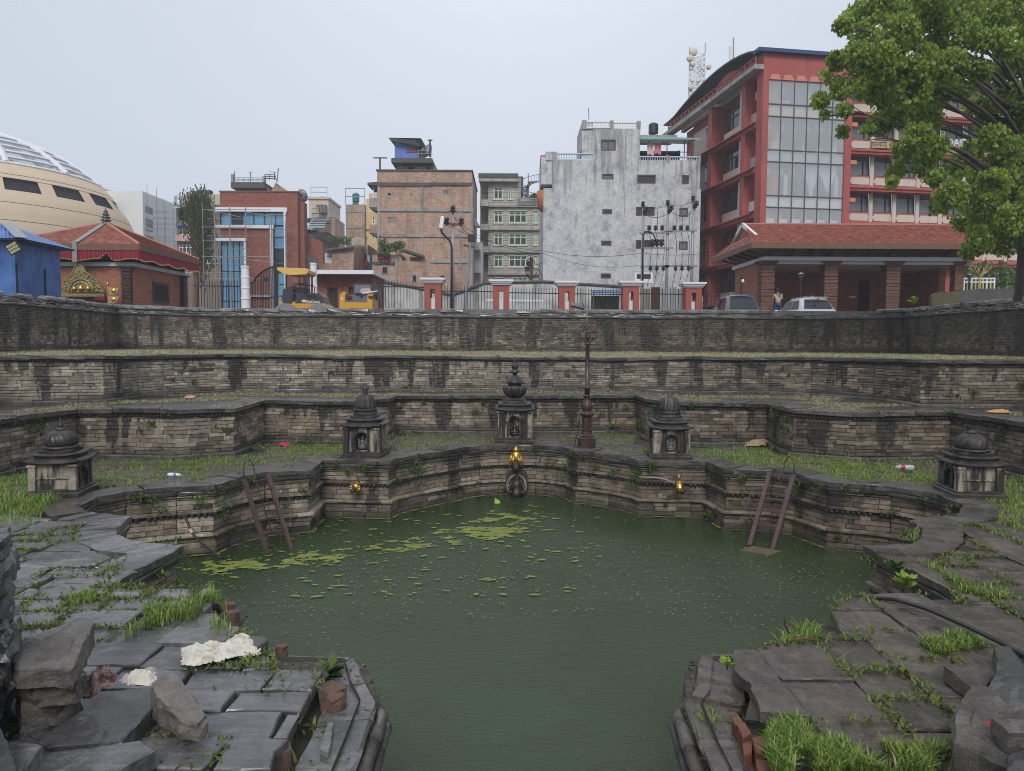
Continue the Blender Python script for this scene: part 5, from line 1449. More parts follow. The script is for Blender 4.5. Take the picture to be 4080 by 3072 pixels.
for i, (xa, xb, cc) in enumerate(((2552, 2590, (.30, .28, .24)), (2592, 2630, (.12, .05, .035)), (2632, 2662, (.40, .41, .43)), (2664, 2695, (.42, .43, .46)), (2697, 2724, (.40, .41, .43)))):
 a, c = DX(xa, 1200, Y - 4), DX(xb, 1200, Y - 4); b = MB(); n = 8; zt = DZ(xa, 1150 - (i % 2) * 6, Y - 4)
 for j in range(n):
  u0, u1 = a + (c - a) * j / n, a + (c - a) * (j + 1) / n; um = (u0 + u1) / 2
  b.quad((u0, Y - 4, ZG), (um, Y - 4.05, ZG), (um, Y - 4.05, zt), (u0, Y - 4, zt)); b.quad((um, Y - 4.05, ZG), (u1, Y - 4, ZG), (u1, Y - 4, zt), (um, Y - 4.05, zt))
 b.build('sheet', plain('tin_sheet_%d' % i, cc, .6, .3, 2, .1, streak=.4), tf)
gr_ = thing('glass_barrier', 'glass balustrade with white top rail on the street', 'barrier', (DX(2050, 1210, 46), 46, ZG))
a, c = D(1937, 1196, 46), D(2168, 1198, 46)
MB().bar(a, c, .1, .1).build('top_rail', M_WHITE, gr_)
k = NT('barrier_glass'); k.set(col=(.6, .65, .66), rough=.1, alpha=.35); M_BGL = k.mat
for i in range(4):
 xa, xb = a[0] + (c[0] - a[0]) * i / 4 + .04, a[0] + (c[0] - a[0]) * (i + 1) / 4 - .04
 MB().box(xa, xb, 45.98, 46.02, ZG + .1, a[2] - .25).build('glass_panel', M_BGL, gr_)
 MB().bar((xa - .04, 46, ZG), (xa - .04, 46, a[2]), .06).build('post', M_GALV, gr_)
# ---------------------------------------------------------------- gatehouse, gate and railings
Y = 45; w = bgw(q2, Y)
gt = thing('gatehouse', 'small brick gatehouse with flat white slab roof and lattice door', 'gatehouse', (DX(1370, 1150, Y), Y, ZG))
B, o, o2 = w(1015, 1310, 1500, 1700), w(1105, 1408, 1198, 1700), w(1290, 1412, 1360, 1480)
o = (o[0], o[1], ZG + .1, o[3])
block(gt, B[0], B[1], ZG, B[3], Y, 4, brick('gatehouse_brick', (.26, .07, .05), (.40, .16, .11), (.22, .11, .085), rh=.075, bw=.23, var=.25, dirt=.08, streak=.08), [o, o2], rev=.15)
S = w(965, 1275, 1535, 1312)
MB().box(S[0], S[1], Y - 1.0, Y + 4.6, S[2] + .02, S[3]).build('roof_slab', M_WHITE, gt)
b = MB(); n = 9
d_ = MB()
d_.box(o[0], o[0] + .09, Y + .02, Y + .12, o[2], o[3]); d_.box(o[1] - .09, o[1], Y + .02, Y + .12, o[2], o[3]); d_.box(o[0] + .09, o[1] - .09, Y + .02, Y + .12, o[3] - .1, o[3])
dd = d_.build('door', M_WOOD, gt)
for s in (-1, 1):
 for i in range(-8, 20):
  x_ = o[0] + .09 + i * .11; L = o[1] - o[0] - .18; hgt = o[3] - .1 - o[2]
  a0 = max(o[0] + .09, x_);
  z0_, z1_ = o[2] + (a0 - x_) * 2, o[2] + (o[1] - .09 - x_) * 2
  if z0_ < o[3] - .1:
   z1_ = min(z1_, o[3] - .1); a1 = x_ + (z1_ - o[2]) / 2
   if s < 0: b.bar((a0, Y + .06, z0_), (a1, Y + .06, z1_), .022, .02)
   else: b.bar((o[0] + o[1] - a0, Y + .085, z0_), (o[0] + o[1] - a1, Y + .085, z1_), .022, .02)
b.build('door_lattice', M_TIMB, dd); darkhole(gt, o, Y, .14); darkhole(gt, o2, Y, .14, M_WOOD, 'small_window')
def ring_pillar(label, px, ytop, Yp, r, g='white gate pillars'):
 x, zt = DX(px, 1150, Yp), DZ(px, ytop, Yp)
 t = thing('gate_pillar', label, 'pillar', (x, Yp, ZG), g); h = zt - ZG
 pr = [(r * 1.12, 0), (r * 1.12, .3)]
 for i in range(1, 6):
  z = h * i / 6; rr = r * (1.1 - .05 * i)
  pr += [(rr, z - .09), (rr * 1.1, z - .06), (rr * 1.1, z), (rr, z + .02)]
 pr += [(r * .8, h - .12), (r * .9, h - .1), (r * .9, h), (.02, h)]
 MB().lathe(pr, (x, Yp, ZG), 20).build('shaft', M_WHITE, t, False)
ring_pillar('white ringed gate pillar left of the arched iron gate', 978, 1060, 40, .25)
ring_pillar('white ringed gate pillar right of the gate behind the yellow canopy', 1250, 1048, 42, .22)
ring_pillar('slim white gate pillar in the middle of the gate opening', 1105, 1130, 44, .11)
def ibar(b, x, y, z0, z1, w_=.03): b.box(x - w_ / 2, x + w_ / 2, y - w_ / 2, y + w_ / 2, z0, z1)
gate = thing('iron_gate', 'black iron gate leaf with curved top rising to the right', 'gate', (DX(1050, 1150, 40.5), 40.5, ZG))
P = pxz(q2, 40.5)
arch = [(435, 1380), (460, 1370), (480, 1330), (520, 1290), (570, 1255), (620, 1237), (655, 1232)]
ap_ = [P(*v) for v in arch]
MB().tube([(v[0], 40.5, v[1]) for v in ap_], .05, 6).build('curved_top_rail', M_BLACK, gate)
for i in range(17):
 u = 437 + i * 13.6
 zt = np.interp(u, [v[0] for v in arch], [v[1] for v in arch])
 b = MB(); ibar(b, P(u, zt)[0], 40.5, ZG + .1, P(u, zt)[1], .05 if i in (7, 16) else .03); b.build('bar', M_BLACK, gate)
for y in (1500,): MB().bar((P(437, y)[0], 40.5, P(437, y)[1]), (P(655, y)[0], 40.5, P(655, y)[1]), .06).build('lower_rail', M_BLACK, gate)
b = MB(); ibar(b, P(655, 1200)[0], 40.5, ZG, P(655, 1195)[1], .14); b.build('gate_post', M_BLACK, gate)
c = P(575, 1345); MB().box(c[0] - .12, c[0] + .12, 40.42, 40.48, c[1] - .1, c[1] + .1).build('lock_plate', M_BLACK, gate)
# brick-red fence pillars with white caps, iron panels between them
FP = [(1727, 1110, 38.0), (1997, 1117, 38.4), (2257, 1122, 38.8), (2510, 1122, 39.2), (2757, 1127, 39.6)]
M_FRED = plain('brick_red_paint', (.36, .085, .06), .65, .12, 2, .1, dirt=.1, streak=.12)
names = ['first from the left, by the street lamp', 'second, behind the glass barrier', 'third, in the middle of the railings', 'fourth, beside the blue stall', 'last one, nearest the red building']
def fence_pillar(px, py, Yp, label):
 x, zt = DX(px, 1170, Yp), DZ(px, py, Yp)
 t = thing('fence_pillar', 'brick red fence pillar with white cap, ' + label, 'pillar', (x, Yp, ZG), 'brick red fence pillars')
 hw_, sl = .42, .12
 b = MB()
 for s in (-1, 1): b.box(x + s * .27 - .15, x + s * .27 + .15, Yp - hw_, Yp + hw_, ZG, zt - .27)
 b.box(x - .12, x + .12, Yp - hw_ + .01, Yp + hw_ - .01, zt - .55, zt - .271); b.build('shaft', M_FRED, t)
 MB().box(x - .118, x + .118, Yp - .2, Yp + .2, ZG, zt - 1.0).build('white_insert', M_WHITE, t)
 b = MB(); b.box(x - .62, x + .62, Yp - .62, Yp + .62, zt - .1, zt); b.box(x - .55, x + .55, Yp - .55, Yp + .55, zt - .19, zt - .102); b.box(x - .48, x + .48, Yp - .48, Yp + .48, zt - .27, zt - .192)
 b.build('cap', M_WHITE, t); return x, zt
fx = [(*fence_pillar(*v, n_), v[2]) for v, n_ in zip(FP, names)]
bar_me = None
def fence_panel(xa, ya, xb, yb_, z0, h, label, step=.145):
 global bar_me
 t = thing('fence_panel', label, 'fence', ((xa + xb) / 2, (ya + yb_) / 2, z0), 'black iron railings')
 L = math.hypot(xb - xa, yb_ - ya); n = max(3, int(L / step))
 for zz in (.25, h - .28): MB().bar((xa, ya, z0 + zz), (xb, yb_, z0 + zz), .05, .05).build('rail', M_BLACK, t)
 if bar_me is None:
  o = MB().box(-.013, .013, -.013, .013, 0, 1).build('bar', M_BLACK); bar_me = o.data; bpy.data.objects.remove(o)
 for i in range(1, n):
  p = (xa + (xb - xa) * i / n, ya + (yb_ - ya) * i / n, z0)
  o = link('bar', bar_me, p, t); o.scale = (1, 1, h)
lab = ['between the first and second red pillar', 'between the second and third red pillar', 'between the third and fourth red pillar', 'between the fourth and last red pillar']
for i in range(4): fence_panel(fx[i][0] + .43, fx[i][2], fx[i + 1][0] - .43, fx[i + 1][2], ZG + .1, fx[i][1] - ZG - .45, 'black iron railing ' + lab[i])
fence_panel(fx[4][0] + .43, 39.7, DX(2940, 1180, 40.5), 40.5, ZG + .1, 2.15, 'black iron railing right of the last red pillar')
fence_panel(DX(1500, 1180, 37.6), 37.6, fx[0][0] - .43, 38.0, ZG + .1, 2.4, 'black iron railing left of the street lamp, behind the yellow machine')
fence_panel(DX(770, 1180, 40), 40, DX(958, 1180, 40), 40, ZG + .1, 2.55, 'black iron railing left of the gate')
# ---------------------------------------------------------------- poles and wires in the street
M_POLE = plain('grey_steel_pole', (.30, .32, .34), .5, .15, 2, .1, metal=.3)
M_RUSTY = plain('rusty_iron', (.13, .055, .03), .7, .35, 5, .3)
M_CERAM = plain('brown_ceramic', (.035, .02, .015), .3, .2)
def insulator(b, x, y, z, s=1.0): b.lathe([(.03 * s, 0), (.03 * s, .05 * s), (.09 * s, .07 * s), (.10 * s, .12 * s), (.05 * s, .15 * s), (.09 * s, .18 * s), (.08 * s, .25 * s), (.02 * s, .28 * s)], (x, y, z), 8)
Yp = 50
P = pxz(q3, Yp)
V = lambda q, Y_, x, y: D(*q(x, y), Y_)
up = thing('utility_pole', 'grey steel pole with iron crossarm and black insulators in front of brick house', 'pole', (P(887, 1600)[0], Yp, ZG))
x_ = P(887, 1200)[0]; zt = P(887, 770)[1]
MB().tube([(x_, Yp, ZG), (x_, Yp, zt)], [.12, .09], 10).build('shaft', M_POLE, up, True)
a, c = P(822, 862), P(970, 868); MB().bar((a[0], Yp - .1, a[1]), (c[0], Yp - .1, c[1]), .14, .14).build('crossarm', M_RUSTY, up)
for v in ((832, 862), (962, 868), (887, 760)):
 b = MB(); c = P(*v); insulator(b, c[0], Yp - .1, c[1] - .1, 2.0); b.build('insulator', M_CERAM, up)
sl = thing('street_light', 'tall street light on a curved black arm beside the utility pole', 'street light', (x_ - .3, Yp - .4, ZG))
arm = [(878, 1640), (880, 1300), (880, 1060), (862, 1010), (800, 950), (783, 905), (795, 870), (830, 855)]
MB().tube([(P(*v)[0], Yp - .4, max(ZG, P(*v)[1])) for v in arm], .075, 8).build('curved_arm', M_BLACK, sl, True)
c = P(797, 862); MB().obox((c[0], Yp - .45, c[1]), (.24, .55, .85), ry=R(8), ch=.08).build('lamp_head', M_WHITE, sl)
lp = thing('leaning_pole', 'thin grey pole leaning beside the brick house corner', 'pole', (P(975, 1440)[0], Yp + 2, ZG))
a, c = V(q3, Yp + 2, 970, 1560), V(q3, Yp + 2, 1045, 975); MB().tube([(a[0], a[1], ZG), c], .11, 8).build('shaft', M_POLE, lp)
a, c = V(q3, Yp + 2, 980, 1045), V(q3, Yp + 2, 1075, 1062); MB().bar(a, c, .12).build('crossarm', M_RUSTY, lp)
b = MB(); c = V(q3, Yp + 2, 1050, 985); b.obox(c, (.5, .3, .5)); b.build('junction_box', M_BLACK, lp)
# transformer frame: three poles, crossarms, insulators, drop cables
Yt_ = 56
P = pxz(q4, Yt_)
tr = thing('transformer_frame', 'three grey poles joined by crossarms with insulators and drop cables', 'pole', (P(1090, 1440)[0], Yt_, ZG))
for x, y in ((897, 810), (1088, 800), (1283, 765)):
 c = P(x, y); MB().tube([(c[0], Yt_, ZG), (c[0], Yt_, c[1])], [.13, .1], 10).build('pole', M_POLE, tr, True)
 b = MB()
 for dx, dy in ((-6, 20), (8, 78), (22, 60)): e = P(x + dx, y + dy); insulator(b, e[0], Yt_ - .15, e[1], 1.7)
 b.build('insulators', M_CERAM, tr)
for xa, ya, xb, yb_ in ((865, 1027, 1120, 1020), (1060, 1012, 1305, 1005), (875, 1143, 1122, 1140), (872, 1283, 1090, 1280), (1060, 1280, 1310, 1280)):
 a, c = P(xa, ya), P(xb, yb_); MB().bar((a[0], Yt_ - .15, a[1]), (c[0], Yt_ - .15, c[1]), .12, .14).build('crossarm', M_GALV, tr)
b, cb = MB(), MB()
for i, x in enumerate((938, 988, 1038, 1132, 1182, 1232)):
 c = P(x, 1012); insulator(b, c[0], Yt_ - .15, c[1], 1.6); c = P(x + 10, 1300); insulator(b, c[0], Yt_ - .15, c[1] - .2, 1.6)
 if i < 3: c = P(962 + i * 36, 1115); insulator(b, c[0], Yt_ - .15, c[1] - .2, 2.2)
 top = P(x + 12, 870)
 cb.tube([(P(x + 14, y)[0], Yt_ - .2, P(x + 14 + (6 if j == 1 else 0), y)[1]) for j, y in enumerate((860, 940, 1010))], .02, 5)
 cb.tube([(P(x + 2 + 16 * math.sin(j), y)[0], Yt_ - .2, P(x, y)[1]) for j, y in enumerate((1020, 1090, 1160, 1290))], .02, 5)
 cb.tube([(P(x + 12 - 14 * j, y)[0], Yt_ - .2, P(x, y)[1]) for j, y in enumerate((1305, 1370, 1440))], .02, 5)
b.build('insulators', M_CERAM, tr); cb.build('drop_cables', M_BLACK, tr)
MB().tube([(P(*v)[0], Yt_ - .3, P(*v)[1]) for v in ((888, 1430), (886, 1200), (890, 1060), (905, 1015), (940, 1015), (970, 1040), (990, 1090))], .05, 6).build('thick_cable', M_BLACK, tr, True)
def wire(label, pts, sag, r=.018, n=14):
 b = MB(); out = []
 for a, c in zip(pts, pts[1:]):
  for i in range(n + 1):
   t = i / n; out.append((a[0] + (c[0] - a[0]) * t, a[1] + (c[1] - a[1]) * t, a[2] + (c[2] - a[2]) * t - sag * 4 * t * (1 - t)))
 tag(b.tube(out, r, 4).build('power_line', M_BLACK), label, 'wire', 'overhead wires')
wire('upper wire along the tops of the three grey poles', [D(*q4(891, 808), Yt_), D(*q4(1095, 803), Yt_), D(*q4(1288, 768), Yt_)], .25)
wire('middle wire along the three grey poles', [D(*q4(893, 870), Yt_), D(*q4(1108, 855), Yt_), D(*q4(1303, 842), Yt_)], .4)
wire('long wire from the utility pole past the grey house to the poles', [D(*q3(965, 868), Yp), D(*q4(130, 1182), 56), D(*q4(880, 1270), Yt_)], .5)
wire('wire crossing in front of the grey concrete house', [D(*q3(830, 870), Yp), D(*q4(120, 1160), 54), D(*q4(890, 1175), Yt_), D(*q4(1620, 1130), 52)], .35)
wire('lower wire from the utility pole to the leaning pole', [D(*q3(895, 790), Yp), D(*q3(1045, 955), Yp + 2)], .2)
ec = thing('cable_tangle', 'thin street pole wrapped in tangled black cables before the grey house', 'pole', (DX(2120, 1120, 60), 60, ZG))
a = D(*q3(1572, 1150), 60)
MB().tube([(a[0], 60, ZG), a], .12, 8).build('shaft', M_RUSTY, ec)
rg = random.Random(5); b = MB()
for i in range(14):
 z0_ = rg.uniform(ZG + 2, a[2]); pts = [(a[0] + rg.uniform(-.5, .5), 59.8, z0_)]
 for j in range(6): pts.append((pts[-1][0] + rg.uniform(-.35, .35), 59.8, pts[-1][2] + rg.uniform(-.6, .4)))
 b.tube(pts, .03, 4)
b.build('cables', M_BLACK, ec)
# ---------------------------------------------------------------- two yellow road rollers
M_YELP = plain('yellow_machine_paint', (.66, .33, .02), .38, .12, 3, .05, dirt=.2, coat=.3)
M_YELC = plain('faded_yellow_canopy', (.72, .46, .12), .5, .12, 2, .05)
M_GREYP = plain('dark_grey_machine_paint', (.035, .038, .045), .35, .2, 3, .05, coat=.2)
qm = Q(1120, 1050, .3478); Ym = 36.0
P = pxz(qm, Ym)
def side_plate(pts, y0, y1): return plate([P(*v) for v in pts], y0, y1)
def text_mesh(name, s, size, mat, mt, parent, ext=.006):
 cu = bpy.data.curves.new(name, 'FONT'); cu.body = s; cu.size = size; cu.extrude = ext; cu.align_x = 'CENTER'; cu.align_y = 'CENTER'
 o = bpy.data.objects.new(name, cu); COL.objects.link(o)
 bpy.context.view_layer.update()
 me = bpy.data.meshes.new_from_object(o.evaluated_get(bpy.context.evaluated_depsgraph_get()))
 bpy.data.objects.remove(o); me.transform(mt); me.materials.clear(); me.materials.append(mat); me.name = name
 return link(name, me, (0, 0, 0), parent)
ro = thing('road_roller', 'road roller with faded yellow canopy and dark grey hood behind the coping', 'roller', (P(300, 700)[0], Ym, ZG))
cp_ = [(5, 75), (15, 60), (330, 72), (356, 92), (350, 125), (330, 140), (150, 147), (90, 135), (25, 100)]
side_plate(cp_, Ym - .75, Ym + .75).build('canopy', M_YELC, ro)
b = MB()
for x, ya, yb_ in ((12, 100, 560), (312, 140, 350)):
 for yy in (Ym - .7, Ym + .66): a, c = P(x, ya), P(x, yb_); MB().bar((a[0], yy, a[1]), (c[0], yy, c[1]), .07).build('canopy_post', M_BLACK, ro)
hood = [(215, 338), (250, 340), (470, 352), (510, 385), (535, 470), (530, 478), (145, 478), (180, 345)]
h_ = side_plate(hood, Ym - .62, Ym + .62).build('hood', M_GREYP, ro)
for i in range(3): side_plate([(328 + i * 38, 365), (352 + i * 38, 367), (365 + i * 38, 402), (340 + i * 38, 402)], Ym - .632, Ym - .622).build('hood_vent', M_DARK, h_)
b = MB()
for i in range(8): a, c = P(162 + i * 5, 470), P(182 + i * 4.5, 350); b.bar((a[0], Ym - .64, a[1]), (c[0], Ym - .64, c[1]), .012)
b.build('side_grille', M_BLACK, h_)
c = P(405, 445); text_mesh('lettering', 'LiuGong', .19, M_WHITE, Matrix.Translation((c[0], Ym - .63, c[1])) @ Matrix.Rotation(R(90), 4, 'X'), h_)
c = P(340, 440); text_mesh('logo', 'LG', .14, M_WHITE, Matrix.Translation((c[0] - .0, Ym - .63, c[1])) @ Matrix.Rotation(R(90), 4, 'X'), h_)
c = P(300, 437); MB().box(c[0] - .09, c[0] + .09, Ym - .634, Ym - .624, c[1] - .06, c[1] + .06).build('notice_plate', plain('white_label', (.6, .6, .6), .5), h_)
side_plate([(30, 440), (65, 440), (70, 470), (170, 470), (180, 445), (205, 445), (215, 466), (540, 466), (552, 500), (552, 620), (20, 620)], Ym - .7, Ym + .7).build('frame', M_YELP, ro)
side_plate([(60, 300), (100, 290), (150, 260), (180, 270), (190, 420), (150, 478), (60, 478), (45, 400)], Ym - .5, Ym + .5).build('operator_station', M_GREYP, ro)
side_plate([(195, 290), (310, 292), (310, 335), (195, 333)], Ym - .4, Ym + .4).build('seat', M_BLACK, ro)
c = P(240, 265)
MB().tube([(c[0] + .26 * math.cos(a), Ym - .25 + .26 * math.sin(a) * .6, c[1] + .1 * math.sin(a)) for a in np.linspace(0, 2 * math.pi, 17)], .02, 5).build('steering_wheel', M_BLACK, ro)
b = MB(); pts = [(180, 330), (180, 245), (200, 238), (330, 240), (343, 260), (343, 335)]
for yy in (Ym - .6, Ym + .6): b.tube([(P(*v)[0], yy, P(*v)[1]) for v in pts], .022, 6)
b.build('guard_rail', M_BLACK, ro)
for xx in (110, 480):
 c = P(xx, 600); r = .62
 MB().lathe([(.05, -.85), (r, -.85), (r, .85), (.05, .85)], (0, 0, 0), 28).xf(Matrix.Translation((c[0], Ym, ZG + r)) @ Matrix.Rotation(R(90), 4, 'X')).build('drum', M_GALV, ro)
# second machine, seen from behind
m2 = thing('compactor', 'yellow compactor with dark glazed cab seen from behind', 'roller', (P(915, 700)[0], Ym, ZG))
cab = side_plate([(805, 225), (815, 218), (1030, 222), (1085, 235), (1095, 400), (1040, 380), (820, 370)], Ym + .3, Ym + 1.5).build('cab', M_GREYP, m2)
side_plate([(830, 240), (1015, 240), (1022, 345), (825, 345)], Ym + .27, Ym + .295).build('rear_window', M_GLASSP, cab)
side_plate([(905, 285), (930, 278), (1000, 280), (1015, 300), (1010, 340), (890, 340), (888, 305)], Ym + .262, Ym + .268).build('window_sticker', plain('pale_pink_sheet', (.5, .38, .38), .5), cab)
for xa in (690, 1003):
 side_plate([(xa, 365), (xa + 28, 332), (xa + 80, 330), (xa + 60, 365), (xa + 58, 620), (xa - 4, 620)], Ym - .35, Ym + 1.2).build('side_arm', M_YELP, m2)
 side_plate([(xa + 16, 395), (xa + 34, 395), (xa + 34, 420), (xa + 16, 420)], Ym - .36, Ym - .352).build('number_decal', M_WHITE, m2)
 side_plate([(xa + 76 - (xa > 900) * 60, 375), (xa + 140 - (xa > 900) * 60, 375), (xa + 140 - (xa > 900) * 60, 402), (xa + 76 - (xa > 900) * 60, 402)], Ym - .42, Ym - .352).build('tail_lamp', plain('dark_red_lens', (.10, .015, .012), .3), m2)
side_plate([(745, 400), (770, 378), (830, 360), (985, 362), (1000, 395), (1000, 448), (745, 442)], Ym - .3, Ym + .3).build('engine_hood', plain('slate_paint', (.13, .15, .17), .4, .1), m2)
side_plate([(742, 444), (1002, 450), (1002, 620), (742, 620)], Ym - .33, Ym + 1.4).build('rear_frame', M_YELP, m2)
side_plate([(868, 342), (945, 340), (950, 385), (930, 390), (915, 360), (868, 362)], Ym - .38, Ym - .3).build('hitch', M_BLACK, m2)
for x in (874, 1080): c = P(x, 208); MB().lathe([(.0, -.06), (.06, -.05), (.08, 0), (.06, .05), (0, .06)], (c[0], Ym + .5, c[1]), 10).build('work_light', M_BLACK, cab, True)
a, c = P(945, 350), P(1122, 322); MB().tube([(a[0], Ym - .4, a[1]), (c[0], Ym - .4, c[1])], .03, 6).build('white_rod', M_WHITE, m2)
for xx in (760, 1000): c = P(xx, 600); MB().lathe([(.05, -.25), (.6, -.22), (.6, .22), (.05, .25)], (0, 0, 0), 22).xf(Matrix.Translation((c[0], Ym + .6, ZG + .6)) @ Matrix.Rotation(R(90), 4, 'Y')).build('wheel', M_BLACK, m2)
# ---------------------------------------------------------------- red building
RA = R(9.0)
ru, rd = Vector((math.cos(RA), math.sin(RA), 0)), Vector((-math.sin(RA), math.cos(RA), 0))
RO = Vector((DX(3030, 800, 57), 57, 0))
def hit(px, py, p0, nrm):
 d = Vector(ray(px, py)); o = Vector((0, 0, EYE))
 return o + d * ((p0 - o).dot(nrm) / d.dot(nrm))
def PF(px, py, dd=0.0): h = hit(px, py, RO + rd * dd, rd); return ((h - RO).dot(ru), h.z)     # front plane -> (u, z)
def PLs(px, py, uu=0.0): h = hit(px, py, RO + ru * uu, ru); return ((h - RO).dot(rd), h.z)   # left side plane -> (d, z)
RM = Matrix(((ru.x, rd.x, 0, RO.x), (ru.y, rd.y, 0, RO.y), (0, 0, 1, 0), (0, 0, 0, 1)))
def rb(b, name, mat, parent=None, **kw): return b.xf(RM).build(name, mat, parent, **kw)
k = NT('red_oxide_render')
c = k.mix(1.0, (.40, .092, .078), k.m('MULTIPLY_ADD', k.noise(.9, 6, .65), .7, .65), 'MULTIPLY')
c = k.mix(k.ramp(k.noise(1.3, 6, .7, k.pos((1, 1, .2))), [(.5, 0.), (.74, .55)]), c, (.16, .035, .03))
k.set(col=c, rough=.75); k.bump(k.noise(25, 4), .3, .02); M_RED = k.mat
M_PINKP = plain('salmon_panel', (.62, .22, .17), .6, .08)
M_CRMW = plain('cream_wall', (.60, .54, .45), .75, .1, 1, .1, streak=.2)
red = thing('red_building', 'big brick red office building with tall glass curtain wall and arched side', 'building', (RO.x + 4, RO.y, ZG))
uF = lambda zx, zy=900: PF(*q5(zx, zy))[0]
zF = lambda zy, zx=1250: PF(*q5(zx, zy))[1]
uG0, uG1, uE = uF(908), uF(1592), uF(1650)
zTop, zG1 = zF(160), zF(385)
uL = 0.0
# front frame: left pier, right pier, top band
rb(MB().box(0, uG0, 0, 1.0, ZG, zTop), 'front_pier', M_RED, red)
rb(MB().box(uG1, uE, 0, 1.0, ZG, zTop - .01), 'front_pier', M_RED, red)
rb(MB().box(uG0, uG1, .02, 1.0, zG1, zTop), 'front_band', M_RED, red)
rb(MB().box(uG0, uG1, .3, 1.0, ZG, ZG + 4.5), 'front_base', M_RED, red)
for i in range(6):
 ua = uG0 + (uG1 - uG0) * i / 6; e = (uG1 - uG0) / 6
 b = MB(); z0_, z1_ = zG1 - .02, zF(340)
 b.add([(ua + .05, -.02, z0_), (ua + e - .12, -.02, z0_), (ua + e - .3, -.02, z1_), (ua + .2, -.02, z1_), (ua + .05, .04, z0_), (ua + e - .12, .04, z0_), (ua + e - .3, .04, z1_), (ua + .2, .04, z1_)], [(0, 1, 2, 3), (0, 4, 5, 1), (1, 5, 6, 2), (2, 6, 7, 3), (3, 7, 4, 0)])
 rb(b, 'lintel_panel', M_PINKP, red)
# curtain wall
zl = [zF(v) for v in (385, 600, 708, 1003, 1108, 1405, 1508)]
zrow = zl + [zl[-1] - 2.6, zl[-1] - 3.4, ZG + 4.5]
b = MB(); nx = 6; wx_ = (uG1 - uG0) / nx
for i in range(nx + 1): b.box(uG0 + i * wx_ - .028, uG0 + i * wx_ + .028, .03, .16, zrow[-1], zG1)
for z in zrow: b.box(uG0, uG1, .04, .15, z - .028, z + .028)
cw = rb(b, 'mullions', plain('grey_mullion', (.10, .105, .11), .4), red)
k = NT('curtain_wall_glass'); k.set(col=(.74, .79, .82), rough=.06, alpha=.46, spec=.7); M_CURT = k.mat  # pale diffuse colour stands in for the sky reflected in the panes
for i in range(nx):
 for j in range(len(zrow) - 1):
  rb(MB().quad((uG0 + i * wx_, .1, zrow[j + 1]), (uG0 + (i + 1) * wx_, .1, zrow[j + 1]), (uG0 + (i + 1) * wx_, .1, zrow[j]), (uG0 + i * wx_, .1, zrow[j])), 'pane', M_CURT, cw)
# interior behind the glass
M_INT = plain('interior_white', (.62, .61, .59), .8, .06)
rb(MB().box(uG1, uG1 + .3, 1.0, 4.8, ZG, zTop), 'interior_side_wall', M_INT, red)
rb(MB().box(uG0, uG1, 4.5, 4.8, ZG, zTop), 'interior_wall', plain('interior_grey', (.58, .59, .60), .8, .15, .5), red)
for j in (1, 3, 5, 7): rb(MB().box(uG0 + .01, uG1 - .01, .25, 4.5, zrow[j + 1] + .05, zrow[j] - .08), 'floor_edge', plain('interior_beige', (.50, .40, .27), .8, .1) if j == 1 else (M_INT if j != 3 else plain('interior_pale', (.36, .37, .39), .8, .1)), red)
for j in (0, 2, 4, 6):
 for i in range(6): rb(MB().box(uG0 + (i + .3) * wx_, uG0 + (i + .7) * wx_, .9, 4.4, zrow[j] - .75, zrow[j] - .06), 'ceiling_beam', M_INT, red)
for j in (0,):
 for i, cc in enumerate(((.16, .16, .17), (.62, .66, .70), (.14, .14, .15), (.36, .30, .22), (.36, .30, .22))):
  rb(MB().box(uG0 + i * wx_ + .12, uG0 + (i + 1) * wx_ - .12, .5, .55, zrow[1] + .3, zrow[0] - (.7 if i != 1 else 1.4)), 'blind', plain('blind_%d' % i, cc, .7), red)
M_CURN = plain('white_curtain', (.68, .72, .76), .8, .1)
rg = random.Random(3)
for j, ns in ((4, (1, 3, 5)), (6, (0, 1, 2, 3, 4, 5))):
 for i in ns:
  b = MB(); u0 = uG0 + i * wx_ + (wx_ * .55 if j == 4 else .15); wd = wx_ * (.3 if j == 4 else .75)
  for m_ in range(14):
   a0, a1 = u0 + wd * m_ / 14, u0 + wd * (m_ + 1) / 14
   b.quad((a0, .45 + .06 * (m_ % 2), zrow[j + 1] + .1), (a1, .45 + .06 * ((m_ + 1) % 2), zrow[j + 1] + .1), (a1, .45 + .06 * ((m_ + 1) % 2), zrow[j] - .8), (a0, .45 + .06 * (m_ % 2), zrow[j] - .8))
  rb(b, 'curtain', M_CURN, red)
b = MB()                                            # pale plastic sheet slung behind the glass
ua, ub = uF(1255), uF(1560)
for m_ in range(12):
 t0, t1 = m_ / 12, (m_ + 1) / 12
 f = lambda t: zF(900) - 1.7 * math.sin(t * math.pi * 2.0) ** 2 - .8 * t * (1 - t)
 b.quad((ua + (ub - ua) * t0, .5, f(t0) - 2.2), (ua + (ub - ua) * t1, .5, f(t1) - 2.2 + .3 * math.sin(m_)), (ua + (ub - ua) * t1, .7, f(t1)), (ua + (ub - ua) * t0, .7, f(t0)))
rb(b, 'plastic_sheet', plain('pale_cyan_sheet', (.46, .60, .62), .4, .1), red)
rb(MB().box(uF(975), uF(1065), .5, .6, zF(1100), zF(915)), 'board', plain('light_plywood', (.52, .40, .26), .7), red)
rb(MB().box(uF(1130), uF(1210), .5, .9, zF(1100), zF(1065)), 'red_bottles', plain('red_plastic', (.5, .05, .05), .4), red)
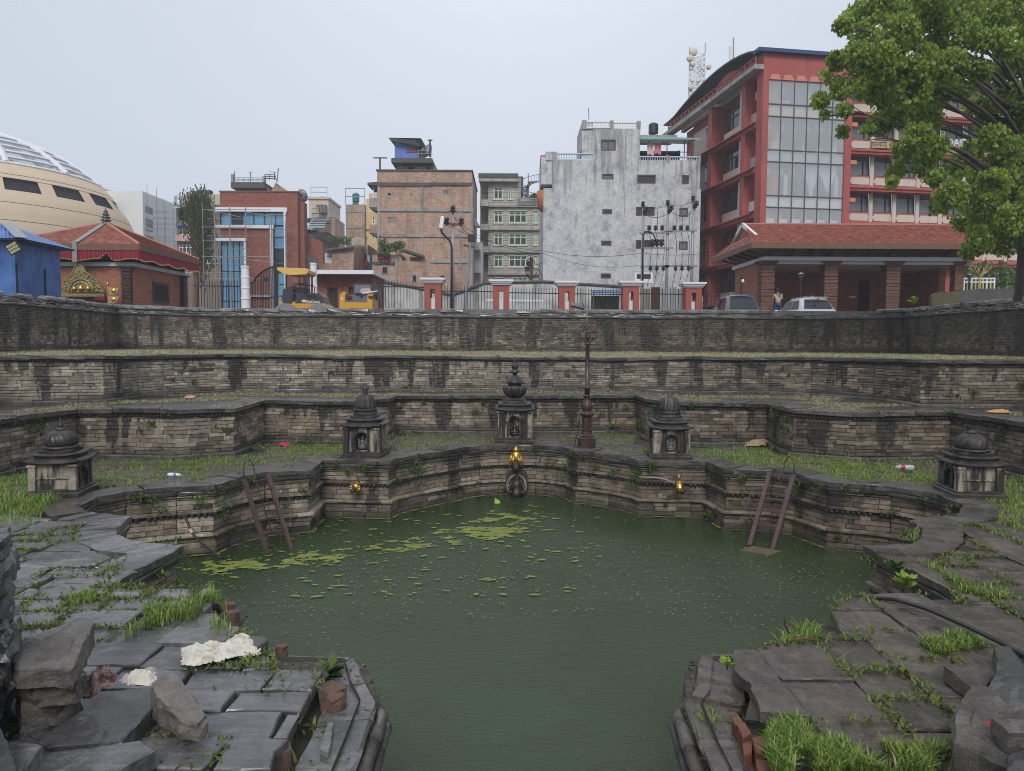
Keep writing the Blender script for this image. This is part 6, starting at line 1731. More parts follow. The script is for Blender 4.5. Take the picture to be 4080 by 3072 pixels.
# left side: piers, beams, recessed windows, arch
dS = lambda zx, zy=700, uu=0.0: PLs(*q5(zx, zy), uu)[0]
d1, d2, d3 = dS(692), dS(400), dS(230)
d0 = 1.0
zB = [PLs(*q5(830, v))[1] for v in (715, 1110, 1510)]
fl_h = (zB[0] - zB[2]) / 2
levels = [zB[0] + fl_h * .98, zB[0], zB[1], zB[2], zB[2] - fl_h, zB[2] - 2 * fl_h]
rb(MB().box(1.5, 2.0, d0, d2 + 9, ZG, zTop - .8), 'recessed_side_wall', M_RED, red)
for dd_, wd in ((d1, .7), (d2, .8)): rb(MB().box(0, 1.6, dd_ - wd / 2, dd_ + wd / 2, ZG, zTop - 1.2), 'side_pier', M_RED, red)
for z in levels[1:]:
 b = MB(); b.box(-.05, 1.49, d0, d2 + 8, z - .55, z - .2); b.add([(-.3, d0, z - .2), (-.3, d2 + 8, z - .2), (1.49, d2 + 8, z + .15), (1.49, d0, z + .15), (-.3, d0, z - .3), (-.3, d2 + 8, z - .3)], [(0, 3, 2, 1), (4, 0, 1, 5)])
 rb(b, 'floor_beam', M_RED, red)
for i, z in enumerate(levels):
 zb0, zb1 = z + .9, z + fl_h - 1.0
 if i == 0: continue
 a_, c_ = d1 + .9, d2 - 1.2
 b = MB(); b.box(.9, 1.0, a_, c_, zb0, zb1 + .3); f_ = rb(b, 'side_window', M_GLASS, red)
 b = MB()
 for m_ in range(4): dd_ = a_ + (c_ - a_) * m_ / 3; b.box(.84, .9, dd_ - .06, dd_ + .06, zb0, zb1 + .3)
 b.box(.84, .9, a_, c_, zb0 + (zb1 - zb0) * .65, zb0 + (zb1 - zb0) * .65 + .1); rb(b, 'frame', M_BRWN, f_)
 rb(MB().box(.7, 1.2, a_ - .7, a_ - .02, zb0 - .9, zb1 + .6), 'cream_pier', M_CRMW, red)
 rb(MB().box(.75, 1.1, a_, c_, zb0 - .75, zb0 - .05), 'cream_spandrel', M_CRMW, red)
 rb(MB().box(1.0, 1.2, d2 + .8, d2 + 6, z + .3, z + fl_h - .6), 'cream_bay', M_CRMW, red)
 w_ = rb(MB().box(.92, .998, d2 + 1.6, d2 + 3.0, z + .9, z + fl_h - .9), 'bay_window', M_GLASS, red)
# arch over the tall side bay
zc = levels[0] + .4; b = MB()
ap = []
n = 14; da, dbb = d1 + .35, d2 - .4; cm, rr_ = (da + dbb) / 2, (dbb - da) / 2
ztp = zTop - 1.2
for i in range(n + 1):
 t = math.pi * i / n; ap.append((cm - rr_ * math.cos(t), zc + rr_ * .55 * math.sin(t)))
for i in range(n):
 (a0, z0_), (a1, z1_) = ap[i], ap[i + 1]
 b.quad((0, a1, z1_), (0, a0, z0_), (0, a0, ztp), (0, a1, ztp)); b.quad((0, a0, z0_), (0, a1, z1_), (1.5, a1, z1_), (1.5, a0, z0_))
rb(b, 'arch_spandrel', M_RED, red)
rb(MB().box(.6, 1.0, da + .3, dbb, zc - .2, zc + 1.1), 'arch_panel', M_CRMW, red)
rb(MB().box(.02, 1.5, d0, d1 - .35, levels[0] + .8, ztp), 'upper_bay_panel', M_RED, red)
# eave, attic, curved dark roof with blue edge
rb(MB().box(-.75, -.002, .0, d2 + 10, ztp + .004, ztp + .35), 'side_eave', M_CONC, red)
b = MB()
for i in range(22):
 dd_ = .3 + (d2 + 8.5) * i / 21; b.box(-.55, -.45, dd_ - .05, dd_ + .05, ztp + .35, ztp + 1.0)
for zz in (ztp + .65, ztp + 1.0): b.box(-.56, -.44, .3, d2 + 8.8, zz - .06, zz)
rb(b, 'roof_railing', M_RED, red)
rb(MB().box(.9, 1.3, d1 - 1.5, d2 + 9, ztp + .36, zTop + .2), 'attic_wall', M_BRICK_OLD, red)
for i in range(4): rb(MB().box(.86, .899, d2 - 2 + i * 2.2, d2 - 1.2 + i * 2.2, ztp + .9, ztp + 1.7), 'attic_window', M_WHITE, red)
rb(MB().box(.8, 1.2, d1 - 1.4, d1 + 1.0, ztp + .5, zTop - .2), 'attic_glazing', plain('teal_glass', (.10, .25, .24), .2), red)
b = MB(); n = 14
for i in range(n):
 t0, t1 = i / n, (i + 1) / n; L = d2 + 10
 f = lambda t: zTop + .15 + 1.3 * math.sin(math.pi * min(1, t * 1.15)) ** .8 * (1 - .5 * t)
 b.quad((-.6, L * t0, f(t0)), (9, L * t0, f(t0)), (9, L * t1, f(t1)), (-.6, L * t1, f(t1)))
 b.quad((-.6, L * t1, f(t1) - .12), (9, L * t1, f(t1) - .12), (9, L * t0, f(t0) - .12), (-.6, L * t0, f(t0) - .12))
 b.quad((-.6, L * t0, f(t0) - .12), (-.6, L * t0, f(t0)), (-.6, L * t1, f(t1)), (-.6, L * t1, f(t1) - .12))
rb(b, 'curved_roof', M_BLACK, red)
rb(MB().box(-.6, uE + 1, -.35, .6, zTop + .01, zTop + .28), 'blue_roof_edge', plain('blue_roof_sheet', (.025, .06, .17), .4, .15), red)
# right wing, partly behind the tree
wz = [PF(*Q(3200, 0, .5402)(600, v), 2.5)[1] for v in (1660, 1395, 1110)]
fh = wz[1] - wz[0]
u1_ = uE + 26
ops_ = []
for kf in range(-1, 4):
 for i in range(11):
  ua = uE + 1.6 + i * 2.1; ops_.append((ua, ua + 1.75, wz[0] + kf * fh + 1.0, wz[0] + kf * fh + 2.7))
b = MB(); xs = sorted(set([uE, u1_] + [v for o in ops_ for v in o[:2]])); zs = sorted(set([ZG, zTop - 1.5] + [v for o in ops_ for v in o[2:]]))
for i in range(len(xs) - 1):
 for j in range(len(zs) - 1):
  cx, cz = (xs[i] + xs[i + 1]) / 2, (zs[j] + zs[j + 1]) / 2
  if cz > zTop - 1.5 or any(o[0] < cx < o[1] and o[2] < cz < o[3] for o in ops_): continue
  b.quad((xs[i], 2.5, zs[j]), (xs[i + 1], 2.5, zs[j]), (xs[i + 1], 2.5, zs[j + 1]), (xs[i], 2.5, zs[j + 1]))
rb(b, 'wing_wall', M_RED, red)
for o in ops_:
 b = MB()
 for (a0, a1, z0_, z1_) in ((o[0], o[0] + .06, o[2], o[3]), (o[1] - .06, o[1], o[2], o[3]), (o[0] + .06, o[1] - .06, o[2], o[2] + .06), (o[0] + .06, o[1] - .06, o[3] - .06, o[3]), (o[0] + .06, o[1] - .06, o[3] - .5, o[3] - .44), (o[0] + 1.2, o[0] + 1.26, o[2] + .06, o[3] - .06)): b.box(a0, a1, 2.6, 2.68, z0_, z1_)
 f_ = rb(b, 'wing_window', M_BLACK, red)
 rb(MB().quad((o[0], 2.7, o[2]), (o[1], 2.7, o[2]), (o[1], 2.7, o[3]), (o[0], 2.7, o[3])), 'pane', M_GLASSP, f_)
 b = MB(); b.box(o[0] + .1, o[1] - .1, 2.44, 2.496, o[2] - .72, o[2] - .15); b.box(o[0] - .05, o[1] + .05, 2.45, 2.494, o[2] - .58, o[2] - .3); rb(b, 'cream_panel', M_CRMW, red)
for i in range(12): rb(MB().box(uE + 1.2 + i * 2.1, uE + 1.52 + i * 2.1, 2.38, 2.496, ZG, zTop - 1.6), 'cream_pier', M_CRMW, red)
for kf in range(-1, 5):
 b = MB(); z = wz[0] + kf * fh; b.add([(uE, 1.5, z - .1), (u1_, 1.5, z - .1), (u1_, 2.49, z + .25), (uE, 2.49, z + .25), (uE, 1.5, z - .2), (u1_, 1.5, z - .2)], [(0, 1, 2, 3), (4, 5, 1, 0)]); b.box(uE, u1_, 1.6, 2.48, z - .4, z - .202); rb(b, 'wing_ledge', M_RED, red)
 if kf < 4: rb(MB().box(uE + .01, uE + .9, .6, 2.3, z + 1.4, z + 1.7), 'side_fin', M_PINKP, red)
rb(MB().box(uE + 5, u1_, 2.6, 6, zTop - 1.6, zTop - .2), 'wing_attic', plain('pale_green_glass', (.28, .45, .40), .3), red)
q7 = Q(3200, 0, .5402)
s0, s1 = PF(*q7(505, 1040), 2.3), PF(*q7(690, 1100), 2.3)
sg = rb(MB().box(s0[0], s1[0], 2.2, 2.36, s1[1], s0[1]), 'sign_board', plain('tan_sign', (.50, .40, .22), .5), red)
c_ = ((s0[0] + s1[0]) / 2, 2.19, (s0[1] + s1[1]) / 2)
text_mesh('sign_lettering', '\u092f\u093e\u0932\u093f\u092a\u0941 \u0938\u0947\u0935\u093e', .6, plain('dark_olive_letters', (.05, .04, .02), .5), RM @ Matrix.Translation(c_) @ Matrix.Rotation(R(90), 4, 'X'), sg)
c_ = PF(*q7(1140, 1062), 2.2); text_mesh('roof_letters', 'OADU', .85, M_WHITE, RM @ Matrix.Translation((c_[0], 2.05, c_[1])) @ Matrix.Rotation(R(90), 4, 'X'), red, .08)
# cell mast on the roof
mr = hit(*q5(285, 420), RO + rd * 14, rd)
cm_ = thing('cell_mast', 'white lattice cell mast with round dishes on the red building roof', 'mast', (mr.x, mr.y, zTop + 1))
pm = lambda x, y: D(*q5(x, y), mr.y)
b = MB(); lg = [(212, 0), (262, .9), (350, 0), (310, .9)]
zt_, zb2 = pm(212, 140)[2], pm(212, 560)[2]
P4 = [(pm(x, 400)[0], mr.y + o) for x, o in lg]
for p in P4: b.bar((*p, zb2), (*p, zt_), .09)
n = 9
for i in range(n):
 z0_, z1_ = zb2 + (zt_ - zb2) * i / n, zb2 + (zt_ - zb2) * (i + 1) / n
 for p, r_ in ((P4[0], P4[1]), (P4[1], P4[3]), (P4[3], P4[2]), (P4[2], P4[0])):
  b.bar((*p, z0_), (*r_, z1_), .05); b.bar((*p, z1_), (*r_, z1_), .05)
b.build('lattice', M_STEEL, cm_)
for (x, y, r_) in ((240, 142, .36), (210, 198, .3), (375, 275, .22), (218, 455, .24), (232, 250, .24)):
 c = pm(x, y); MB().lathe([(r_, 0), (r_, .25), (r_ * .9, .3), (.02, .3)], (0, 0, 0), 18).xf(Matrix.Translation((c[0], mr.y - .3, c[2])) @ Matrix.Rotation(R(90), 4, 'X')).build('dish', plain('cream_dish', (.62, .58, .45), .5, .08), cm_, True)
for (x, ya, yb_) in ((215, 85, 140), (355, 45, 150)): a, c = pm(x, ya), pm(x, yb_); MB().tube([c, a], .04, 5).build('rod', M_GALV, cm_)
for x, ya, yb_, r_ in ((232, 310, 400, .16), (318, 190, 290, .12), (280, 360, 400, .14)): a, c = pm(x, ya), pm(x, yb_); MB().tube([(c[0], mr.y - .4, c[2]), (a[0], mr.y - .4, a[2])], r_, 8).build('panel_antenna', M_WHITE, cm_)
a2 = thing('antenna', 'white panel antenna with thin rod on the red building roof ridge', 'antenna', (pm(600, 190)[0], mr.y - 5, zTop + 1))
pm2 = lambda x, y: D(*q5(x, y), mr.y - 5)
a, c = pm2(605, 0), pm2(605, 200); MB().tube([c, a], .06, 6).build('rod', M_GALV, a2)
a, c = pm2(578, 80), pm2(583, 200); MB().tube([c, a], .13, 8).build('panel', M_WHITE, a2)
# ---------------------------------------------------------------- right pavilion
Yv = 44.0
pv = thing('pavilion', 'long open pavilion with clay tile roof, white beam and carved brick columns', 'pavilion', (DX(3450, 1150, Yv), Yv, ZG))
X0, X1 = DX(3049, 1060, Yv), DX(3856, 1060, Yv)
Yb = Yv + 5.9
zb = DZ(*q6(900, 402), Yv); ZP = ZG + .75
MB().box(X0 - .3, X1 + .3, Yv - .5, Yb + .3, ZG, ZP).build('plinth', M_BRICK_PAV, pv)
MB().box(X0, X1, Yb - .4, Yb, ZP, zb - .1).build('back_wall', M_BRICK_PAV, pv)
MB().box(X0, X0 + .4, Yv + .6, Yb - .4, ZP, zb - .1).build('side_wall', M_BRICK_PAV, pv)
MB().box(X1 - .4, X1, Yv + 2.2, Yb - .4, ZP, zb - .1).build('side_wall', M_BRICK_PAV, pv)
MB().box(X0 - .18, X1 + .18, Yv - .18, Yb + .18, zb - .1, zb + .12).build('white_beam', M_WHITE, pv)
MB().box(X0 + .01, X1 - .01, Yv + .01, Yb - .01, zb - .3, zb - .102).build('ceiling', plain('white_ceiling', (.55, .55, .54), .8, .05), pv)
M_COLB = brick('carved_brick_column', (.16, .075, .05), (.24, .12, .08), (.10, .06, .045), rh=.11, var=.35)
for (xa, xb) in ((405, 497), (838, 933), (1265, 1362), (1735, 1797)):
 c = (DX(*q6(xa, 560), Yv) + DX(*q6(xb, 560), Yv)) / 2; wd = DX(*q6(xb, 560), Yv) - DX(*q6(xa, 560), Yv)
 b = MB(); z = ZP + 1.15; b.obox((c, Yv + wd / 2, ZP + .57), (wd * .92, wd * .92, 1.14))
 i = 0
 while z < zb - .32:
  h = (.16, .07, .11, .05)[i % 4]; f = (.96, 1.02, .9, 1.0)[i % 4]; b.obox((c, Yv + wd / 2, z + h / 2), (wd * f, wd * f, h - .005)); z += h; i += 1
 b.obox((c, Yv + wd / 2, zb - .16), (wd * 1.5, wd * 1.1, .11)); b.obox((c, Yv + wd / 2, zb - .27), (wd * 1.25, wd * 1.05, .1))
 b.build('column', M_COLB, pv)
ov = 1.25
zE = DZ(*q6(390, 292), Yv - ov); zR = DZ(*q6(370, 168), Yv + 2.95)
MB().box(X0 + .15, X1 - .15, Yv + .15, Yb - .15, zb + .122, zE + (zR - zE) * (ov + .15) / (Yv + 2.95 - Yv + ov) - .05).build('frieze', M_BRICK_PAV, pv)
ex0, ex1, ey0, ey1 = X0 - ov, X1 + ov, Yv - ov, Yb + ov
ym = (ey0 + ey1) / 2; rx0, rx1 = X0 - .35, X1 + .35
roof = MB()
roof.add([(ex0, ey0, zE), (ex1, ey0, zE), (rx1, ym, zR), (rx0, ym, zR)], [(0, 1, 2, 3)]); roof.add([(ex1, ey1, zE), (ex0, ey1, zE), (rx0, ym, zR), (rx1, ym, zR)], [(0, 1, 2, 3)])
gz = zE + (zR - zE) * .38; gy0, gy1 = ey0 + (ym - ey0) * .38, ey1 - (ey1 - ym) * .38
gx0 = ex0 + (rx0 - ex0) * .38 + .0
roof.add([(ex0, ey1, zE), (ex0, ey0, zE), (gx0 + .25, gy0, gz), (gx0 + .25, gy1, gz)], [(0, 1, 2, 3)]); roof.add([(ex1, ey0, zE), (ex1, ey1, zE), (rx1 + .3, gy1, gz), (rx1 + .3, gy0, gz)], [(0, 1, 2, 3)])
rf = roof.build('roof', M_TILE, pv)
b = MB(); tile_slope(b, (ex0, ey0, zE + .03), (ex1, ey0, zE + .03), (rx1, ym, zR + .03), (rx0, ym, zR + .03), .2, .17, random.Random(6), .045)
tile_slope(b, (ex0, ey1, zE + .03), (ex0, ey0, zE + .03), (gx0 + .2, gy0, gz + .03), (gx0 + .2, gy1, gz + .03), .2, .17, random.Random(7), .045)
b.build('roof_tiles', M_TILE, rf, kind='stuff')
MB().add([(rx0 - .04, gy0, gz), (rx0 - .04, gy1, gz), (rx0 - .04, ym, zR - .05)], [(0, 2, 1)]).build('gable_wall', M_BRICK_PAV, pv)
for yy in (gy0, gy1): MB().bar((rx0 - .12, yy, gz - .02), (rx0 - .12, ym, zR + .02), .16, .24).build('gable_trim', M_WHITE, pv)
MB().tube([(rx0 - .2, ym, zR + .05), (rx1, ym, zR + .05)], .09, 8).build('ridge', M_TILE, pv)
for (p, q_) in (((ex0, ey0), (ex1, ey0)), ((ex0, ey0), (ex0, ey1)), ((ex1, ey0), (ex1, ey1))): MB().bar((*p, zE - .12), (*q_, zE - .12), .09, .34).build('fascia', M_TIMB, pv)
n = 11
for i in range(n):
 x = X0 + .3 + (X1 - X0 - .6) * i / (n - 1); MB().bar((x, Yv + .1, zb + .2), (x, ey0 + .25, zE - .25), .13, .16).build('strut', M_WOOD, pv)
for i in range(5):
 y = Yv + .4 + (Yb - Yv - .8) * i / 4; MB().bar((X0 + .1, y, zb + .2), (ex0 + .25, y, zE - .25), .13, .16).build('strut', M_WOOD, pv); MB().bar((X1 - .1, y, zb + .2), (ex1 - .25, y, zE - .25), .13, .16).build('strut', M_WOOD, pv)
for i in range(8): x = X0 + (X1 - X0) * (i + .1) / 8; MB().box(x, x + .95, Yv - .75, Yv - .35, zE - .12, zE - .05).build('soffit_panel', plain('pale_soffit', (.5, .5, .49), .8), pv)
for xa, xb in ((1055, 1125), (1440, 1500)): a, c = DX(*q6(xa, 600), Yb), DX(*q6(xb, 600), Yb); MB().box(a, c, Yb - .47, Yb - .402, ZP, zb - .8).build('dark_doorway', M_DARK, pv)
c = D(*q6(1032, 662), Yb - .5); tag(MB().obox((c[0], Yb - .44, c[2]), (.4, .05, .14)).build('sign_plate', M_WHITE), 'small white plate inside the open pavilion', 'sign')
# wall, garden and small things beyond the right end
gw = thing('garden_wall', 'dark weathered garden wall right of the pavilion behind the tree', 'wall', (DX(3900, 1160, 40), 40, ZG))
a, c = D(*q6(1640, 640), 40), D(*q6(2230, 600), 40)
plate([(a[0], ZG), (c[0] + 6, ZG), (c[0] + 6, c[2]), (D(*q6(1900, 605), 40)[0], D(*q6(1900, 605), 40)[2]), (a[0] + .6, D(*q6(1735, 625), 40)[2]), (a[0] + .6, D(*q6(1735, 645), 40)[2]), (a[0], a[2] - .2)], 40, 40.4).build('wall', M_CONCD, gw)
p = D(*q6(1685, 625), 38.5)
sl_ = thing('stone_slab', 'round topped mossy stone tablet by the right end of the pavilion', 'stone', (p[0], 38.5, ZG))
hw = .78; plate([(p[0] - hw, ZG), (p[0] + hw, ZG), (p[0] + hw, p[2] - .25)] + [(p[0] + hw * math.cos(t), p[2] - .25 + .25 * math.sin(t)) for t in np.linspace(.2, math.pi - .2, 7)] + [(p[0] - hw, p[2] - .25)], 38.5, 38.75).build('tablet', plain('mossy_slab', (.10, .085, .04), .8, .35, 3, .4), sl_)
fp = thing('fence_panel', 'white and yellow rails of the garden fence right of the pavilion', 'fence', (DX(3900, 1130, 50), 50, ZG), 'black iron railings')
for zz, cc in ((535, M_WHITE), (560, M_WHITE)): a, c = D(*q6(1795, zz), 50), D(*q6(2010, zz), 50); MB().bar(a, c, .1).build('rail', cc, fp)
for i in range(9):
 a = D(*q6(1800 + i * 26, 532), 50); MB().bar((a[0], 50, ZG), a, .09).build('post', plain('yellow_post', (.55, .55, .12), .5) if i % 2 else M_WHITE, fp)
def blob_plant(b, c, r, n, size, rg, flat=1.0):
 """loose leaf faces through a volume"""
 for i in range(n):
  while True:
   v = Vector((rg.uniform(-1, 1), rg.uniform(-1, 1), rg.uniform(-1, 1)))
   if v.length < 1: break
  p = Vector(c) + Vector((v.x * r[0], v.y * r[1], v.z * r[2] * flat))
  a = Vector((rg.gauss(0, 1), rg.gauss(0, 1), rg.gauss(0, .7))).normalized(); e = a.orthogonal().normalized(); e = (Matrix.Rotation(rg.uniform(0, 6.3), 3, a) @ e)
  s = size * rg.uniform(.6, 1.3)
  f = a.cross(e)
  b.add([tuple(p - e * s), tuple(p + f * s * .55), tuple(p + e * s), tuple(p - f * s * .55)], [(0, 1, 2, 3)], 0, rg.random())
def leaf_mat(name, c1, c2, trans=.25, stops=None):
 k = NT(name); c = k.ramp(k.attr(), stops) if stops else k.mix(k.attr(), c1, c2); k.set(col=c, rough=.45, spec=.45)
 t = k.n('ShaderNodeBsdfTranslucent'); k.put(t.inputs[0], k.mix(1.0, c, (1.9, 1.9, 1.5), 'MULTIPLY'))
 mx = k.n('ShaderNodeMixShader'); mx.inputs[0].default_value = trans
 out = k.t.nodes['Material Output']; k.t.links.new(k.b.outputs[0], mx.inputs[1]); k.t.links.new(t.outputs[0], mx.inputs[2]); k.t.links.new(mx.outputs[0], out.inputs[0])
 return k.mat
M_LEAF = leaf_mat('peepal_leaf', None, None, .5, [(0, (.06, .11, .016)), (.4, (.15, .225, .036)), (.8, (.30, .385, .07)), (1, (.46, .50, .11))])
M_SHRUB = leaf_mat('shrub_leaf', (.03, .07, .012), (.13, .20, .03))
M_DROOP = leaf_mat('dusty_leaf', (.045, .06, .022), (.12, .125, .05))
rg = random.Random(12)
def bush(name, label, cat, c, r, n, size, mat, trunk=None, group=None):
 t = thing(name, label, cat, (c[0], c[1], c[2] - r[2]), group)
 b = MB()
 for i in range(6):
  o = Vector(c) + Vector((rg.uniform(-.5, .5) * r[0], rg.uniform(-.5, .5) * r[1], rg.uniform(-.5, .5) * r[2])); blob_plant(b, o, tuple(v * .62 for v in r), n // 6, size, rg)
 b.build('crown', mat, t)
 b = MB(); z0 = trunk if trunk is not None else c[2] - r[2]
 b.tube([(c[0], c[1], z0), (c[0] + r[0] * .1, c[1], c[2])], [.05 * r[2] + .02, .02], 6)
 for i in range(4): b.tube([(c[0], c[1], c[2] - r[2] * .5), (c[0] + rg.uniform(-.6, .6) * r[0], c[1] + rg.uniform(-.4, .4) * r[1], c[2] + rg.uniform(-.2, .6) * r[2])], [.02 * r[2] + .01, .008], 5)
 b.build('trunk', M_TIMB, t)
 return t
bush('shrub', 'round clipped shrub behind the white garden rails', 'shrub', D(3935, 1110, 54), (1.6, 1.2, 1.7), 900, .16, M_SHRUB, ZG)
bush('shrub', 'dark green shrub left of the golden tree by the pavilion', 'shrub', D(3865, 1110, 52), (1.0, .8, 1.2), 500, .16, M_SHRUB, ZG)
bush('shrub', 'small green shrub beside the big tree trunk', 'shrub', D(3990, 1105, 55), (1.0, .8, 1.4), 500, .16, M_SHRUB, ZG)
gtree = thing('metal_tree', 'little golden bare tree standing among the garden shrubs', 'tree', (DX(3905, 1130, 49), 49, ZG))
a = D(3905, 1080, 49); b = MB().tube([(a[0], 49, ZG), (a[0], 49, a[2] - .3)], [.12, .07], 6)
for i in range(9): an = i * .7; b.tube([(a[0], 49, a[2] - .4), (a[0] + .45 * math.cos(an), 49 + .3 * math.sin(an), a[2] + .1 * (i % 3)), (a[0] + .75 * math.cos(an + .3), 49 + .4 * math.sin(an), a[2] + .2 + .1 * (i % 4))], [.04, .025, .01], 5)
b.build('trunk', plain('golden_bark', (.55, .42, .2), .6), gtree)
def small_lamp(label, px, py, Yl):
 c = D(px, py, Yl); t = thing('garden_lamp', label, 'lamp', (c[0], Yl, ZG), 'low garden lamps')
 MB().tube([(c[0], Yl, ZG), (c[0], Yl, c[2] - .3)], .05, 8).build('post', M_BLACK, t)
 MB().lathe([(.05, -.3), (.09, -.26), (.14, -.08), (.2, -.06), (.2, -.03), (.05, .04), (.02, .1)], c, 10).build('lantern', M_GALV, t, True)
small_lamp('low lantern lamp before the pavilion bay, right of the person', *q6(676, 500), 42.3)
small_lamp('low lantern lamp at the right end of the pavilion', *q6(1836, 508), 47)
cc = D(*q6(275, 555), 42)
cctv = thing('security_camera', 'white dome security camera on a thin black post', 'camera', (cc[0], 42, ZG))
MB().tube([(cc[0] - .08, 42, ZG), (cc[0] - .08, 42, cc[2] + .25)], .04, 6).build('post', M_BLACK, cctv)
MB().lathe([(.02, -.1), (.07, -.08), (.085, -.03), (.09, .03), (.07, .1), (.02, .12)], cc, 12).build('dome', M_WHITE, cctv, True)
MB().lathe([(.02, -.12), (.05, -.1), (.06, -.06)], (cc[0], 41.97, cc[2]), 10).build('lens', M_BLACK, cctv, True)
# ---------------------------------------------------------------- two parked cars, tails to the wall
def car(label, x, y, paint, roof_h, W=1.82, L=4.35):
 t = thing('parked_car', label, 'car', (x, y, ZG), 'cars parked behind the upper wall')
 M_ = paint; hw = W / 2
 b = MB(); secs = [(0, .42, .95, .86), (.06, .32, 1.02, .93), (.35, .24, 1.06, .97), (1.0, .22, 1.06, 1.0), (2.6, .22, 1.04, 1.0), (3.4, .24, 1.0, .98), (4.0, .3, .92, .93), (L - .05, .36, .82, .84), (L, .45, .72, .7)]
 vs = []
 for (d, z0, z1, s) in secs:
  h = hw * s
  for u, z in ((-h * .9, z0), (-h, z0 + .15), (-h, (z0 + z1) / 2), (-h * .97, z1 - .08), (-h * .88, z1), (h * .88, z1), (h * .97, z1 - .08), (h, (z0 + z1) / 2), (h, z0 + .15), (h * .9, z0)): vs.append((x + u, y + d, ZG + z))
 m = 10; fs = [tuple(range(m - 1, -1, -1)), tuple(range((len(secs) - 1) * m, len(secs) * m))]
 fs = [tuple(range(m)), tuple(range(len(secs) * m - 1, (len(secs) - 1) * m - 1, -1))]
 for j in range(len(secs) - 1):
  for i in range(m): fs.append((j * m + i, (j + 1) * m + i, (j + 1) * m + (i + 1) % m, j * m + (i + 1) % m))
 b.add(vs, fs); body = b.build('body', M_, t, True)
 rh = roof_h
 cs_ = [(.12, 1.02, .80), (.55, rh - .10, .66), (.75, rh - .02, .64), (1.3, rh, .655), (2.0, rh - .02, .66), (2.5, rh - .1, .66), (3.35, 1.0, .80)]
 vs = []
 for (d, z1, s) in cs_:
  zb_ = 1.0; h1 = hw * s; h0 = hw * .86
  vs += [(x - h0, y + d, ZG + zb_), (x - h1 - (h0 - h1) * .3, y + d, ZG + zb_ + (z1 - zb_) * .75), (x - h1 * .92, y + d, ZG + z1 - .005), (x, y + d, ZG + z1 + .025 * (z1 > 1.2)), (x + h1 * .92, y + d, ZG + z1 - .005), (x + h1 + (h0 - h1) * .3, y + d, ZG + zb_ + (z1 - zb_) * .75), (x + h0, y + d, ZG + zb_)]
 fs = []
 for j in range(len(cs_) - 1):
  for i in range(6): fs.append((j * 7 + i, (j + 1) * 7 + i, (j + 1) * 7 + i + 1, j * 7 + i + 1))
 cabn = MB().add(vs, fs).build('cabin', M_, t, True)
 # glass
 e = .012; z0, z1 = ZG + 1.09, ZG + rh - .14
 f = lambda z: .12 + .43 * (z - ZG - 1.02) / (rh - .10 - 1.02)
 MB().add([(x - hw * .74, y + f(z0) - e - .02, z0), (x + hw * .74, y + f(z0) - e - .02, z0), (x + hw * .60, y + f(z1) - e - .02, z1), (x - hw * .60, y + f(z1) - e - .02, z1)], [(0, 1, 2, 3)]).build('rear_window', M_GLASS, cabn)
 for s in (-1, 1):
  for (a0, a1, b0, b1) in ((.62, 1.55, .85, 1.52), (1.62, 2.9, 1.6, 2.45)):
   g = lambda d, zz: (x + s * (hw * .875 - (hw * .16) * (zz - ZG - 1.0) / (rh - 1.1)), y + d, zz)
   MB().quad(g(a0, z0), g(a1, z0), g(b1, z1 + .02), g(b0, z1 + .02)).build('side_window', M_GLASS, cabn)
  MB().obox((x + s * hw * .78, y + .02, ZG + .86), (.42, .1, .15), rz=s * R(14), ch=.02).build('tail_light', plain('red_lens', (.22, .01, .015), .2, .1), body)
  MB().obox((x + s * (hw + .1), y + 2.85, ZG + 1.06), (.2, .12, .14), ch=.03).build('mirror', M_, body)
  MB().bar((x + s * hw * .58, y + .75, ZG + rh + .035), (x + s * hw * .58, y + 2.2, ZG + rh + .02), .035, .04).build('roof_rail', M_GALV, cabn)
  for d in (.78, 3.45):
   wh = MB().lathe([(.2, -.1), (.31, -.11), (.33, -.06), (.33, .06), (.31, .11), (.2, .1)], (0, 0, 0), 20).xf(Matrix.Translation((x + s * (hw - .12), y + d, ZG + .33)) @ Matrix.Rotation(R(90), 4, 'Y')).build('wheel', M_BLACK, t, True)
   MB().lathe([(.02, -.09), (.2, -.1), (.2, .1), (.02, .09)], (0, 0, 0), 12).xf(Matrix.Translation((x + s * (hw - .12), y + d, ZG + .33)) @ Matrix.Rotation(R(90), 4, 'Y')).build('rim', M_GALV, wh)
 MB().obox((x, y - .01, ZG + .62), (.5, .03, .14)).build('number_plate', M_WHITE, body)
 MB().obox((x, y + .5, ZG + rh + .0), (hw * 1.25, .22, .03), ch=.01).build('roof_spoiler', M_, cabn)
 MB().add([(x - .02, y + .95, ZG + rh + .02), (x + .02, y + .95, ZG + rh + .02), (x, y + .8, ZG + rh + .12), (x, y + 1.1, ZG + rh + .02)], [(0, 1, 2), (0, 2, 3), (1, 3, 2)]).build('antenna_fin', M_, cabn)
 return t
M_CARW = plain('white_car_paint', (.80, .81, .82), .25, .02, 1, 0, coat=.6); M_CARG = plain('grey_car_paint', (.15, .155, .17), .3, .04, 1, 0, coat=.5)
wc = car('white parked car with black rear window behind the upper wall', DX(3268, 1200, 34.4), 34.4, M_CARW, DZ(3268, 1187, 35.4) - ZG)
car('grey parked car nose to the brick pavilion side', DX(2968, 1200, 34.8), 34.8, M_CARG, DZ(2968, 1176, 35.8) - ZG)
c = D(*q6(813, 675), 34.3); st = MB().lathe([(.07, 0), (.07, .01), (.0, .012)], (0, 0, 0), 10).xf(Matrix.Translation((c[0], 34.62, c[2])) @ Matrix.Rotation(R(60), 4, 'X')).build('red_sticker', plain('red_sticker', (.5, .03, .03), .5), [o for o in wc.children if o.name.startswith('cabin')][0])
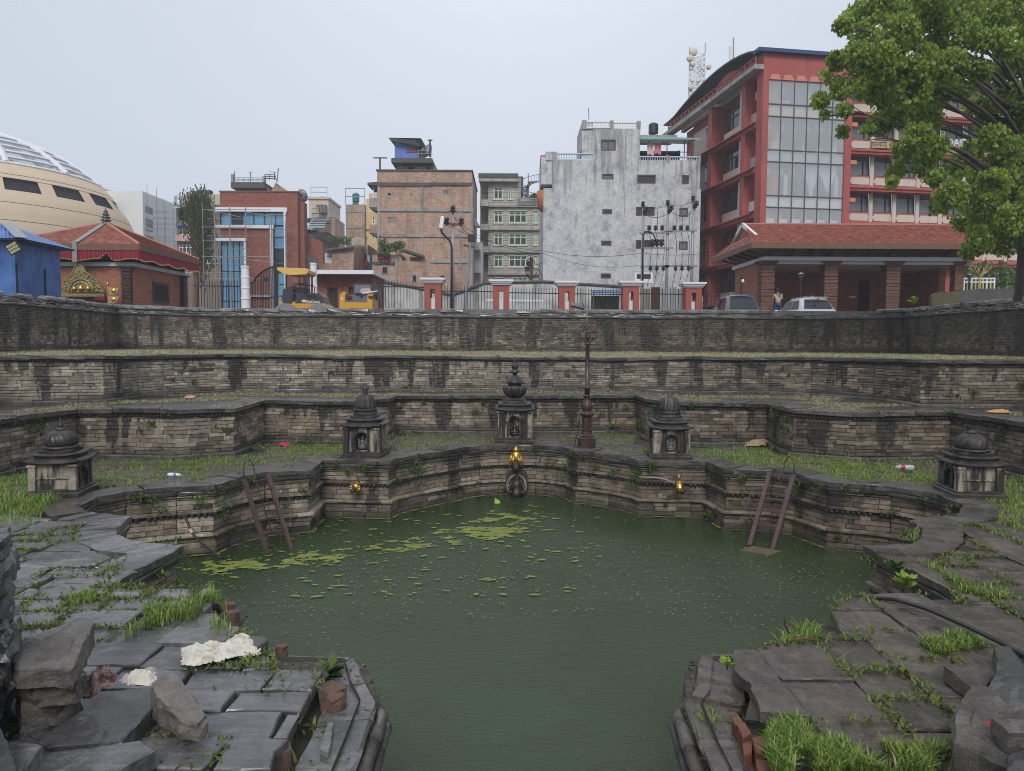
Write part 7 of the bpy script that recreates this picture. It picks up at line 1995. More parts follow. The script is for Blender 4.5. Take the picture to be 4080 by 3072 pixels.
# ---------------------------------------------------------------- person leaning at the pavilion column
def person():
 hx, hy, hz = D(*q6(520, 622), 42.9)
 s = (hz + .12 - ZP) / 1.70
 t = thing('person', 'person with dark hair in pale shirt and jeans facing the column', 'person', (hx, hy, ZP))
 P_ = lambda x, y, z: Vector((hx + x * s, hy + y * s, ZP + z * s))
 def skin(name, joints, edges, mat, parent):
  me = bpy.data.meshes.new(name); me.from_pydata([tuple(P_(*j[:3])) for j in joints], edges, [])
  o = bpy.data.objects.new(name, me); COL.objects.link(o)
  md = o.modifiers.new('s', 'SKIN'); sub = o.modifiers.new('u', 'SUBSURF'); sub.levels = 2; sub.render_levels = 2
  for v, j in zip(me.skin_vertices[0].data, joints): v.radius = (j[3] * s, (j[4] if len(j) > 4 else j[3]) * s)
  me.skin_vertices[0].data[0].use_root = True
  dg = bpy.context.evaluated_depsgraph_get()
  m2 = bpy.data.meshes.new_from_object(o.evaluated_get(dg)); bpy.data.objects.remove(o)
  m2.materials.clear(); m2.materials.append(mat); m2.polygons.foreach_set('use_smooth', [True] * len(m2.polygons))
  return link(name, m2, (0, 0, 0), parent)
 # pelvis, spine, neck, head, arms (right one raised to the column), legs
 J = [(0, 0, .95, .15, .11), (0, .0, 1.12, .14, .10), (0, .02, 1.32, .17, .11), (0, .03, 1.46, .06), (-.01, .05, 1.54, .055), (-.02, .07, 1.60, .085, .095), (-.02, .07, 1.67, .07, .08),
         (-.18, .02, 1.39, .062), (-.22, .14, 1.17, .048), (-.14, .32, 1.24, .036), (-.12, .39, 1.29, .03), (.19, .02, 1.40, .062), (.22, .07, 1.13, .048), (.13, .26, 1.06, .036), (.1, .33, 1.07, .03),
         (-.09, 0, .88, .09), (-.1, .03, .5, .062), (-.1, -.02, .1, .042), (-.1, .1, .04, .04), (.09, 0, .88, .09), (.1, -.02, .5, .062), (.11, -.08, .1, .042), (.11, .04, .04, .04)]
 Ed = [(0, 1), (1, 2), (2, 3), (3, 4), (4, 5), (5, 6), (2, 7), (7, 8), (8, 9), (9, 10), (2, 11), (11, 12), (12, 13), (13, 14), (0, 15), (15, 16), (16, 17), (17, 18), (0, 19), (19, 20), (20, 21), (21, 22)]
 skin('body', J, Ed, plain('skin', (.22, .11, .07), .6), t)
 g = .014
 sh = [(j[0], j[1], j[2], j[3] + g, (j[4] if len(j) > 4 else j[3]) + g) for j in (J[0], J[1], J[2], J[7], J[8], J[11], J[12])]
 skin('shirt', [(sh[0][0], sh[0][1], .9, .165, .125)] + sh[1:], [(0, 1), (1, 2), (2, 3), (3, 4), (2, 5), (5, 6)], plain('pale_shirt', (.42, .39, .32), .8, .15), t)
 lg = [(j[0], j[1], j[2], j[3] + g) for j in (J[0], J[15], J[16], J[17], J[19], J[20], J[21])]
 skin('jeans', [(0, 0, .93, .15, .115)] + lg[1:], [(0, 1), (1, 2), (2, 3), (0, 4), (4, 5), (5, 6)], plain('blue_jeans', (.03, .06, .16), .8, .2), t)
 c = P_(-.02, .05, 1.655); b = MB().lathe([(.0, -.09), (.075, -.07), (.098, -.01), (.095, .05), (.06, .09), (0, .1)], (0, 0, 0), 14); b.v = [(v[0] * s + c[0], v[1] * s * 1.05 + c[1], v[2] * s + c[2]) for v in b.v]
 b.build('hair', plain('black_hair', (.012, .010, .009), .6), t, True)
 for sgn, (fx, fy) in ((-1, (-.1, .09)), (1, (.11, .03))):
  MB().obox(P_(fx, fy, .04), (.1 * s, .27 * s, .08 * s), ch=.02).build('shoe', M_BLACK, t)
 for (hx_, hy_, hz_, sg) in ((-.12, .40, 1.30, -1), (.11, .34, 1.06, 1)):
  b = MB()
  p0 = P_(hx_, hy_, hz_)
  for i in range(4): b.tube([p0 + Vector(((i - 1.5) * .02, 0, 0)) * s, p0 + Vector(((i - 1.5) * .022, .05, .025)) * s, p0 + Vector(((i - 1.5) * .022, .075 - .006 * abs(i - 1.5), .005)) * s], [.010 * s, .009 * s, .007 * s], 6)
  b.tube([p0 + Vector((sg * .03, -.02, 0)) * s, p0 + Vector((sg * .05, .02, .02)) * s], [.011 * s, .008 * s], 6)
  b.build('fingers', plain('skin', (.22, .11, .07), .6), t, True)
person()
# ---------------------------------------------------------------- creeper tree by the flats and pot plants
cz = D(780, 830, 72)
ct = thing('weeping_tree', 'dusty drooping tree hanging down the flats beside the scaffold', 'tree', (cz[0], 72, ZG))
rg = random.Random(44); b = MB()
for i in range(150):
 px, py = rg.gauss(788, 24), rg.gauss(785, 22)
 p = Vector(D(px, py, 72 + rg.uniform(-.6, .6))); L = rg.uniform(1.5, 6.0) * (1.3 if px > 760 else .8)
 for j in range(int(L * 7)):
  q_ = p + Vector((rg.gauss(0, .22), rg.gauss(0, .22), -j / 7)); s_ = rg.uniform(.09, .2)
  e = Vector((rg.uniform(-.5, .5), rg.uniform(-.5, .5), -1)).normalized(); f = e.orthogonal().normalized()
  b.add([tuple(q_), tuple(q_ + e * s_ + f * s_ * .4), tuple(q_ + e * s_ * 2), tuple(q_ + e * s_ - f * s_ * .4)], [(0, 1, 2, 3)], 0, rg.random())
b.build('crown', M_DROOP, ct)
b = MB(); b.tube([(cz[0] - .3, 72, ZG), (cz[0], 72, cz[2] - 3), (cz[0] + .2, 72, cz[2] + 1.6)], [.35, .25, .08], 8)
for i in range(7): b.tube([(cz[0], 72, cz[2] - 3 + i * .5), (cz[0] + rg.uniform(-1.4, 1.4), 72 + rg.uniform(-.6, .6), cz[2] + rg.uniform(-.5, 1.4))], [.1, .03], 5)
b.build('trunk', M_TIMB, ct)
for (px, py, Yq, r_, lb) in ((1530, 980, 75.5, (.7, .5, 1.0), 'potted plant on the left corner of the brick wing'), (1578, 985, 75.6, (1.0, .6, .75), 'bushy potted plant above the red rug'), (2125, 785, 92, (.7, .5, .5), 'potted plant on the grey house terrace'), (1380, 960, 84, (3.0, .6, .5), 'low plants in a row on the rooftop terrace')):
 bush('pot_plant', lb, 'plant', D(px, py, Yq), r_, 420, .13, M_SHRUB, None, 'pot plants on roofs')
# ================================================================== SHRINES, LAMP POST, SPOUTS, LADDERS
k = NT('carved_shrine_stone')
n1 = k.noise(3.0, 6, .7); x, y, z = k.xyz()
c = k.mix(k.ramp(k.noise(7, 3, .6, k.pos((1, 1, .12))), [(.44, 0.), (.56, 1.)]), (.03, .026, .023), (.36, .31, .25))
c = k.mix(k.ramp(n1, [(.36, .7), (.52, 0.)]), c, (.04, .034, .03))
k.set(col=c, rough=.62, spec=.45); k.bump(k.noise(28, 6, .7), .6, .012); M_SHR = k.mat
k = NT('dark_shrine_stone')
k.set(col=k.mix(k.ramp(k.noise(5, 6, .7), [(.4, 0.), (.68, 1.)]), (.020, .017, .016), (.075, .063, .057)), rough=k.ramp(k.noise(2, 4), [(.4, .3), (.6, .62)]), spec=.5); k.bump(k.noise(30, 6, .7), .55, .01); M_SHD = k.mat
def ridged(b, prof, c, n, amp, twist=0.0, k_=16, m=0):
 """turned stone with flutes (twist winds them into a spiral)"""
 nn = k_ * 4
 b.lathe(prof, c, nn, m, .5, lambda i, j: 1 + (amp * math.cos(2 * math.pi * (i / nn) * k_ + twist * j) if 0 < j < len(prof) - 1 and prof[j][0] > .06 else 0))
def curled_roof(b, w0, z0, w1, z1, lift, th):
 """square stone eave with upturned corners"""
 def ring(w, z, l):
  pts = []
  for i in range(4):
   for t in (0, .25, .5, .75):
    a, c = [(-1, -1), (1, -1), (1, 1), (-1, 1)][i], [(1, -1), (1, 1), (-1, 1), (-1, -1)][i]
    e = (abs(t - .5) * 2) ** 3
    pts.append(((a[0] + (c[0] - a[0]) * t) * w, (a[1] + (c[1] - a[1]) * t) * w, z + l * e))
  return pts
 rs = [ring(w0 * .9, z0 - th * .8, lift * .6), ring(w0, z0, lift), ring(w0 * .99, z0 + th, lift), ring(w1, z1, 0)]
 vs = [p for r in rs for p in r]; n = 16
 fs = [tuple(range(n - 1, -1, -1)), tuple(range(3 * n, 4 * n))] + [(j * n + i, j * n + (i + 1) % n, (j + 1) * n + (i + 1) % n, (j + 1) * n + i) for j in range(3) for i in range(n)]
 b.add(vs, fs)
def shrine(label, cx, cy, w, hb, rz, kind, top_h):
 t = thing('shrine', label, 'shrine', (cx, cy, 0), 'stone shrines around the pool')
 T = Matrix.Translation((cx, cy, 0)) @ Matrix.Rotation(rz, 4, 'Z')
 bd = lambda b, nm, m=M_SHR, sm=False, par=None: b.xf(T).build(nm, m, par or t, sm)
 h = w / 2; z0 = .10
 b = MB(); b.obox((0, 0, .03), (w * 1.32, w * 1.32, .10), ch=.02); bd(b, 'plinth', M_SHD)
 b = MB(); b.obox((0, -.05 * w, .095), (w * 1.18, w * 1.12, .06), ch=.015); bd(b, 'plinth_step', M_SHD)
 # body with a niche cut into the front
 nw, nz0, nz1 = w * .19, z0 + hb * .10, z0 + hb * .80
 arch = [(-nw, nz0), (-nw, nz1 - nw)] + [(nw * -math.cos(a), nz1 - nw + nw * math.sin(a)) for a in np.linspace(.3, math.pi - .3, 7)] + [(nw, nz1 - nw), (nw, nz0)]
 b = MB(); zt = z0 + hb
 b.box(-h, -nw, -h, -h + .02, z0, zt); b.box(nw, h, -h, -h + .02, z0, zt); b.box(-nw, nw, -h, -h + .02, z0, nz0)
 n = len(arch)
 for i in range(1, n - 2):
  (xa, za_), (xb, zb_) = arch[i], arch[i + 1]
  b.quad((xa, -h, za_), (xb, -h, zb_), (xb, -h, zt), (xa, -h, zt)); b.quad((xb, -h, zb_), (xa, -h, za_), (xa, -h + .14, za_), (xb, -h + .14, zb_))
 b.quad((-nw, -h, nz0), (-nw, -h + .14, nz0), (-nw, -h + .14, nz1 - nw), (-nw, -h, nz1 - nw)); b.quad((nw, -h + .14, nz0), (nw, -h, nz0), (nw, -h, nz1 - nw), (nw, -h + .14, nz1 - nw))
 b.box(-h, h, -h + .14, h, z0, zt); b.box(-h, -nw - .001, -h + .02, -h + .139, z0, zt); b.box(nw + .001, h, -h + .02, -h + .139, z0, zt)
 bd(b, 'body')
 for sx, sy in ((-1, -1), (1, -1), (1, 1), (-1, 1)):
  b = MB(); b.obox((sx * h, sy * h, z0 + hb / 2), (w * .17, w * .17, hb - .005), ch=.008); b.obox((sx * h, sy * h, zt - .03), (w * .22, w * .22, .05), ch=.01); bd(b, 'corner_pilaster')
 for s in (-1, 1):
  b = MB(); b.obox((s * (nw + .03), -h - .015, z0 + hb * .38), (.035, .05, hb * .6), ch=.006); bd(b, 'niche_post', M_SHD)
 b = MB(); b.tube([(x_ * 1.14, -h - .01, z_ + .01) for x_, z_ in arch[1:-1]], .02, 6); bd(b, 'niche_arch', M_SHD if kind != 'vase' else M_SHR, True)
 if kind == 'vase':
  b = MB()
  for i, (x_, z_) in enumerate(arch[1:-1]): b.lathe([(0, -.035), (.035, -.02), (.045, 0), (.03, .025), (0, .035)], (x_ * 1.35, -h - .015, z_ + .035), 8)
  bd(b, 'arch_scrolls', M_SHR, True)
 b = MB(); zc = z0 + hb * .46
 for s_ in ((-1, 0), (1, 0), (0, 1)):
  L = w + .02
  b.obox((s_[0] * (h + .008), s_[1] * (h + .008), zc), (.03 if s_[0] else L, .03 if s_[1] else L, .03), ch=.006)
 bd(b, 'waist_band')
 # seated figure in the niche
 b = MB(); fy = -h + .10; s = nw * 1.0; zf = nz0 + .02
 b.lathe([(0, 0), (s * .8, .01), (s * .85, .05), (s * .6, .07), (0, .075)], (0, fy, zf), 12)
 b.lathe([(0, .07), (s * .72, .08), (s * .6, .13), (s * .34, .17), (s * .38, .25), (s * .42, .30), (s * .16, .34), (s * .2, .36), (s * .24, .42), (s * .16, .47), (s * .1, .5), (0, .54)], (0, fy, zf), 12)
 for sg in (-1, 1):
  b.tube([(sg * s * .36, fy, zf + .30), (sg * s * .66, fy - .02, zf + .22), (sg * s * .4, fy - .05, zf + .14)], [.028, .024, .018], 6); b.tube([(sg * s * .36, fy, zf + .29), (sg * s * .7, fy - .01, zf + .30), (sg * s * .66, fy - .02, zf + .40)], [.022, .02, .016], 6)
  b.tube([(0, fy - .04, zf + .1), (sg * s * .8, fy - .05, zf + .1), (sg * s * .3, fy - .08, zf + .085)], [.03, .034, .02], 6)
 sc_ = (nz1 - nz0 - .06) / .58
 b.v = [(v[0], v[1], zf + (v[2] - zf) * sc_) for v in b.v]
 bd(b, 'niche_figure', M_SHD if kind != 'bell' else plain('grey_carving', (.13, .12, .125), .6, .3, 8, .4), True)
 # two roof tiers
 b = MB(); curled_roof(b, w * .67, zt + .02, w * .54, zt + .09, .04, .025); bd(b, 'lower_eave', M_SHD)
 b = MB(); b.obox((0, 0, zt + .105), (w * .96, w * .96, .04)); bd(b, 'roof_course', M_SHD)
 b = MB(); curled_roof(b, w * .57, zt + .14, w * .46, zt + .18, .025, .02); bd(b, 'upper_eave', M_SHD)
 z = zt + .175
 b = MB(); b.obox((0, 0, z + .03), (w * .8, w * .8, .06), ch=.01); bd(b, 'roof_step', M_SHD)
 z += .06
 if kind == 'dome':
  r = w * .375
  b = MB(); ridged(b, [(r * 1.16, 0), (r * 1.2, .02), (r * 1.16, .045), (r * .98, .05)], (0, 0, z), 0, .03, 0, 14); bd(b, 'lotus_ring', M_SHD, True)
  pr = [(r * .97, .05)] + [(r * v[0], .05 + top_h * v[1]) for v in ((1.02, .08), (1.05, .2), (1.05, .35), (1.0, .5), (.9, .64), (.74, .78), (.55, .88), (.36, .95), (.3, .97))]
  b = MB(); ridged(b, pr, (0, 0, z), 0, .05, 1.0 if cx < 0 else -1.0, 16); bd(b, 'spiral_dome', M_SHD, True)
  b = MB(); zz = z + .05 + top_h * .96; b.lathe([(r * .36, 0), (r * .38, .02), (r * .22, .035), (r * .12, .05)] + ([(r * .2, .06), (r * .22, .10), (r * .1, .12), (r * .12, .15), (.01, .2)] if cx < 0 else [(.01, .055)]), (0, 0, zz), 14); bd(b, 'finial', M_SHD, True)
 elif kind == 'bell':
  r = w * .36
  b = MB(); b.lathe([(r * 1.08, 0), (r * 1.1, .03), (r * .98, .05), (r * 1.04, .07)], (0, 0, z), 20); bd(b, 'bell_foot', M_SHD, True)
  b = MB(); ridged(b, [(r * 1.02, .07), (r * 1.0, .13), (r * .93, .14)], (0, 0, z), 0, .05, 0, 16); bd(b, 'petal_ring', M_SHD, True)
  b = MB(); ridged(b, [(r * .92, .14), (r * .95, .15)] + [(r * v[0], .15 + top_h * v[1]) for v in ((.92, .2), (.86, .45), (.78, .7), (.68, .9), (.6, 1.0), (.42, 1.05), (.3, 1.1))], (0, 0, z), 0, .06, 0, 14); bd(b, 'fluted_bell', M_SHD, True)
  zz = z + .15 + top_h * 1.1
  b = MB(); b.lathe([(r * .3, 0), (r * .2, .015), (r * .32, .035), (r * .16, .06), (r * .34, .10), (r * .36, .13), (r * .18, .16), (r * .22, .19), (.01, .24)] if cx < 0 else [(r * .3, 0), (r * .22, .02), (r * .12, .05), (.01, .08)], (0, 0, zz), 14); bd(b, 'finial', M_SHD, True)
 else:
  b = MB(); b.obox((0, 0, z + .03), (w * .66, w * .66, .06), ch=.01); bd(b, 'pedestal', M_SHD); z += .06
  r = w * .36
  b = MB(); ridged(b, [(r * .55, 0), (r * .6, .02), (r * .92, .08), (r * 1.06, .17), (r * 1.08, .25), (r * .98, .29), (r * .8, .3)], (0, 0, z), 0, .05, 0, 14); bd(b, 'fluted_vase', M_SHD, True)
  b = MB(); b.lathe([(r * .62, .3), (r * .6, .35), (r * .86, .36), (r * .82, .40), (r * .5, .47), (r * .36, .53), (r * .18, .56)], (0, 0, z), 20); bd(b, 'vase_neck', M_SHD, True)
  b = MB(); b.lathe([(r * .16, .56), (r * .2, .58), (r * .42, .61), (r * .44, .64), (r * .2, .68), (r * .3, .72), (r * .34, .78), (r * .26, .83), (r * .12, .85), (r * .2, .88), (r * .16, .93), (.01, 1.0)], (0, 0, z), 16); bd(b, 'finial', M_SHD, True)
 if kind == 'dome': t.scale = (.94, .94, .9)
 return t
shrine('tall central shrine topped by a fluted vase, behind the golden spout', .07, 17.98, .72, .66, 0, 'vase', .4)
shrine('bell topped shrine with intact finial left of the central one', -3.1, 15.6, .64, .53, R(-4), 'bell', .26)
shrine('bell topped shrine that lost its finial, right of the lamp post', 3.33, 15.6, .64, .51, R(-2), 'bell', .27)
shrine('spiral domed shrine with finial at the left end of the pool', -7.12, 11.62, .62, .46, R(98), 'dome', .28)
shrine('spiral domed shrine without finial at the right end of the pool', 7.42, 11.88, .63, .45, R(-97), 'dome', .28)
# ---- cast iron lamp post
M_IRON = plain('maroon_cast_iron', (.060, .030, .028), .38, .3, 4, .25, 30, spec=.6)
lx, ly = 1.735, 17.05
lam = thing('lamp_post', 'ornate maroon cast iron lamp post with a bent floodlight on top', 'lamp post', (lx, ly, 0))
Lz = lambda v: (917 - v) * .003673
b = MB(); b.lathe([(.21, 0), (.21, Lz(872)), (.17, Lz(870))], (lx, ly, 0), 8); b.build('base_block', M_IRON, lam)
b = MB(); b.lathe([(.19, Lz(872)), (.2, Lz(862)), (.16, Lz(855)), (.17, Lz(846)), (.13, Lz(838)), (.12, Lz(818)), (.145, Lz(812)), (.145, Lz(806)), (.11, Lz(803))], (lx, ly, 0), 16); b.build('pedestal', M_IRON, lam)
b = MB(); b.lathe([(.108, Lz(803)), (.105, Lz(732)), (.12, Lz(728))], (lx, ly, 0), 8); b.build('octagonal_shaft', M_IRON, lam)
b = MB(); ridged(b, [(.12, Lz(728)), (.165, Lz(712)), (.17, Lz(704)), (.10, Lz(700)), (.09, Lz(692)), (.12, Lz(680)), (.135, Lz(664)), (.11, Lz(645)), (.075, Lz(622)), (.07, Lz(602)), (.1, Lz(598)), (.1, Lz(592)), (.062, Lz(588))], (lx, ly, 0), 0, .04, 0, 8); b.build('leafy_capital', M_IRON, lam, True)
b = MB(); b.lathe([(.062, Lz(588)), (.06, Lz(552)), (.085, Lz(549)), (.085, Lz(542)), (.058, Lz(540)), (.045, Lz(280)), (.06, Lz(276)), (.06, Lz(268)), (.044, Lz(264)), (.04, Lz(240))], (lx, ly, 0), 12); b.build('column', M_IRON, lam, True)
b = MB(); b.obox((lx, ly, Lz(232)), (.48, .05, .03), ch=.008); b.obox((lx, ly, Lz(232) + .002), (.05, .48, .03), ch=.008)
for sg in (-1, 1): b.tube([(lx + sg * .04, ly, Lz(262)), (lx + sg * .12, ly, Lz(240)), (lx + sg * .2, ly, Lz(236))], .02, 6)
b.lathe([(.05, Lz(245)), (.06, Lz(225)), (.055, Lz(205)), (.07, Lz(200)), (.04, Lz(190))], (lx, ly, 0), 10); b.build('bracket', M_IRON, lam)
b = MB(); b.tube([(lx - .02, ly, Lz(195)), (lx - .02, ly, Lz(95)), (lx - .05, ly, Lz(55)), (lx - .12, ly, Lz(15)), (lx - .2, ly - .02, Lz(8))], .017, 8); b.build('gooseneck', M_GALV, lam, True)
fl2 = MB().obox((lx - .25, ly - .05, Lz(36)), (.3, .24, .06), ry=R(14), rx=R(20), ch=.012).build('floodlight_head', M_GREYP, lam)
MB().obox((lx - .252, ly - .065, Lz(36) - .034), (.25, .19, .012), ry=R(14), rx=R(20)).build('floodlight_glass', M_GLASSP, fl2)
MB().tube([(lx - .17, ly - .1, Lz(560) * .0 + .75), (lx - .2, ly - .12, .4), (lx - .3, ly - .15, .02)], .012, 6).build('cable', M_BLACK, lam)
# ---- gilded spouts
sx_, sy_ = .1, 17.2
sp = thing('water_spout', 'golden seated figure spout under the central shrine', 'spout', (sx_, sy_, -.35))
k = NT('bright_gilding'); k.set(col=k.mix(k.ramp(k.noise(14, 5, .7), [(.35, 0.), (.6, 1.)]), (.30, .13, .02), (.80, .52, .12)), rough=.26, metal=.9); k.bump(k.noise(45, 4), .5, .008); M_GILT = k.mat
b = MB(); b.lathe([(.02, -.5), (.12, -.48), (.15, -.42), (.145, -.34), (.135, -.22), (.12, -.14), (.08, -.09), (.05, -.08)], (sx_, sy_ - .12, 0), 18); b.build('robe', M_GILT, sp, True)
b = MB(); b.lathe([(.05, -.12), (.075, -.1), (.085, -.05), (.07, 0), (.05, .02), (.035, .05), (.012, .08)], (sx_, sy_ - .13, 0), 14); b.build('head', M_GILT, sp, True)
for sg in (-1, 1):
 MB().tube([(sx_ + sg * .09, sy_ - .13, -.15), (sx_ + sg * .14, sy_ - .17, -.28), (sx_ + sg * .14, sy_ - .2, -.42), (sx_ + sg * .16, sy_ - .22, -.5)], [.04, .05, .045, .025], 8).build('folded_wing', M_GILT, sp, True)
 for i in range(4): MB().tube([(sx_ + sg * (.08 + .03 * i), sy_ - .25 + .03 * i, -.16 - .02 * i), (sx_ + sg * (.06 + .04 * i), sy_ - .32 + .04 * i, -.34), (sx_ + sg * (.07 + .04 * i), sy_ - .30 + .04 * i, -.48)], .013, 5).build('pleat', M_GILT, sp, True)
MB().tube([(sx_, sy_ - .2, -.36), (sx_, sy_ - .36, -.5), (sx_, sy_ - .42, -.58)], [.10, .09, .085], 14).build('spout_pipe', M_SHD, sp, True)
MB().tube([(sx_, sy_ - .425, -.585), (sx_, sy_ - .435, -.6)], [.06, .06], 14).build('mouth', M_DARK, sp)
rp = thing('stone_relief', 'carved stone relief of a crouching figure below the golden spout', 'relief', (sx_ + .02, 17.24, ZW))
b = MB(); b.obox((sx_ + .02, 17.22, -.92), (.5, .12, .62), ch=.03); b.build('panel', M_SHD, rp)
b = MB(); b.tube([(sx_ + .02 + .21 * math.cos(a), 17.15, -.95 + .25 * math.sin(a)) for a in np.linspace(-.6, math.pi + .6, 16)], .035, 6); b.build('halo_frame', M_SHR, rp, True)
b = MB(); b.lathe([(0, -1.2), (.16, -1.18), (.15, -1.08), (.1, -1.03), (.12, -.93), (.1, -.86), (.06, -.83), (.08, -.78), (.06, -.71), (0, -.67)], (sx_ + .02, 17.16, 0), 12)
for sg in (-1, 1): b.tube([(sx_ + .02 + sg * .1, 17.15, -.88), (sx_ + .02 + sg * .18, 17.12, -.97), (sx_ + .02 + sg * .1, 17.1, -1.05)], .03, 6); b.tube([(sx_ + .02, 17.12, -1.1), (sx_ + .02 + sg * .17, 17.1, -1.08), (sx_ + .02 + sg * .15, 17.1, -1.2)], .04, 6)
b.build('figure', M_SHD, rp, True)
c = (-3.15, 14.78, -.53)
s2 = thing('water_spout', 'golden fan hooded serpent spout in the wall at left', 'spout', c)
b = MB(); n = 13
for i in range(n):
 a = math.pi * (i / (n - 1)) * 1.35 - .55; b.tube([(c[0], c[1], c[2]), (c[0] + .15 * math.cos(a), c[1] - .05, c[2] + .15 * math.sin(a)), (c[0] + .19 * math.cos(a), c[1] - .07, c[2] + .19 * math.sin(a))], [.02, .03, .012], 6)
b.lathe([(0, -.2), (.1, -.16), (.14, -.06), (.14, .06), (.09, .14), (0, .17)], (c[0] + .02, c[1] + .03, c[2]), 14); b.build('fan_hood', M_GILT, s2, True)
MB().tube([(c[0] - .02, c[1] - .04, c[2] - .02), (c[0] - .05, c[1] - .18, c[2] - .07), (c[0] - .06, c[1] - .26, c[2] - .11)], [.09, .075, .05], 12).build('snout', M_SHD, s2, True)
c = (3.42, 15.0, -.5)
s3 = thing('water_spout', 'small golden beast spout in the wall at right', 'spout', c)
MB().tube([(c[0], c[1], c[2] + .16), (c[0], c[1] - .06, c[2] + .08), (c[0], c[1] - .12, c[2] - .05), (c[0], c[1] - .16, c[2] - .14)], [.03, .085, .11, .08], 12).build('beast_body', M_GILT, s3, True)
MB().tube([(c[0] + .03, c[1] - .12, c[2] - .07), (c[0] + .05, c[1] - .26, c[2] - .13)], [.085, .06], 12).build('snout', M_SHD, s3, True)
MB().lathe([(0, -.05), (.035, -.03), (.04, .02), (.015, .08), (0, .1)], (c[0], c[1] - .03, c[2] + .2), 10).build('crest', M_GILT, s3, True)
for o_, f_ in ((sp, .82), (s2, .6), (s3, .8)): o_.scale = (f_, f_, f_)
tag(MB().tube([(2.62, 15.05, -.34), (2.9, 14.98, -.33), (3.15, 14.97, -.37), (3.33, 14.93, -.45)], .014, 6).build('hose', plain('pale_hose', (.35, .33, .28), .5), None, True), 'pale hose clipped along the wall left of the right spout', 'hose')
# ---- two iron ladders
M_LADD = plain('rusty_ladder_iron', (.085, .05, .048), .6, .35, 5, .3, 40, dirt=.2, dcol=(.16, .06, .03))
def ladder(label, ta, ba, tb, bb_, rungs, hoop_on, plank=False):
 t = thing('ladder', label, 'ladder', ((ba[0] + bb_[0]) / 2, (ba[1] + bb_[1]) / 2, ZW), 'iron ladders')
 for a, c in ((ta, ba), (tb, bb_)): MB().bar(a, c, .075, .045).build('rail', M_LADD, t)
 la = lambda s: Vector(ta).lerp(Vector(ba), s); lb_ = lambda s: Vector(tb).lerp(Vector(bb_), s)
 for s in rungs: MB().bar(la(s), lb_(s), .055, .03).build('rung', M_LADD, t)
 h = ta if hoop_on == 'a' else tb; c = Vector(h); o = Vector((.14 if hoop_on == 'a' else -.14, .03, 0)); L = la if hoop_on == 'a' else lb_
 e = L(.72) + o + Vector((0, .10, 0))
 MB().tube([c + Vector((0, 0, -.02)), c + Vector((0, 0, .2)), c + o * .25 + Vector((0, 0, .32)), c + o * .6 + Vector((0, 0, .34)), c + o + Vector((0, .05, .22)), c + o * 1.15 + Vector((0, .12, -.1)), e], .011, 7).build('hoop_rail', M_LADD, t, True)
 other = lb_ if hoop_on == 'a' else la; s2 = Vector((.2 if hoop_on == 'a' else -.2, .12, .05))
 MB().tube([other(.25), other(.2) + s2, other(.55) + s2 * .9, other(.72)], .010, 6).build('side_rod', M_LADD, t)
 MB().tube([other(.52), other(.45) + s2 * .9], .010, 6).build('side_stay', M_LADD, t)
 return t
P3 = lambda px, py, z: (*U(px, py, z), z)
def top_bot(pt, pb, zt=.03, zb_=-1.3):
 a = P3(*pt, zt); c = P3(*pb, ZW); d = (Vector(c) - Vector(a)); return a, tuple(Vector(a) + d * ((zb_ - zt) / (ZW - zt)))
a1_, b1_ = top_bot((972, 1908), (1063, 2200)); a2_, b2_ = top_bot((1066, 1888), (1158, 2180))
ladder('rusty iron ladder going into the water at the left wall', a1_, b1_, a2_, b2_, (.18, .36, .53, .70), 'a')
a1_, b1_ = top_bot((3068, 1882), (2985, 2178), zb_=-1.18); a2_, b2_ = top_bot((3163, 1892), (3078, 2192), zb_=-1.18)
ladder('rusty iron ladder standing on a plank at the right wall', a1_, b1_, a2_, b2_, (.03, .36, .52, .70), 'b')
pk = [U(2950, 2196, ZW), U(3068, 2216, ZW), U(3112, 2200, ZW), U(2998, 2180, ZW)]
tag(MB().prism([(x, y) for x, y in pk] if area(pk) > 0 else pk[::-1], ZW - .06, ZW + .03, ch=.01).build('plank', plain('mossy_plank', (.10, .085, .045), .8, .4, 4, .5)), 'mossy plank floating under the right ladder', 'plank')
hz = [(600, 2003, 12.25), (657, 2003, 12.3), (708, 2028, 12.25), (745, 2076, 12.2), (761, 2117, 12.15), (790, 2154, 12.05), (850, 2200, 11.9), (885, 2224, 11.8)]
ho = tag(MB().tube([D(*v) for v in hz], .018, 8).build('hose', plain('black_rubber', (.02, .02, .022), .45, .2), None, True), 'black hose drooping over the left wall into the water', 'hose')
MB().tube([D(757, 2108, 12.14), D(765, 2124, 12.12)], .026, 8).build('joint', plain('brass_joint', (.5, .42, .3), .5), ho)
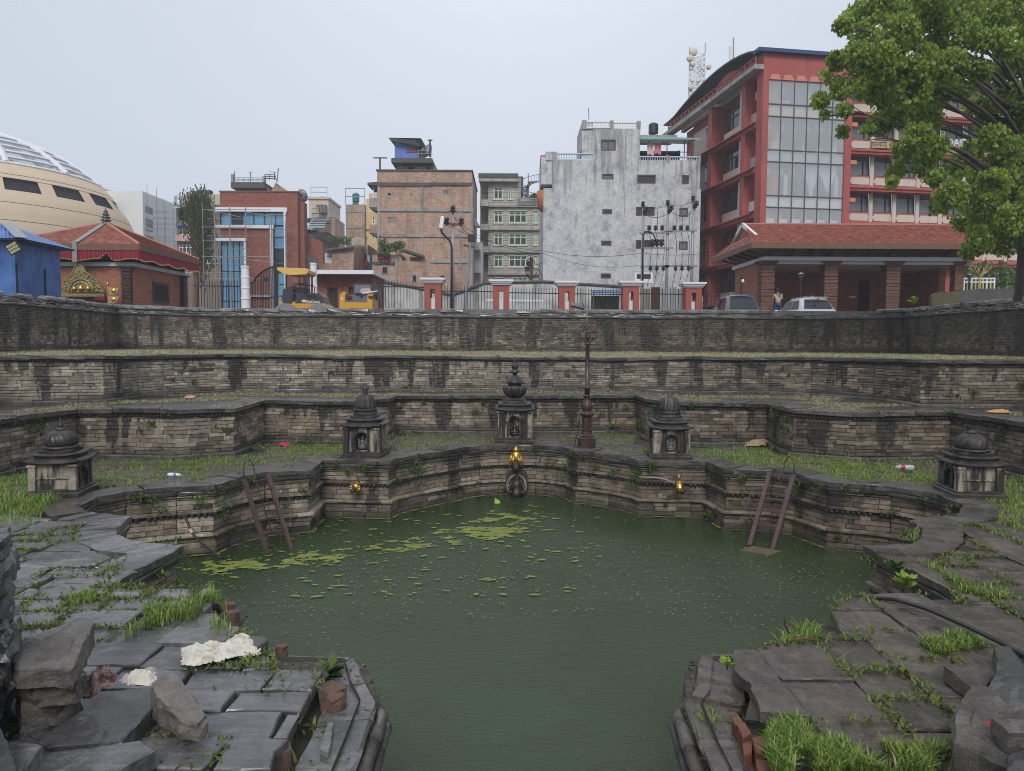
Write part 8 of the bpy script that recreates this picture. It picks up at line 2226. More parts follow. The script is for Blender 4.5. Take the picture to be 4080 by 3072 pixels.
# ---- floating duckweed and a leaf
k = NT('duckweed'); k.set(col=k.mix(k.noise(30, 4, .7), (.12, .155, .02), (.30, .33, .07)), rough=.7); M_DUCK = k.mat
rg = random.Random(77); b = MB()
def patch(cx, cy, r, ell, rot, n=9):
 pts = []
 for i in range(n):
  a = 2 * math.pi * i / n; q = r * rg.uniform(.4, 1.25); x, y = q * math.cos(a) * ell, q * math.sin(a)
  pts.append((cx + x * math.cos(rot) - y * math.sin(rot), cy + x * math.sin(rot) + y * math.cos(rot), ZW + .004 + len(b.f) * .000015))
 b.add(pts, [tuple(range(n))], 0, rg.random())
line = [(860, 2265), (1080, 2250), (1300, 2215), (1500, 2195), (1700, 2165), (1850, 2130), (1960, 2095), (2060, 2055), (1900, 2090), (1980, 2130), (2030, 2110)]
for i in range(1500):
 j = rg.randrange(len(line) - 1); t = rg.random()
 px = line[j][0] + (line[j + 1][0] - line[j][0]) * t + rg.gauss(0, 45); py = line[j][1] + (line[j + 1][1] - line[j][1]) * t + rg.gauss(0, 13)
 w_ = U(px, py, ZW)
 if inside(w_, offset_open(RING, .02)) and mnoise.noise(Vector((w_[0] * 1.9, w_[1] * 2.6, 4))) > -.02: patch(w_[0], w_[1], rg.uniform(.012, .075) * rg.uniform(.4, 1.2), rg.uniform(1.2, 2.2), rg.uniform(-.3, .7), 15)
for i in range(260):
 w_ = U(rg.uniform(700, 2400), rg.uniform(2000, 2380), ZW)
 if inside(w_, RING): patch(w_[0], w_[1], rg.uniform(.01, .05), rg.uniform(1, 3), rg.uniform(-.3, .7), 6)
pr_ = offset_open(RING, .03)
for (p, q_, L) in seg_list(pr_):
 if p[1] < 9: continue
 for i in range(int(L * 9)):
  t = rg.random(); patch(p[0] + (q_[0] - p[0]) * t, p[1] + (q_[1] - p[1]) * t, rg.uniform(.015, .045), 2.2, math.atan2(q_[1] - p[1], q_[0] - p[0]), 6)
tag(b.build('duckweed', M_DUCK), 'yellow green duckweed drifting over the left half of the pool', 'duckweed', kind='stuff')
b = MB()
for i in range(5200):
 x, y = rg.uniform(-6.5, 7), 8 + 9.3 * rg.random() ** .8
 if inside((x, y), RING) and mnoise.noise(Vector((x * .4, y * .4, 3))) > -.25:
  s = rg.uniform(.006, .02); a = rg.uniform(0, 3); b.add([(x + s * math.cos(a + m_ * 1.57), y + s * math.sin(a + m_ * 1.57), ZW + .032) for m_ in range(4)], [(0, 1, 2, 3)], 0, rg.random())
k = NT('floating_specks'); k.set(col=(.16, .19, .09), rough=.5); tag(b.build('floating_specks', k.mat), 'tiny pale specks floating all over the pool', 'algae', kind='stuff')
c = U(1978, 2008, ZW)
tag(MB().add([(c[0] - .05, c[1], ZW + .02), (c[0] + .02, c[1] - .06, ZW + .01), (c[0] + .10, c[1] - .02, ZW + .03), (c[0] + .02, c[1] + .05, ZW + .10), (c[0] - .04, c[1] + .03, ZW + .13)], [(0, 1, 2, 3), (0, 3, 4)]).build('leaf', plain('fresh_leaf', (.18, .42, .04), .4)), 'bright green leaf floating below the central spout', 'leaf')
# ---- bottles and litter on the terraces
def bottle(label, px, py, z, L, r, rz, body, band, capc):
 x, y = U(px, py, z); t = thing('bottle', label, 'bottle', (x, y, z))
 T = Matrix.Translation((x, y, z + r)) @ Matrix.Rotation(rz, 4, 'Z') @ Matrix.Rotation(R(90), 4, 'Y')
 MB().lathe([(r * .8, -L / 2), (r, -L / 2 + .02), (r, -.02 * L), (r * .93, .0), (r, .05 * L), (r, .2 * L), (r * .4, .42 * L), (r * .35, .46 * L)], (0, 0, 0), 14).xf(T).build('shell', body, t, True)
 MB().lathe([(r * 1.03, -.02 * L), (r * 1.03, .18 * L)], (0, 0, 0), 14).xf(T).build('paper_label', band, t, True)
 MB().lathe([(r * .42, .45 * L), (r * .42, .5 * L)], (0, 0, 0), 10).xf(T).build('cap', capc, t)
k = NT('clear_bottle'); k.set(col=(.62, .66, .68), rough=.15, alpha=.55); M_CLR = k.mat
bottle('clear plastic bottle with red label lying in the right grass', 3602, 1872, .04, .34, .05, R(168), M_CLR, plain('red_label', (.5, .03, .06), .5), plain('red_cap', (.5, .02, .03), .4))
bottle('white and blue plastic bottle lying in the left grass', 696, 1900, .04, .24, .036, R(-6), plain('white_bottle', (.66, .7, .74), .35), plain('blue_label', (.12, .24, .60), .4), M_WHITE)
def rag(name, label, cat, poly, z, hgt, mat, seed, n=26):
 """crumpled sheet over a plan polygon"""
 rg = random.Random(seed); xs = [p[0] for p in poly]; ys = [p[1] for p in poly]; b = MB()
 x0, x1, y0, y1 = min(xs), max(xs), min(ys), max(ys); sz = max(x1 - x0, y1 - y0)
 idx = {}; vs = []
 for i in range(n + 1):
  for j in range(n + 1):
   x, y = x0 + (x1 - x0) * i / n, y0 + (y1 - y0) * j / n
   if inside((x, y), poly) or dist_path((x, y), poly + poly[:1]) < sz / n * .6:
    e = min(1, dist_path((x, y), poly + poly[:1]) / (sz * .13)); f = 7 / sz
    h = 1.1 - 2.2 * abs(mnoise.noise(Vector((x * f * .45, y * f * .6, seed)))) + .3 * abs(mnoise.noise(Vector((x * f * 1.4, y * f * 1.8, seed + 4)))); h = max(.03, h * .8)
    idx[i, j] = len(vs); vs.append((x + rg.uniform(-.1, .1) * sz / n, y + rg.uniform(-.1, .1) * sz / n, z + .006 + hgt * (h * (.3 + .7 * e))))
 fs = [(idx[i, j], idx[i + 1, j], idx[i + 1, j + 1], idx[i, j + 1]) for i in range(n) for j in range(n) if all(q in idx for q in ((i, j), (i + 1, j), (i + 1, j + 1), (i, j + 1)))]
 return tag(b.add(vs, fs).build(name, mat), label, cat)
PU = lambda pts, z=0.0: [U(px, py, z) for px, py in pts]
rag('wrapper', 'crushed red packet lying by the first wall at left', 'litter', PU([(1112, 1776), (1120, 1763), (1152, 1765), (1148, 1777)], .02), .0, .07, plain('red_foil', (.5, .04, .06), .4), 5, 10)
rag('wrapper', 'faded pink paper on the middle terrace at left', 'litter', PU([(735, 1588), (745, 1578), (775, 1580), (770, 1588)], Z2), Z2, .05, plain('pink_paper', (.5, .25, .26), .7), 6, 8)
rag('cloth', 'orange rag lying on the middle terrace at far right', 'litter', PU([(3935, 1647), (3945, 1639), (4020, 1640), (4028, 1648)], Z2), Z2, .06, plain('orange_cloth', (.55, .28, .10), .8), 7, 12)
rag('straw_heap', 'small heap of straw by the first wall at right', 'straw', PU([(2970, 1782), (2985, 1762), (3050, 1755), (3075, 1765), (3040, 1782)], 0), 0, .16, plain('straw', (.32, .25, .15), .9, .4, 30, .8), 8, 16)
for i, (px, py, cc) in enumerate(((122, 1383, 'left'), (238, 1388, 'middle'), (265, 1385, 'right'))): rag('wrapper', 'white plastic scrap on the upper terrace, the %s of three' % cc, 'litter', PU([(px - 7, py + 3), (px - 5, py - 3), (px + 6, py - 2), (px + 7, py + 3)], Z3), Z3, .12, plain('white_plastic', (.6, .6, .58), .5), 20 + i, 8)
# ================================================================== PAVING, LOOSE STONES, LITTER IN THE FOREGROUND
M_SLATE = wet_stone('blue_grey_slate', (.075, .073, .075), (.165, .158, .156), .07, .4, 2.0, .7, 16, .3, bdist=.014, streak=(1.6, 14, 1), sheen_amt=.3)
M_BROWN = wet_stone('brown_flagstone', (.05, .039, .033), (.125, .098, .078), .12, .5, 2.2, .9, 15, .25, moss=.2, bdist=.02, streak=(9, 4, 1), sheen_amt=.5)
M_ROCK = wet_stone('rough_rock', (.06, .05, .043), (.20, .168, .14), .3, .75, 3, 1.0, 12, .25, bdist=.05)
M_ROCKD = wet_stone('dark_wet_rock', (.03, .028, .028), (.10, .094, .09), .16, .55, 3, 1.0, 14, .25, bdist=.035)
for (pth, l0, l1, mn) in COPE_RUN: place_pieces(sweep_pieces(pth, cope, l0, l1, random.Random(len(pth)), wob=.012), 'coping_slab', globals()[mn], pool_wall, 60, 'coping_rest')
VOID = EDGE_L[::-1] + [p for p in offset_open(POOL_A, -.47)][1:-1] + EDGE_R
def clip_half(poly, a, b_):
 """keep the part of poly left of a->b"""
 out = []; f = lambda p: (b_[0] - a[0]) * (p[1] - a[1]) - (b_[1] - a[1]) * (p[0] - a[0])
 for i in range(len(poly)):
  p, q = poly[i - 1], poly[i]; fp, fq = f(p), f(q)
  if fp >= 0: out.append(p)
  if (fp >= 0) != (fq >= 0): t = fp / (fp - fq); out.append((p[0] + (q[0] - p[0]) * t, p[1] + (q[1] - p[1]) * t))
 return out
def seg_hit(a, b_, c, d):
 o = lambda p, q, r: (q[0] - p[0]) * (r[1] - p[1]) - (q[1] - p[1]) * (r[0] - p[0])
 return o(a, b_, c) * o(a, b_, d) < 0 and o(c, d, a) * o(c, d, b_) < 0
W1IN = offset_open(WALL1, .1)
def slab(poly, z, rg, th=.085):
 e = .024 if poly[0][0] < 0 else .006; poly = [(x + rg.uniform(-e, e), y + rg.uniform(-e, e)) for x, y in poly]
 if area(poly) < 0: poly = poly[::-1]
 if poly[0][1] < 9.5:
  q = []
  for i in range(len(poly)):
   a, c = poly[i], poly[(i + 1) % len(poly)]; m_ = max(1, int(math.dist(a, c) / .11))
   q += [(a[0] + (c[0] - a[0]) * j / m_ + (rg.uniform(-.011, .011) if j else 0), a[1] + (c[1] - a[1]) * j / m_ + (rg.uniform(-.011, .011) if j else 0)) for j in range(m_)]
  poly = q
 b = MB().prism(poly, z - th, z, 0, .5, .009); ta, tb = (rg.gauss(0, .012), rg.gauss(0, .012)) if poly[0][0] < 0 else (rg.gauss(0, .004), rg.gauss(0, .004))
 cx, cy = sum(p[0] for p in poly) / len(poly), sum(p[1] for p in poly) / len(poly)
 b.v = [(x, y, zz + (x - cx) * ta + (y - cy) * tb + (rg.uniform(-.003, .003) if zz > z - .02 else 0)) for x, y, zz in b.v]
 return b
def paving(x0, x1, y0, y1, rows, rg, along='x', gap=(.006, .02)):
 out = []; v = y0 if along == 'x' else x0; vmax = y1 if along == 'x' else x1
 while v < vmax:
  d = rg.uniform(*rows[0]); u = (x0 if along == 'x' else y0) + rg.uniform(-.4, 0); umax = x1 if along == 'x' else y1
  while u < umax:
   l = rg.uniform(*rows[1]); g = rg.uniform(*gap)
   p = [(u + g, v + g), (u + l - g, v + g), (u + l - g, v + d - g), (u + g, v + d - g)]
   if along == 'y': p = [(b_, a) for a, b_ in p]
   out.append(p if area(p) > 0 else p[::-1]); u += l
  v += d
 return out
ALL_SLABS = []
def lay(cells, mat, rg, limit):
 pcs = []
 for p in cells:
  c = [(sum(q[0] for q in p) / 4, sum(q[1] for q in p) / 4)] + p
  if not all(inside(q, W1IN) for q in c): continue
  ins = [inside(q, VOID) for q in c]
  if all(ins): continue
  for a, b_ in zip(VOID, VOID[1:]):
   if any(seg_hit(a, b_, p[i - 1], p[i]) for i in range(len(p))): p = clip_half(p, a, b_)
   if len(p) < 3: break
  if len(p) < 3 or abs(area(p)) < .012: continue
  c0 = (sum(q[0] for q in p) / len(p), sum(q[1] for q in p) / len(p))
  if inside(c0, VOID): continue
  b = slab(p, rg.gauss(-.004, .007), rg); n = len(b.v) // 3; ALL_SLABS.append(p)
  pcs.append((b.v, b.f, rg.random(), abs(scr_area(b.v, range(2 * n, 3 * n))) if scr_area(b.v, range(2 * n, 3 * n)) != -1 else -1))
 place_pieces(pcs, 'paving_slab', mat, terrace1, limit, 'paving_rest')
rg = random.Random(5)
lay(paving(-9.2, -.9, 1.6, 10.2, ((.28, .42), (.34, .66)), rg), M_SLATE, rg, 150)
lay(paving(1.0, 9.5, 1.6, 10.6, ((.4, .6), (.38, .7)), rg, 'y', (.002, .006)), M_BROWN, rg, 120)
lay(paving(-9.2, 9.5, 10.2, 20.2, ((.36, .5), (.45, .8)), rg), M_BROWN, rg, 30)
# earth shelf under the broken edges
for e, lo in ((EDGE_L, POOL_L), (EDGE_R, POOL_R)):
 lp = [p for p in (offset_open(lo, -.02))]
 poly = e + (lp if math.dist(e[-1], lp[0]) < math.dist(e[-1], lp[-1]) else lp[::-1]); b = MB()
 poly = [p for p in poly]
 xs, ys = [p[0] for p in poly], [p[1] for p in poly]; s_ = .045; idx = {}; vs = []
 for i in range(int((max(xs) - min(xs)) / s_) + 2):
  for j in range(int((max(ys) - max(min(ys), 3)) / s_) + 2):
   x, y = min(xs) + i * s_, max(min(ys), 3) + j * s_
   if inside((x, y), poly) or dist_path((x, y), poly + poly[:1]) < .1: idx[i, j] = len(vs); vs.append((x + rg.uniform(-.012, .012), y + rg.uniform(-.012, .012), -.225 + .05 * mnoise.noise(Vector((x * 4, y * 4, 2))) + .045 * abs(mnoise.noise(Vector((x * 13, y * 13, 5))))))
 b.add(vs, [(idx[i, j], idx[i + 1, j], idx[i + 1, j + 1], idx[i, j + 1]) for (i, j) in idx if (i + 1, j) in idx and (i + 1, j + 1) in idx and (i, j + 1) in idx]); b.build('earth_shelf', M_EARTH, terrace1, True)
# stones left on the shelf edge, moulded on the water side
for e, sg in ((POOL_L[:7], 1), (POOL_R[1:], 1)):
 pr = [(-.36, -.16), (-.02, -.155), (.0, -.175), (-.01, -.21), (-.36, -.215)]
 place_pieces(sweep_pieces(e, pr, .3, .62, random.Random(31), wob=.012), 'shelf_slab', M_SLATE if e is POOL_L[:7] or e[0][0] < 0 else M_BROWN, pool_wall, 30)
 for (o, zc, r) in ((.03, -.27, .05), (.07, -.36, .035)):
  ring = [(o + r * math.cos(a), zc + r * math.sin(a)) for a in np.linspace(0, 2 * math.pi, 9)[:-1]]
  place_pieces(sweep_pieces(e, ring[::-1], .25, .5, random.Random(int(r * 999)), wob=.006), 'roll_moulding', M_ROCK if r > .04 else M_ROCKD, pool_wall, 30, None, True)
def rock(name, label, cat, poly, z0, z1, mat, seed, rough=.02, tilt=(0, 0), n=3, group=None, taper=.03):
 """broken block with uneven faces: outline at its top, subdivided and roughened"""
 rg = random.Random(seed); poly = poly if area(poly) > 0 else poly[::-1]
 q = []
 for i in range(len(poly)):
  a, c = poly[i], poly[(i + 1) % len(poly)]; m_ = max(1, int(math.dist(a, c) / .05))
  for j in range(m_): q.append((a[0] + (c[0] - a[0]) * j / m_, a[1] + (c[1] - a[1]) * j / m_))
 cx, cy = sum(p[0] for p in q) / len(q), sum(p[1] for p in q) / len(q); N = len(q); b = MB(); vs = []
 rings = [(1 + taper, 0), (1 + taper * .6, .35), (1 + taper * .3, .7), (1.0, .93), (.95, 1.0), (.55, 1.0)]
 for j, (s, h) in enumerate(rings):
  for i, (x, y) in enumerate(q):
   w_ = rough * (1 if j < 4 else .5); nn = mnoise.noise(Vector((x * 6, y * 6, seed + h * 4))) + .7 * mnoise.noise(Vector((x * 17, y * 17, seed + h * 11)))
   X, Y_ = cx + (x - cx) * s * (1 + nn * w_ * 3 * (j < 4)), cy + (y - cy) * s * (1 + nn * w_ * 3 * (j < 4))
   vs.append((X + rg.uniform(-w_, w_) * .3, Y_ + rg.uniform(-w_, w_) * .3, z0 + (z1 - z0) * h + (nn * w_ * .8 if j >= 3 else 0) + ((x - cx) * tilt[0] + (y - cy) * tilt[1]) * h))
 fs = [tuple(range(N - 1, -1, -1)), tuple(range(5 * N, 6 * N))] + [(j * N + i, j * N + (i + 1) % N, (j + 1) * N + (i + 1) % N, (j + 1) * N + i) for j in range(5) for i in range(N)]
 return tag(b.add(vs, fs, 0, rg.random()).build(name, mat), label, cat, group)
zl = Q(0, 2000, .6435); zr = Q(3200, 2100, .5836); zq = Q(2500, 2100, .5834); zm_ = Q(700, 2100, .5834)
ZL = lambda pts, z: [U(*zl(*p), z) for p in pts]
ZR_ = lambda pts, z: [U(*zr(*p), z) for p in pts]
ZQ = lambda pts, z: [U(*zq(*p), z) for p in pts]
ZM = lambda pts, z: [U(*zm_(*p), z) for p in pts]
L_ = 'loose_stone'
rock(L_, 'big grey carved block with a rounded lip on the left stone stack', 'stone', ZL([(65, 935), (130, 860), (520, 740), (580, 765), (500, 920), (440, 1010), (330, 1000), (110, 1010)], .5), .36, .5, M_ROCK, 1, .02, (.02, .12))
rock(L_, 'pale broken stone second from top in the left stack', 'stone', ZL([(90, 1060), (130, 1000), (450, 1010), (540, 1040), (470, 1110), (200, 1130)], .36), .22, .36, M_ROCK, 2, .03)
rock(L_, 'thick rounded stone in the middle of the left stack', 'stone', ZL([(90, 1120), (450, 1080), (480, 1180), (330, 1230), (140, 1220)], .22), .06, .2, M_ROCK, 3, .03)
rock(L_, 'lowest wide stone under the left stack', 'stone', ZL([(95, 1260), (450, 1190), (520, 1270), (300, 1370), (120, 1380)], .08), -.06, .07, M_ROCKD, 4, .03)
rock(L_, 'large wet black slab lying flat beside the left stack', 'stone', ZL([(700, 1170), (950, 1140), (990, 1240), (750, 1475), (300, 1515), (230, 1480), (500, 1290)], .11), .005, .11, M_ROCKD, 5, .012)
rock(L_, 'long brown stone block tipped over the wet black slab', 'stone', ZL([(935, 1150), (1050, 1092), (1110, 1110), (1285, 1280), (1230, 1330), (1110, 1310), (960, 1215)], .22), .07, .22, M_ROCK, 6, .03, (-.12, .1))
rock(L_, 'long layered grey slab at the bottom left of the picture', 'stone', ZL([(130, 1690), (260, 1555), (560, 1520), (880, 1472), (960, 1530), (900, 1570), (640, 1700)], .12), .01, .12, M_SLATE, 7, .012)
rock(L_, 'triangular grey slab at the bottom left corner', 'stone', ZL([(55, 1460), (268, 1512), (190, 1620), (110, 1690), (40, 1600)], .2), .06, .2, M_SLATE, 8, .012, (.1, 0))
rock(L_, 'dark slab cut by the left edge of the picture', 'stone', ZL([(-160, 1380), (0, 1385), (50, 1480), (110, 1680), (-160, 1700)], .3), .02, .3, M_ROCKD, 9, .015)
pier = thing('rubble_pier', 'dark rubble stone pier at the left edge of the picture', 'pier', (-3.35, 4.5, 0))
rg = random.Random(15); z = 0.0; i = 0
while z < 1.1:
 h = rg.uniform(.07, .14); o = rg.uniform(-.03, .04); b = rock('stone', None, None, [(-4.2, 4.2), (-3.05 + o, 4.25 + o), (-3.17 + o, 4.6), (-3.33 + o, 4.85), (-4.2, 4.9)], z, z + h - .006, M_ROCKD, 60 + i, .025)
 b.parent = pier; b.matrix_parent_inverse = Matrix.Translation(-WPOS[pier]); z += h; i += 1
rock(L_, 'thin broken slab propped at the right edge below the pipe', 'stone', ZR_([(960, 940), (1130, 928), (1335, 930), (1310, 1010), (1250, 1090), (1150, 1090)], .12), .01, .12, M_BROWN, 10, .012)
rock(L_, 'rough dark boulder with a red paint mark at lower right', 'stone', ZR_([(1150, 1085), (1260, 1110), (1400, 1230), (1520, 1300), (1520, 1500), (1390, 1600), (1200, 1500), (1040, 1420), (1030, 1280), (1080, 1160)], .3), .0, .3, M_ROCK, 11, .03, (.1, 0))
rock(L_, 'striped brown stone lying on the marked boulder', 'stone', ZR_([(1290, 1295), (1420, 1230), (1560, 1190), (1560, 1400), (1400, 1395)], .42), .3, .42, M_ROCK, 12, .02)
rock(L_, 'dark slab with curved broken edge at the right margin', 'stone', ZR_([(1300, 795), (1560, 785), (1560, 1175), (1400, 1215), (1250, 1100), (1320, 970), (1325, 880)], .22), .06, .2, M_ROCKD, 13, .015)
rock(L_, 'dark stone in the bottom right corner', 'stone', ZR_([(1400, 1560), (1560, 1480), (1600, 1700), (1380, 1700)], .34), .0, .34, M_ROCKD, 14, .03)
rm = U(*zr(1270, 1385), .31); tag(MB().add([(rm[0] + .014 * math.cos(a) * (1 + .4 * math.sin(3 * a)), rm[1] + .03 * math.sin(a), .345 + .02 * math.cos(a) * .4) for a in np.linspace(0, 6.28, 12)[:-1]], [tuple(range(11))]).build('paint_mark', plain('red_paint', (.5, .04, .03), .5)), 'small red paint blot on the rough boulder at right', 'paint')
for i, p in enumerate((((710, 1300), (760, 1290), (800, 1340), (740, 1355)), ((745, 1370), (800, 1360), (850, 1440), (790, 1470)), ((785, 1475), (850, 1455), (850, 1545), (795, 1560)), ((850, 1465), (935, 1455), (985, 1560), (880, 1570)), ((875, 1585), (975, 1590), (985, 1655), (890, 1665)))):
 rock('brick', 'broken orange brick on the right shelf, number %s from the pool end' % ('one', 'two', 'three', 'four', 'five')[i], 'brick', ZQ(p, -.08), -.22, -.08 + .03 * (i % 2), plain('orange_brick', (.17, .062, .033), .7, .45, 9, .8, 30, dirt=.6), 40 + i, .012, group='broken bricks on the right shelf')
rg = random.Random(23)
for i, (px, py, s, lb) in enumerate(((905, 2420, .07, 'nearest the grass'), (925, 2450, .06, 'next to the mossy shelf'), (1030, 2850, .09, 'by the lower left slabs'), (1340, 2790, .08, 'between two shelf slabs'), (1320, 2760, .10, 'largest on the left shelf'), (1090, 3010, .10, 'at the bottom edge'), (1120, 2590, .05, 'behind the white sack'))):
 x, y = U(px, py, -.1); rock('rubble', 'small reddish lump of rubble, the one ' + lb, 'rubble', [(x + s * math.cos(a) * rg.uniform(.7, 1.2), y + s * math.sin(a) * rg.uniform(.7, 1.2)) for a in np.linspace(0, 6.28, 8)[:-1]], -.22, -.06, plain('rubble_brown', (.12, .07, .05), .8, .5, 9, .8, 20), 80 + i, .03, group='rubble on the left shelf')
# half-sunk slab pieces on the left shelf
rock(L_, 'tilted slab remnant sunk in the left earth shelf', 'stone', ZM([(985, 1510), (1040, 1330), (1075, 1325), (1060, 1480), (1040, 1540)], -.12), -.22, -.12, M_SLATE, 90, .01)
rock(L_, 'black wet stone behind the white sack', 'stone', ZM([(510, 735), (600, 738), (628, 760), (580, 800), (560, 810)], .06), -.1, .05, M_ROCKD, 91, .012)
# sacks and rags
k = NT('dirty_white_sack'); k.set(col=k.mix(k.ramp(k.noise(7, 5, .7), [(.48, 0.), (.66, .8)]), (.62, .59, .52), (.30, .20, .10)), rough=.7); k.bump(k.noise(60, 3), .3, .006); M_SACK = k.mat
k = NT('dull_red_rag'); k.set(col=k.mix(k.ramp(k.noise(16, 4, .7), [(.42, 0.), (.58, 1.)]), (.10, .03, .028), (.40, .28, .24)), rough=.8); M_RAG = k.mat
rag('sack', 'crumpled dirty white plastic sack on the left paving', 'sack', ZM([(35, 830), (130, 800), (240, 772), (340, 800), (390, 740), (500, 730), (560, 780), (582, 850), (470, 870), (350, 900), (240, 925), (130, 945), (40, 930)], .03), 0, .085, M_SACK, 3, 34)
rag('sack', 'small torn white sack piece beside the stone stack', 'sack', ZL([(735, 1105), (830, 1060), (955, 1020), (970, 1090), (930, 1135), (800, 1130)], .1), .07, .08, M_SACK, 5, 18)
rag('rag', 'crumpled dark red rag between stack and wet slab', 'cloth', ZL([(520, 1150), (610, 1050), (660, 1035), (730, 1100), (690, 1160), (570, 1200), (430, 1270), (470, 1220)], .1), .08, .14, M_RAG, 6, 20)
# black pipe on the right, hose bits
pp = [(3490, 2384, .01), (3560, 2386, .03), (3700, 2428, .06), (3850, 2494, .09), (4000, 2566, .16), (4120, 2630, .26)]
tag(MB().tube([P3(*v) for v in pp], .02, 10).build('water_pipe', plain('black_pipe', (.02, .021, .025), .35, .1), None, True), 'black plastic pipe running over the right paving', 'pipe')
tag(MB().tube([P3(3135, 2565, .0), P3(3160, 2548, .06), P3(3200, 2545, .07), P3(3245, 2550, .02)], .008, 6).build('rod', M_RUSTY, None, True), 'bent rusty rod in the grass at the right edge', 'rod')
tag(MB().tube([P3(3150, 2530, .0), P3(3128, 2490, .08), P3(3125, 2455, .2)], .007, 6).build('rod', M_RUSTY, None, True), 'upright rusty wire at the right pool edge', 'rod')
# ================================================================== GRASS, WEEDS AND THE BIG TREE
def np_mesh(name, v, f, r, mat, label, cat, kind='stuff', parent=None):
 me = bpy.data.meshes.new(name); nv, nf, w_ = len(v), len(f), f.shape[1]
 me.vertices.add(nv); me.vertices.foreach_set('co', v.astype(np.float32).ravel())
 me.loops.add(nf * w_); me.loops.foreach_set('vertex_index', f.astype(np.int32).ravel())
 me.polygons.add(nf); me.polygons.foreach_set('loop_start', np.arange(0, nf * w_, w_, dtype=np.int32))
 at = me.attributes.new('rnd', 'FLOAT', 'FACE'); at.data.foreach_set('value', r.astype(np.float32))
 me.materials.append(mat); me.update(calc_edges=True); me.validate()
 o = link(name, me, (0, 0, 0), parent, kind); return tag(o, label, cat)
G = np.random.default_rng(9)
def blades(name, P, H, W_, mat, label, lean=.5, cat='grass', parent=None):
 """P (n,3) roots, H heights"""
 n = len(P); a = G.uniform(0, 2 * np.pi, n); d = np.stack([np.cos(a), np.sin(a), np.zeros(n)], 1); s = np.stack([-np.sin(a), np.cos(a), np.zeros(n)], 1) * (W_ * G.uniform(.6, 1.3, n))[:, None]
 L = (H * lean * G.uniform(.3, 1.5, n))[:, None]; up = np.array([0, 0, 1.0])
 v = np.stack([P - s, P + s, P + s * .7 + d * L * .35 + up * (H * .6)[:, None], P - s * .7 + d * L * .35 + up * (H * .6)[:, None], P + d * L + up * (H * G.uniform(.75, 1, n))[:, None]], 1).reshape(-1, 3)
 i = np.arange(n) * 5; f = np.concatenate([np.stack([i, i + 1, i + 2], 1), np.stack([i, i + 2, i + 3], 1), np.stack([i + 3, i + 2, i + 4], 1)]); r = np.tile(G.random(n), 3)
 return np_mesh(name, v, f, r, mat, label, cat, 'stuff', parent)
M_GRASS = leaf_mat('grass_blade', None, None, .3, [(0, (.06, .12, .015)), (.5, (.16, .26, .035)), (.84, (.28, .39, .07)), (.92, (.36, .33, .16)), (1, (.40, .36, .2))])
M_HAY = leaf_mat('dry_grass', (.20, .18, .08), (.46, .43, .24), .2)
M_MOSS = leaf_mat('creeping_weed', (.05, .085, .012), (.19, .22, .035), .25)
nz = lambda x, y, s, o=0: mnoise.noise(Vector((x * s + o, y * s, o)))
pts, hs = [], []; mp, mh = [], []
rg = random.Random(99)
for p in ALL_SLABS:
 n = len(p); cx, cy = sum(q[0] for q in p) / n, sum(q[1] for q in p) / n
 midz = cy > 10.4 or (abs(cx) > 6.6 and cy > 9.0)
 for i in range(n):
  a, c = p[i - 1], p[i]; L = math.dist(a, c)
  if midz:
   lush = .5 + 1.1 * nz(cx, cy, .55, 2) + (.3 if abs(cx) > 3.6 else -.1)
   for j in range(int(L * 190 * max(0, lush))):
    t = rg.random(); s = .04 if rg.random() < .6 else .10; x, y = a[0] + (c[0] - a[0]) * t + rg.gauss(0, s), a[1] + (c[1] - a[1]) * t + rg.gauss(0, s)
    pts.append((x, y, -.02)); hs.append(rg.uniform(.025, .062) * (1 + (.25 if cx > 4 else .7 if cx < -6.5 and cy < 12.8 else 0)) * (1.5 if rg.random() < .06 else 1))
  else:
   k1 = nz(cx, cy, .9, 7) + .12
   if k1 > 0 and (cx < 0 or rg.random() < .42):
    for j in range(int(L * 190 * min(1, k1 * 3.2))):
     t = rg.random(); x, y = a[0] + (c[0] - a[0]) * t + rg.gauss(0, .035), a[1] + (c[1] - a[1]) * t + rg.gauss(0, .035)
     mp.append((x, y, .0)); mh.append(rg.uniform(.012, .04))
for e, lo in ((EDGE_L, POOL_L), (EDGE_R, POOL_R)):
 for i in range(11000):
  x, y = rg.uniform(-3, 3.4), rg.uniform(4, 7.3)
  if (x < 0) == (e is EDGE_L) and inside((x, y), VOID) and not inside((x, y), RING) and nz(x, y, 2.2, 6) > -.04: mp.append((x, y, -.2)); mh.append(rg.uniform(.02, .07))
def zone(poly_px, q, n, hmin, hmax, z=0.0):
 w_ = [U(*q(*p), z) for p in poly_px]; xs, ys = [p[0] for p in w_], [p[1] for p in w_]; k_ = 0
 while k_ < n:
  x, y = rg.uniform(min(xs), max(xs)), rg.uniform(min(ys), max(ys)); k_ += 1
  if inside((x, y), w_) and nz(x, y, 3.5, 1) > -.2: pts.append((x, y, z)); hs.append(rg.uniform(hmin, hmax))
for pl, n in (([(770, 830), (1000, 720), (1010, 680), (1090, 700), (1080, 740), (900, 830), (790, 870)], 700), ([(1080, 680), (1260, 590), (1380, 640), (1340, 720), (1200, 740), (1090, 740)], 800), ([(1250, 560), (1330, 560), (1400, 660), (1440, 740), (1420, 830), (1330, 880), (1300, 790), (1350, 720)], 900), ([(890, 690), (960, 660), (1020, 700), (960, 740)], 300)): zone(pl, zl, n, .07, .15)
zone([(360, 600), (560, 560), (620, 580), (560, 640), (440, 660)], zl, 900, .03, .07)
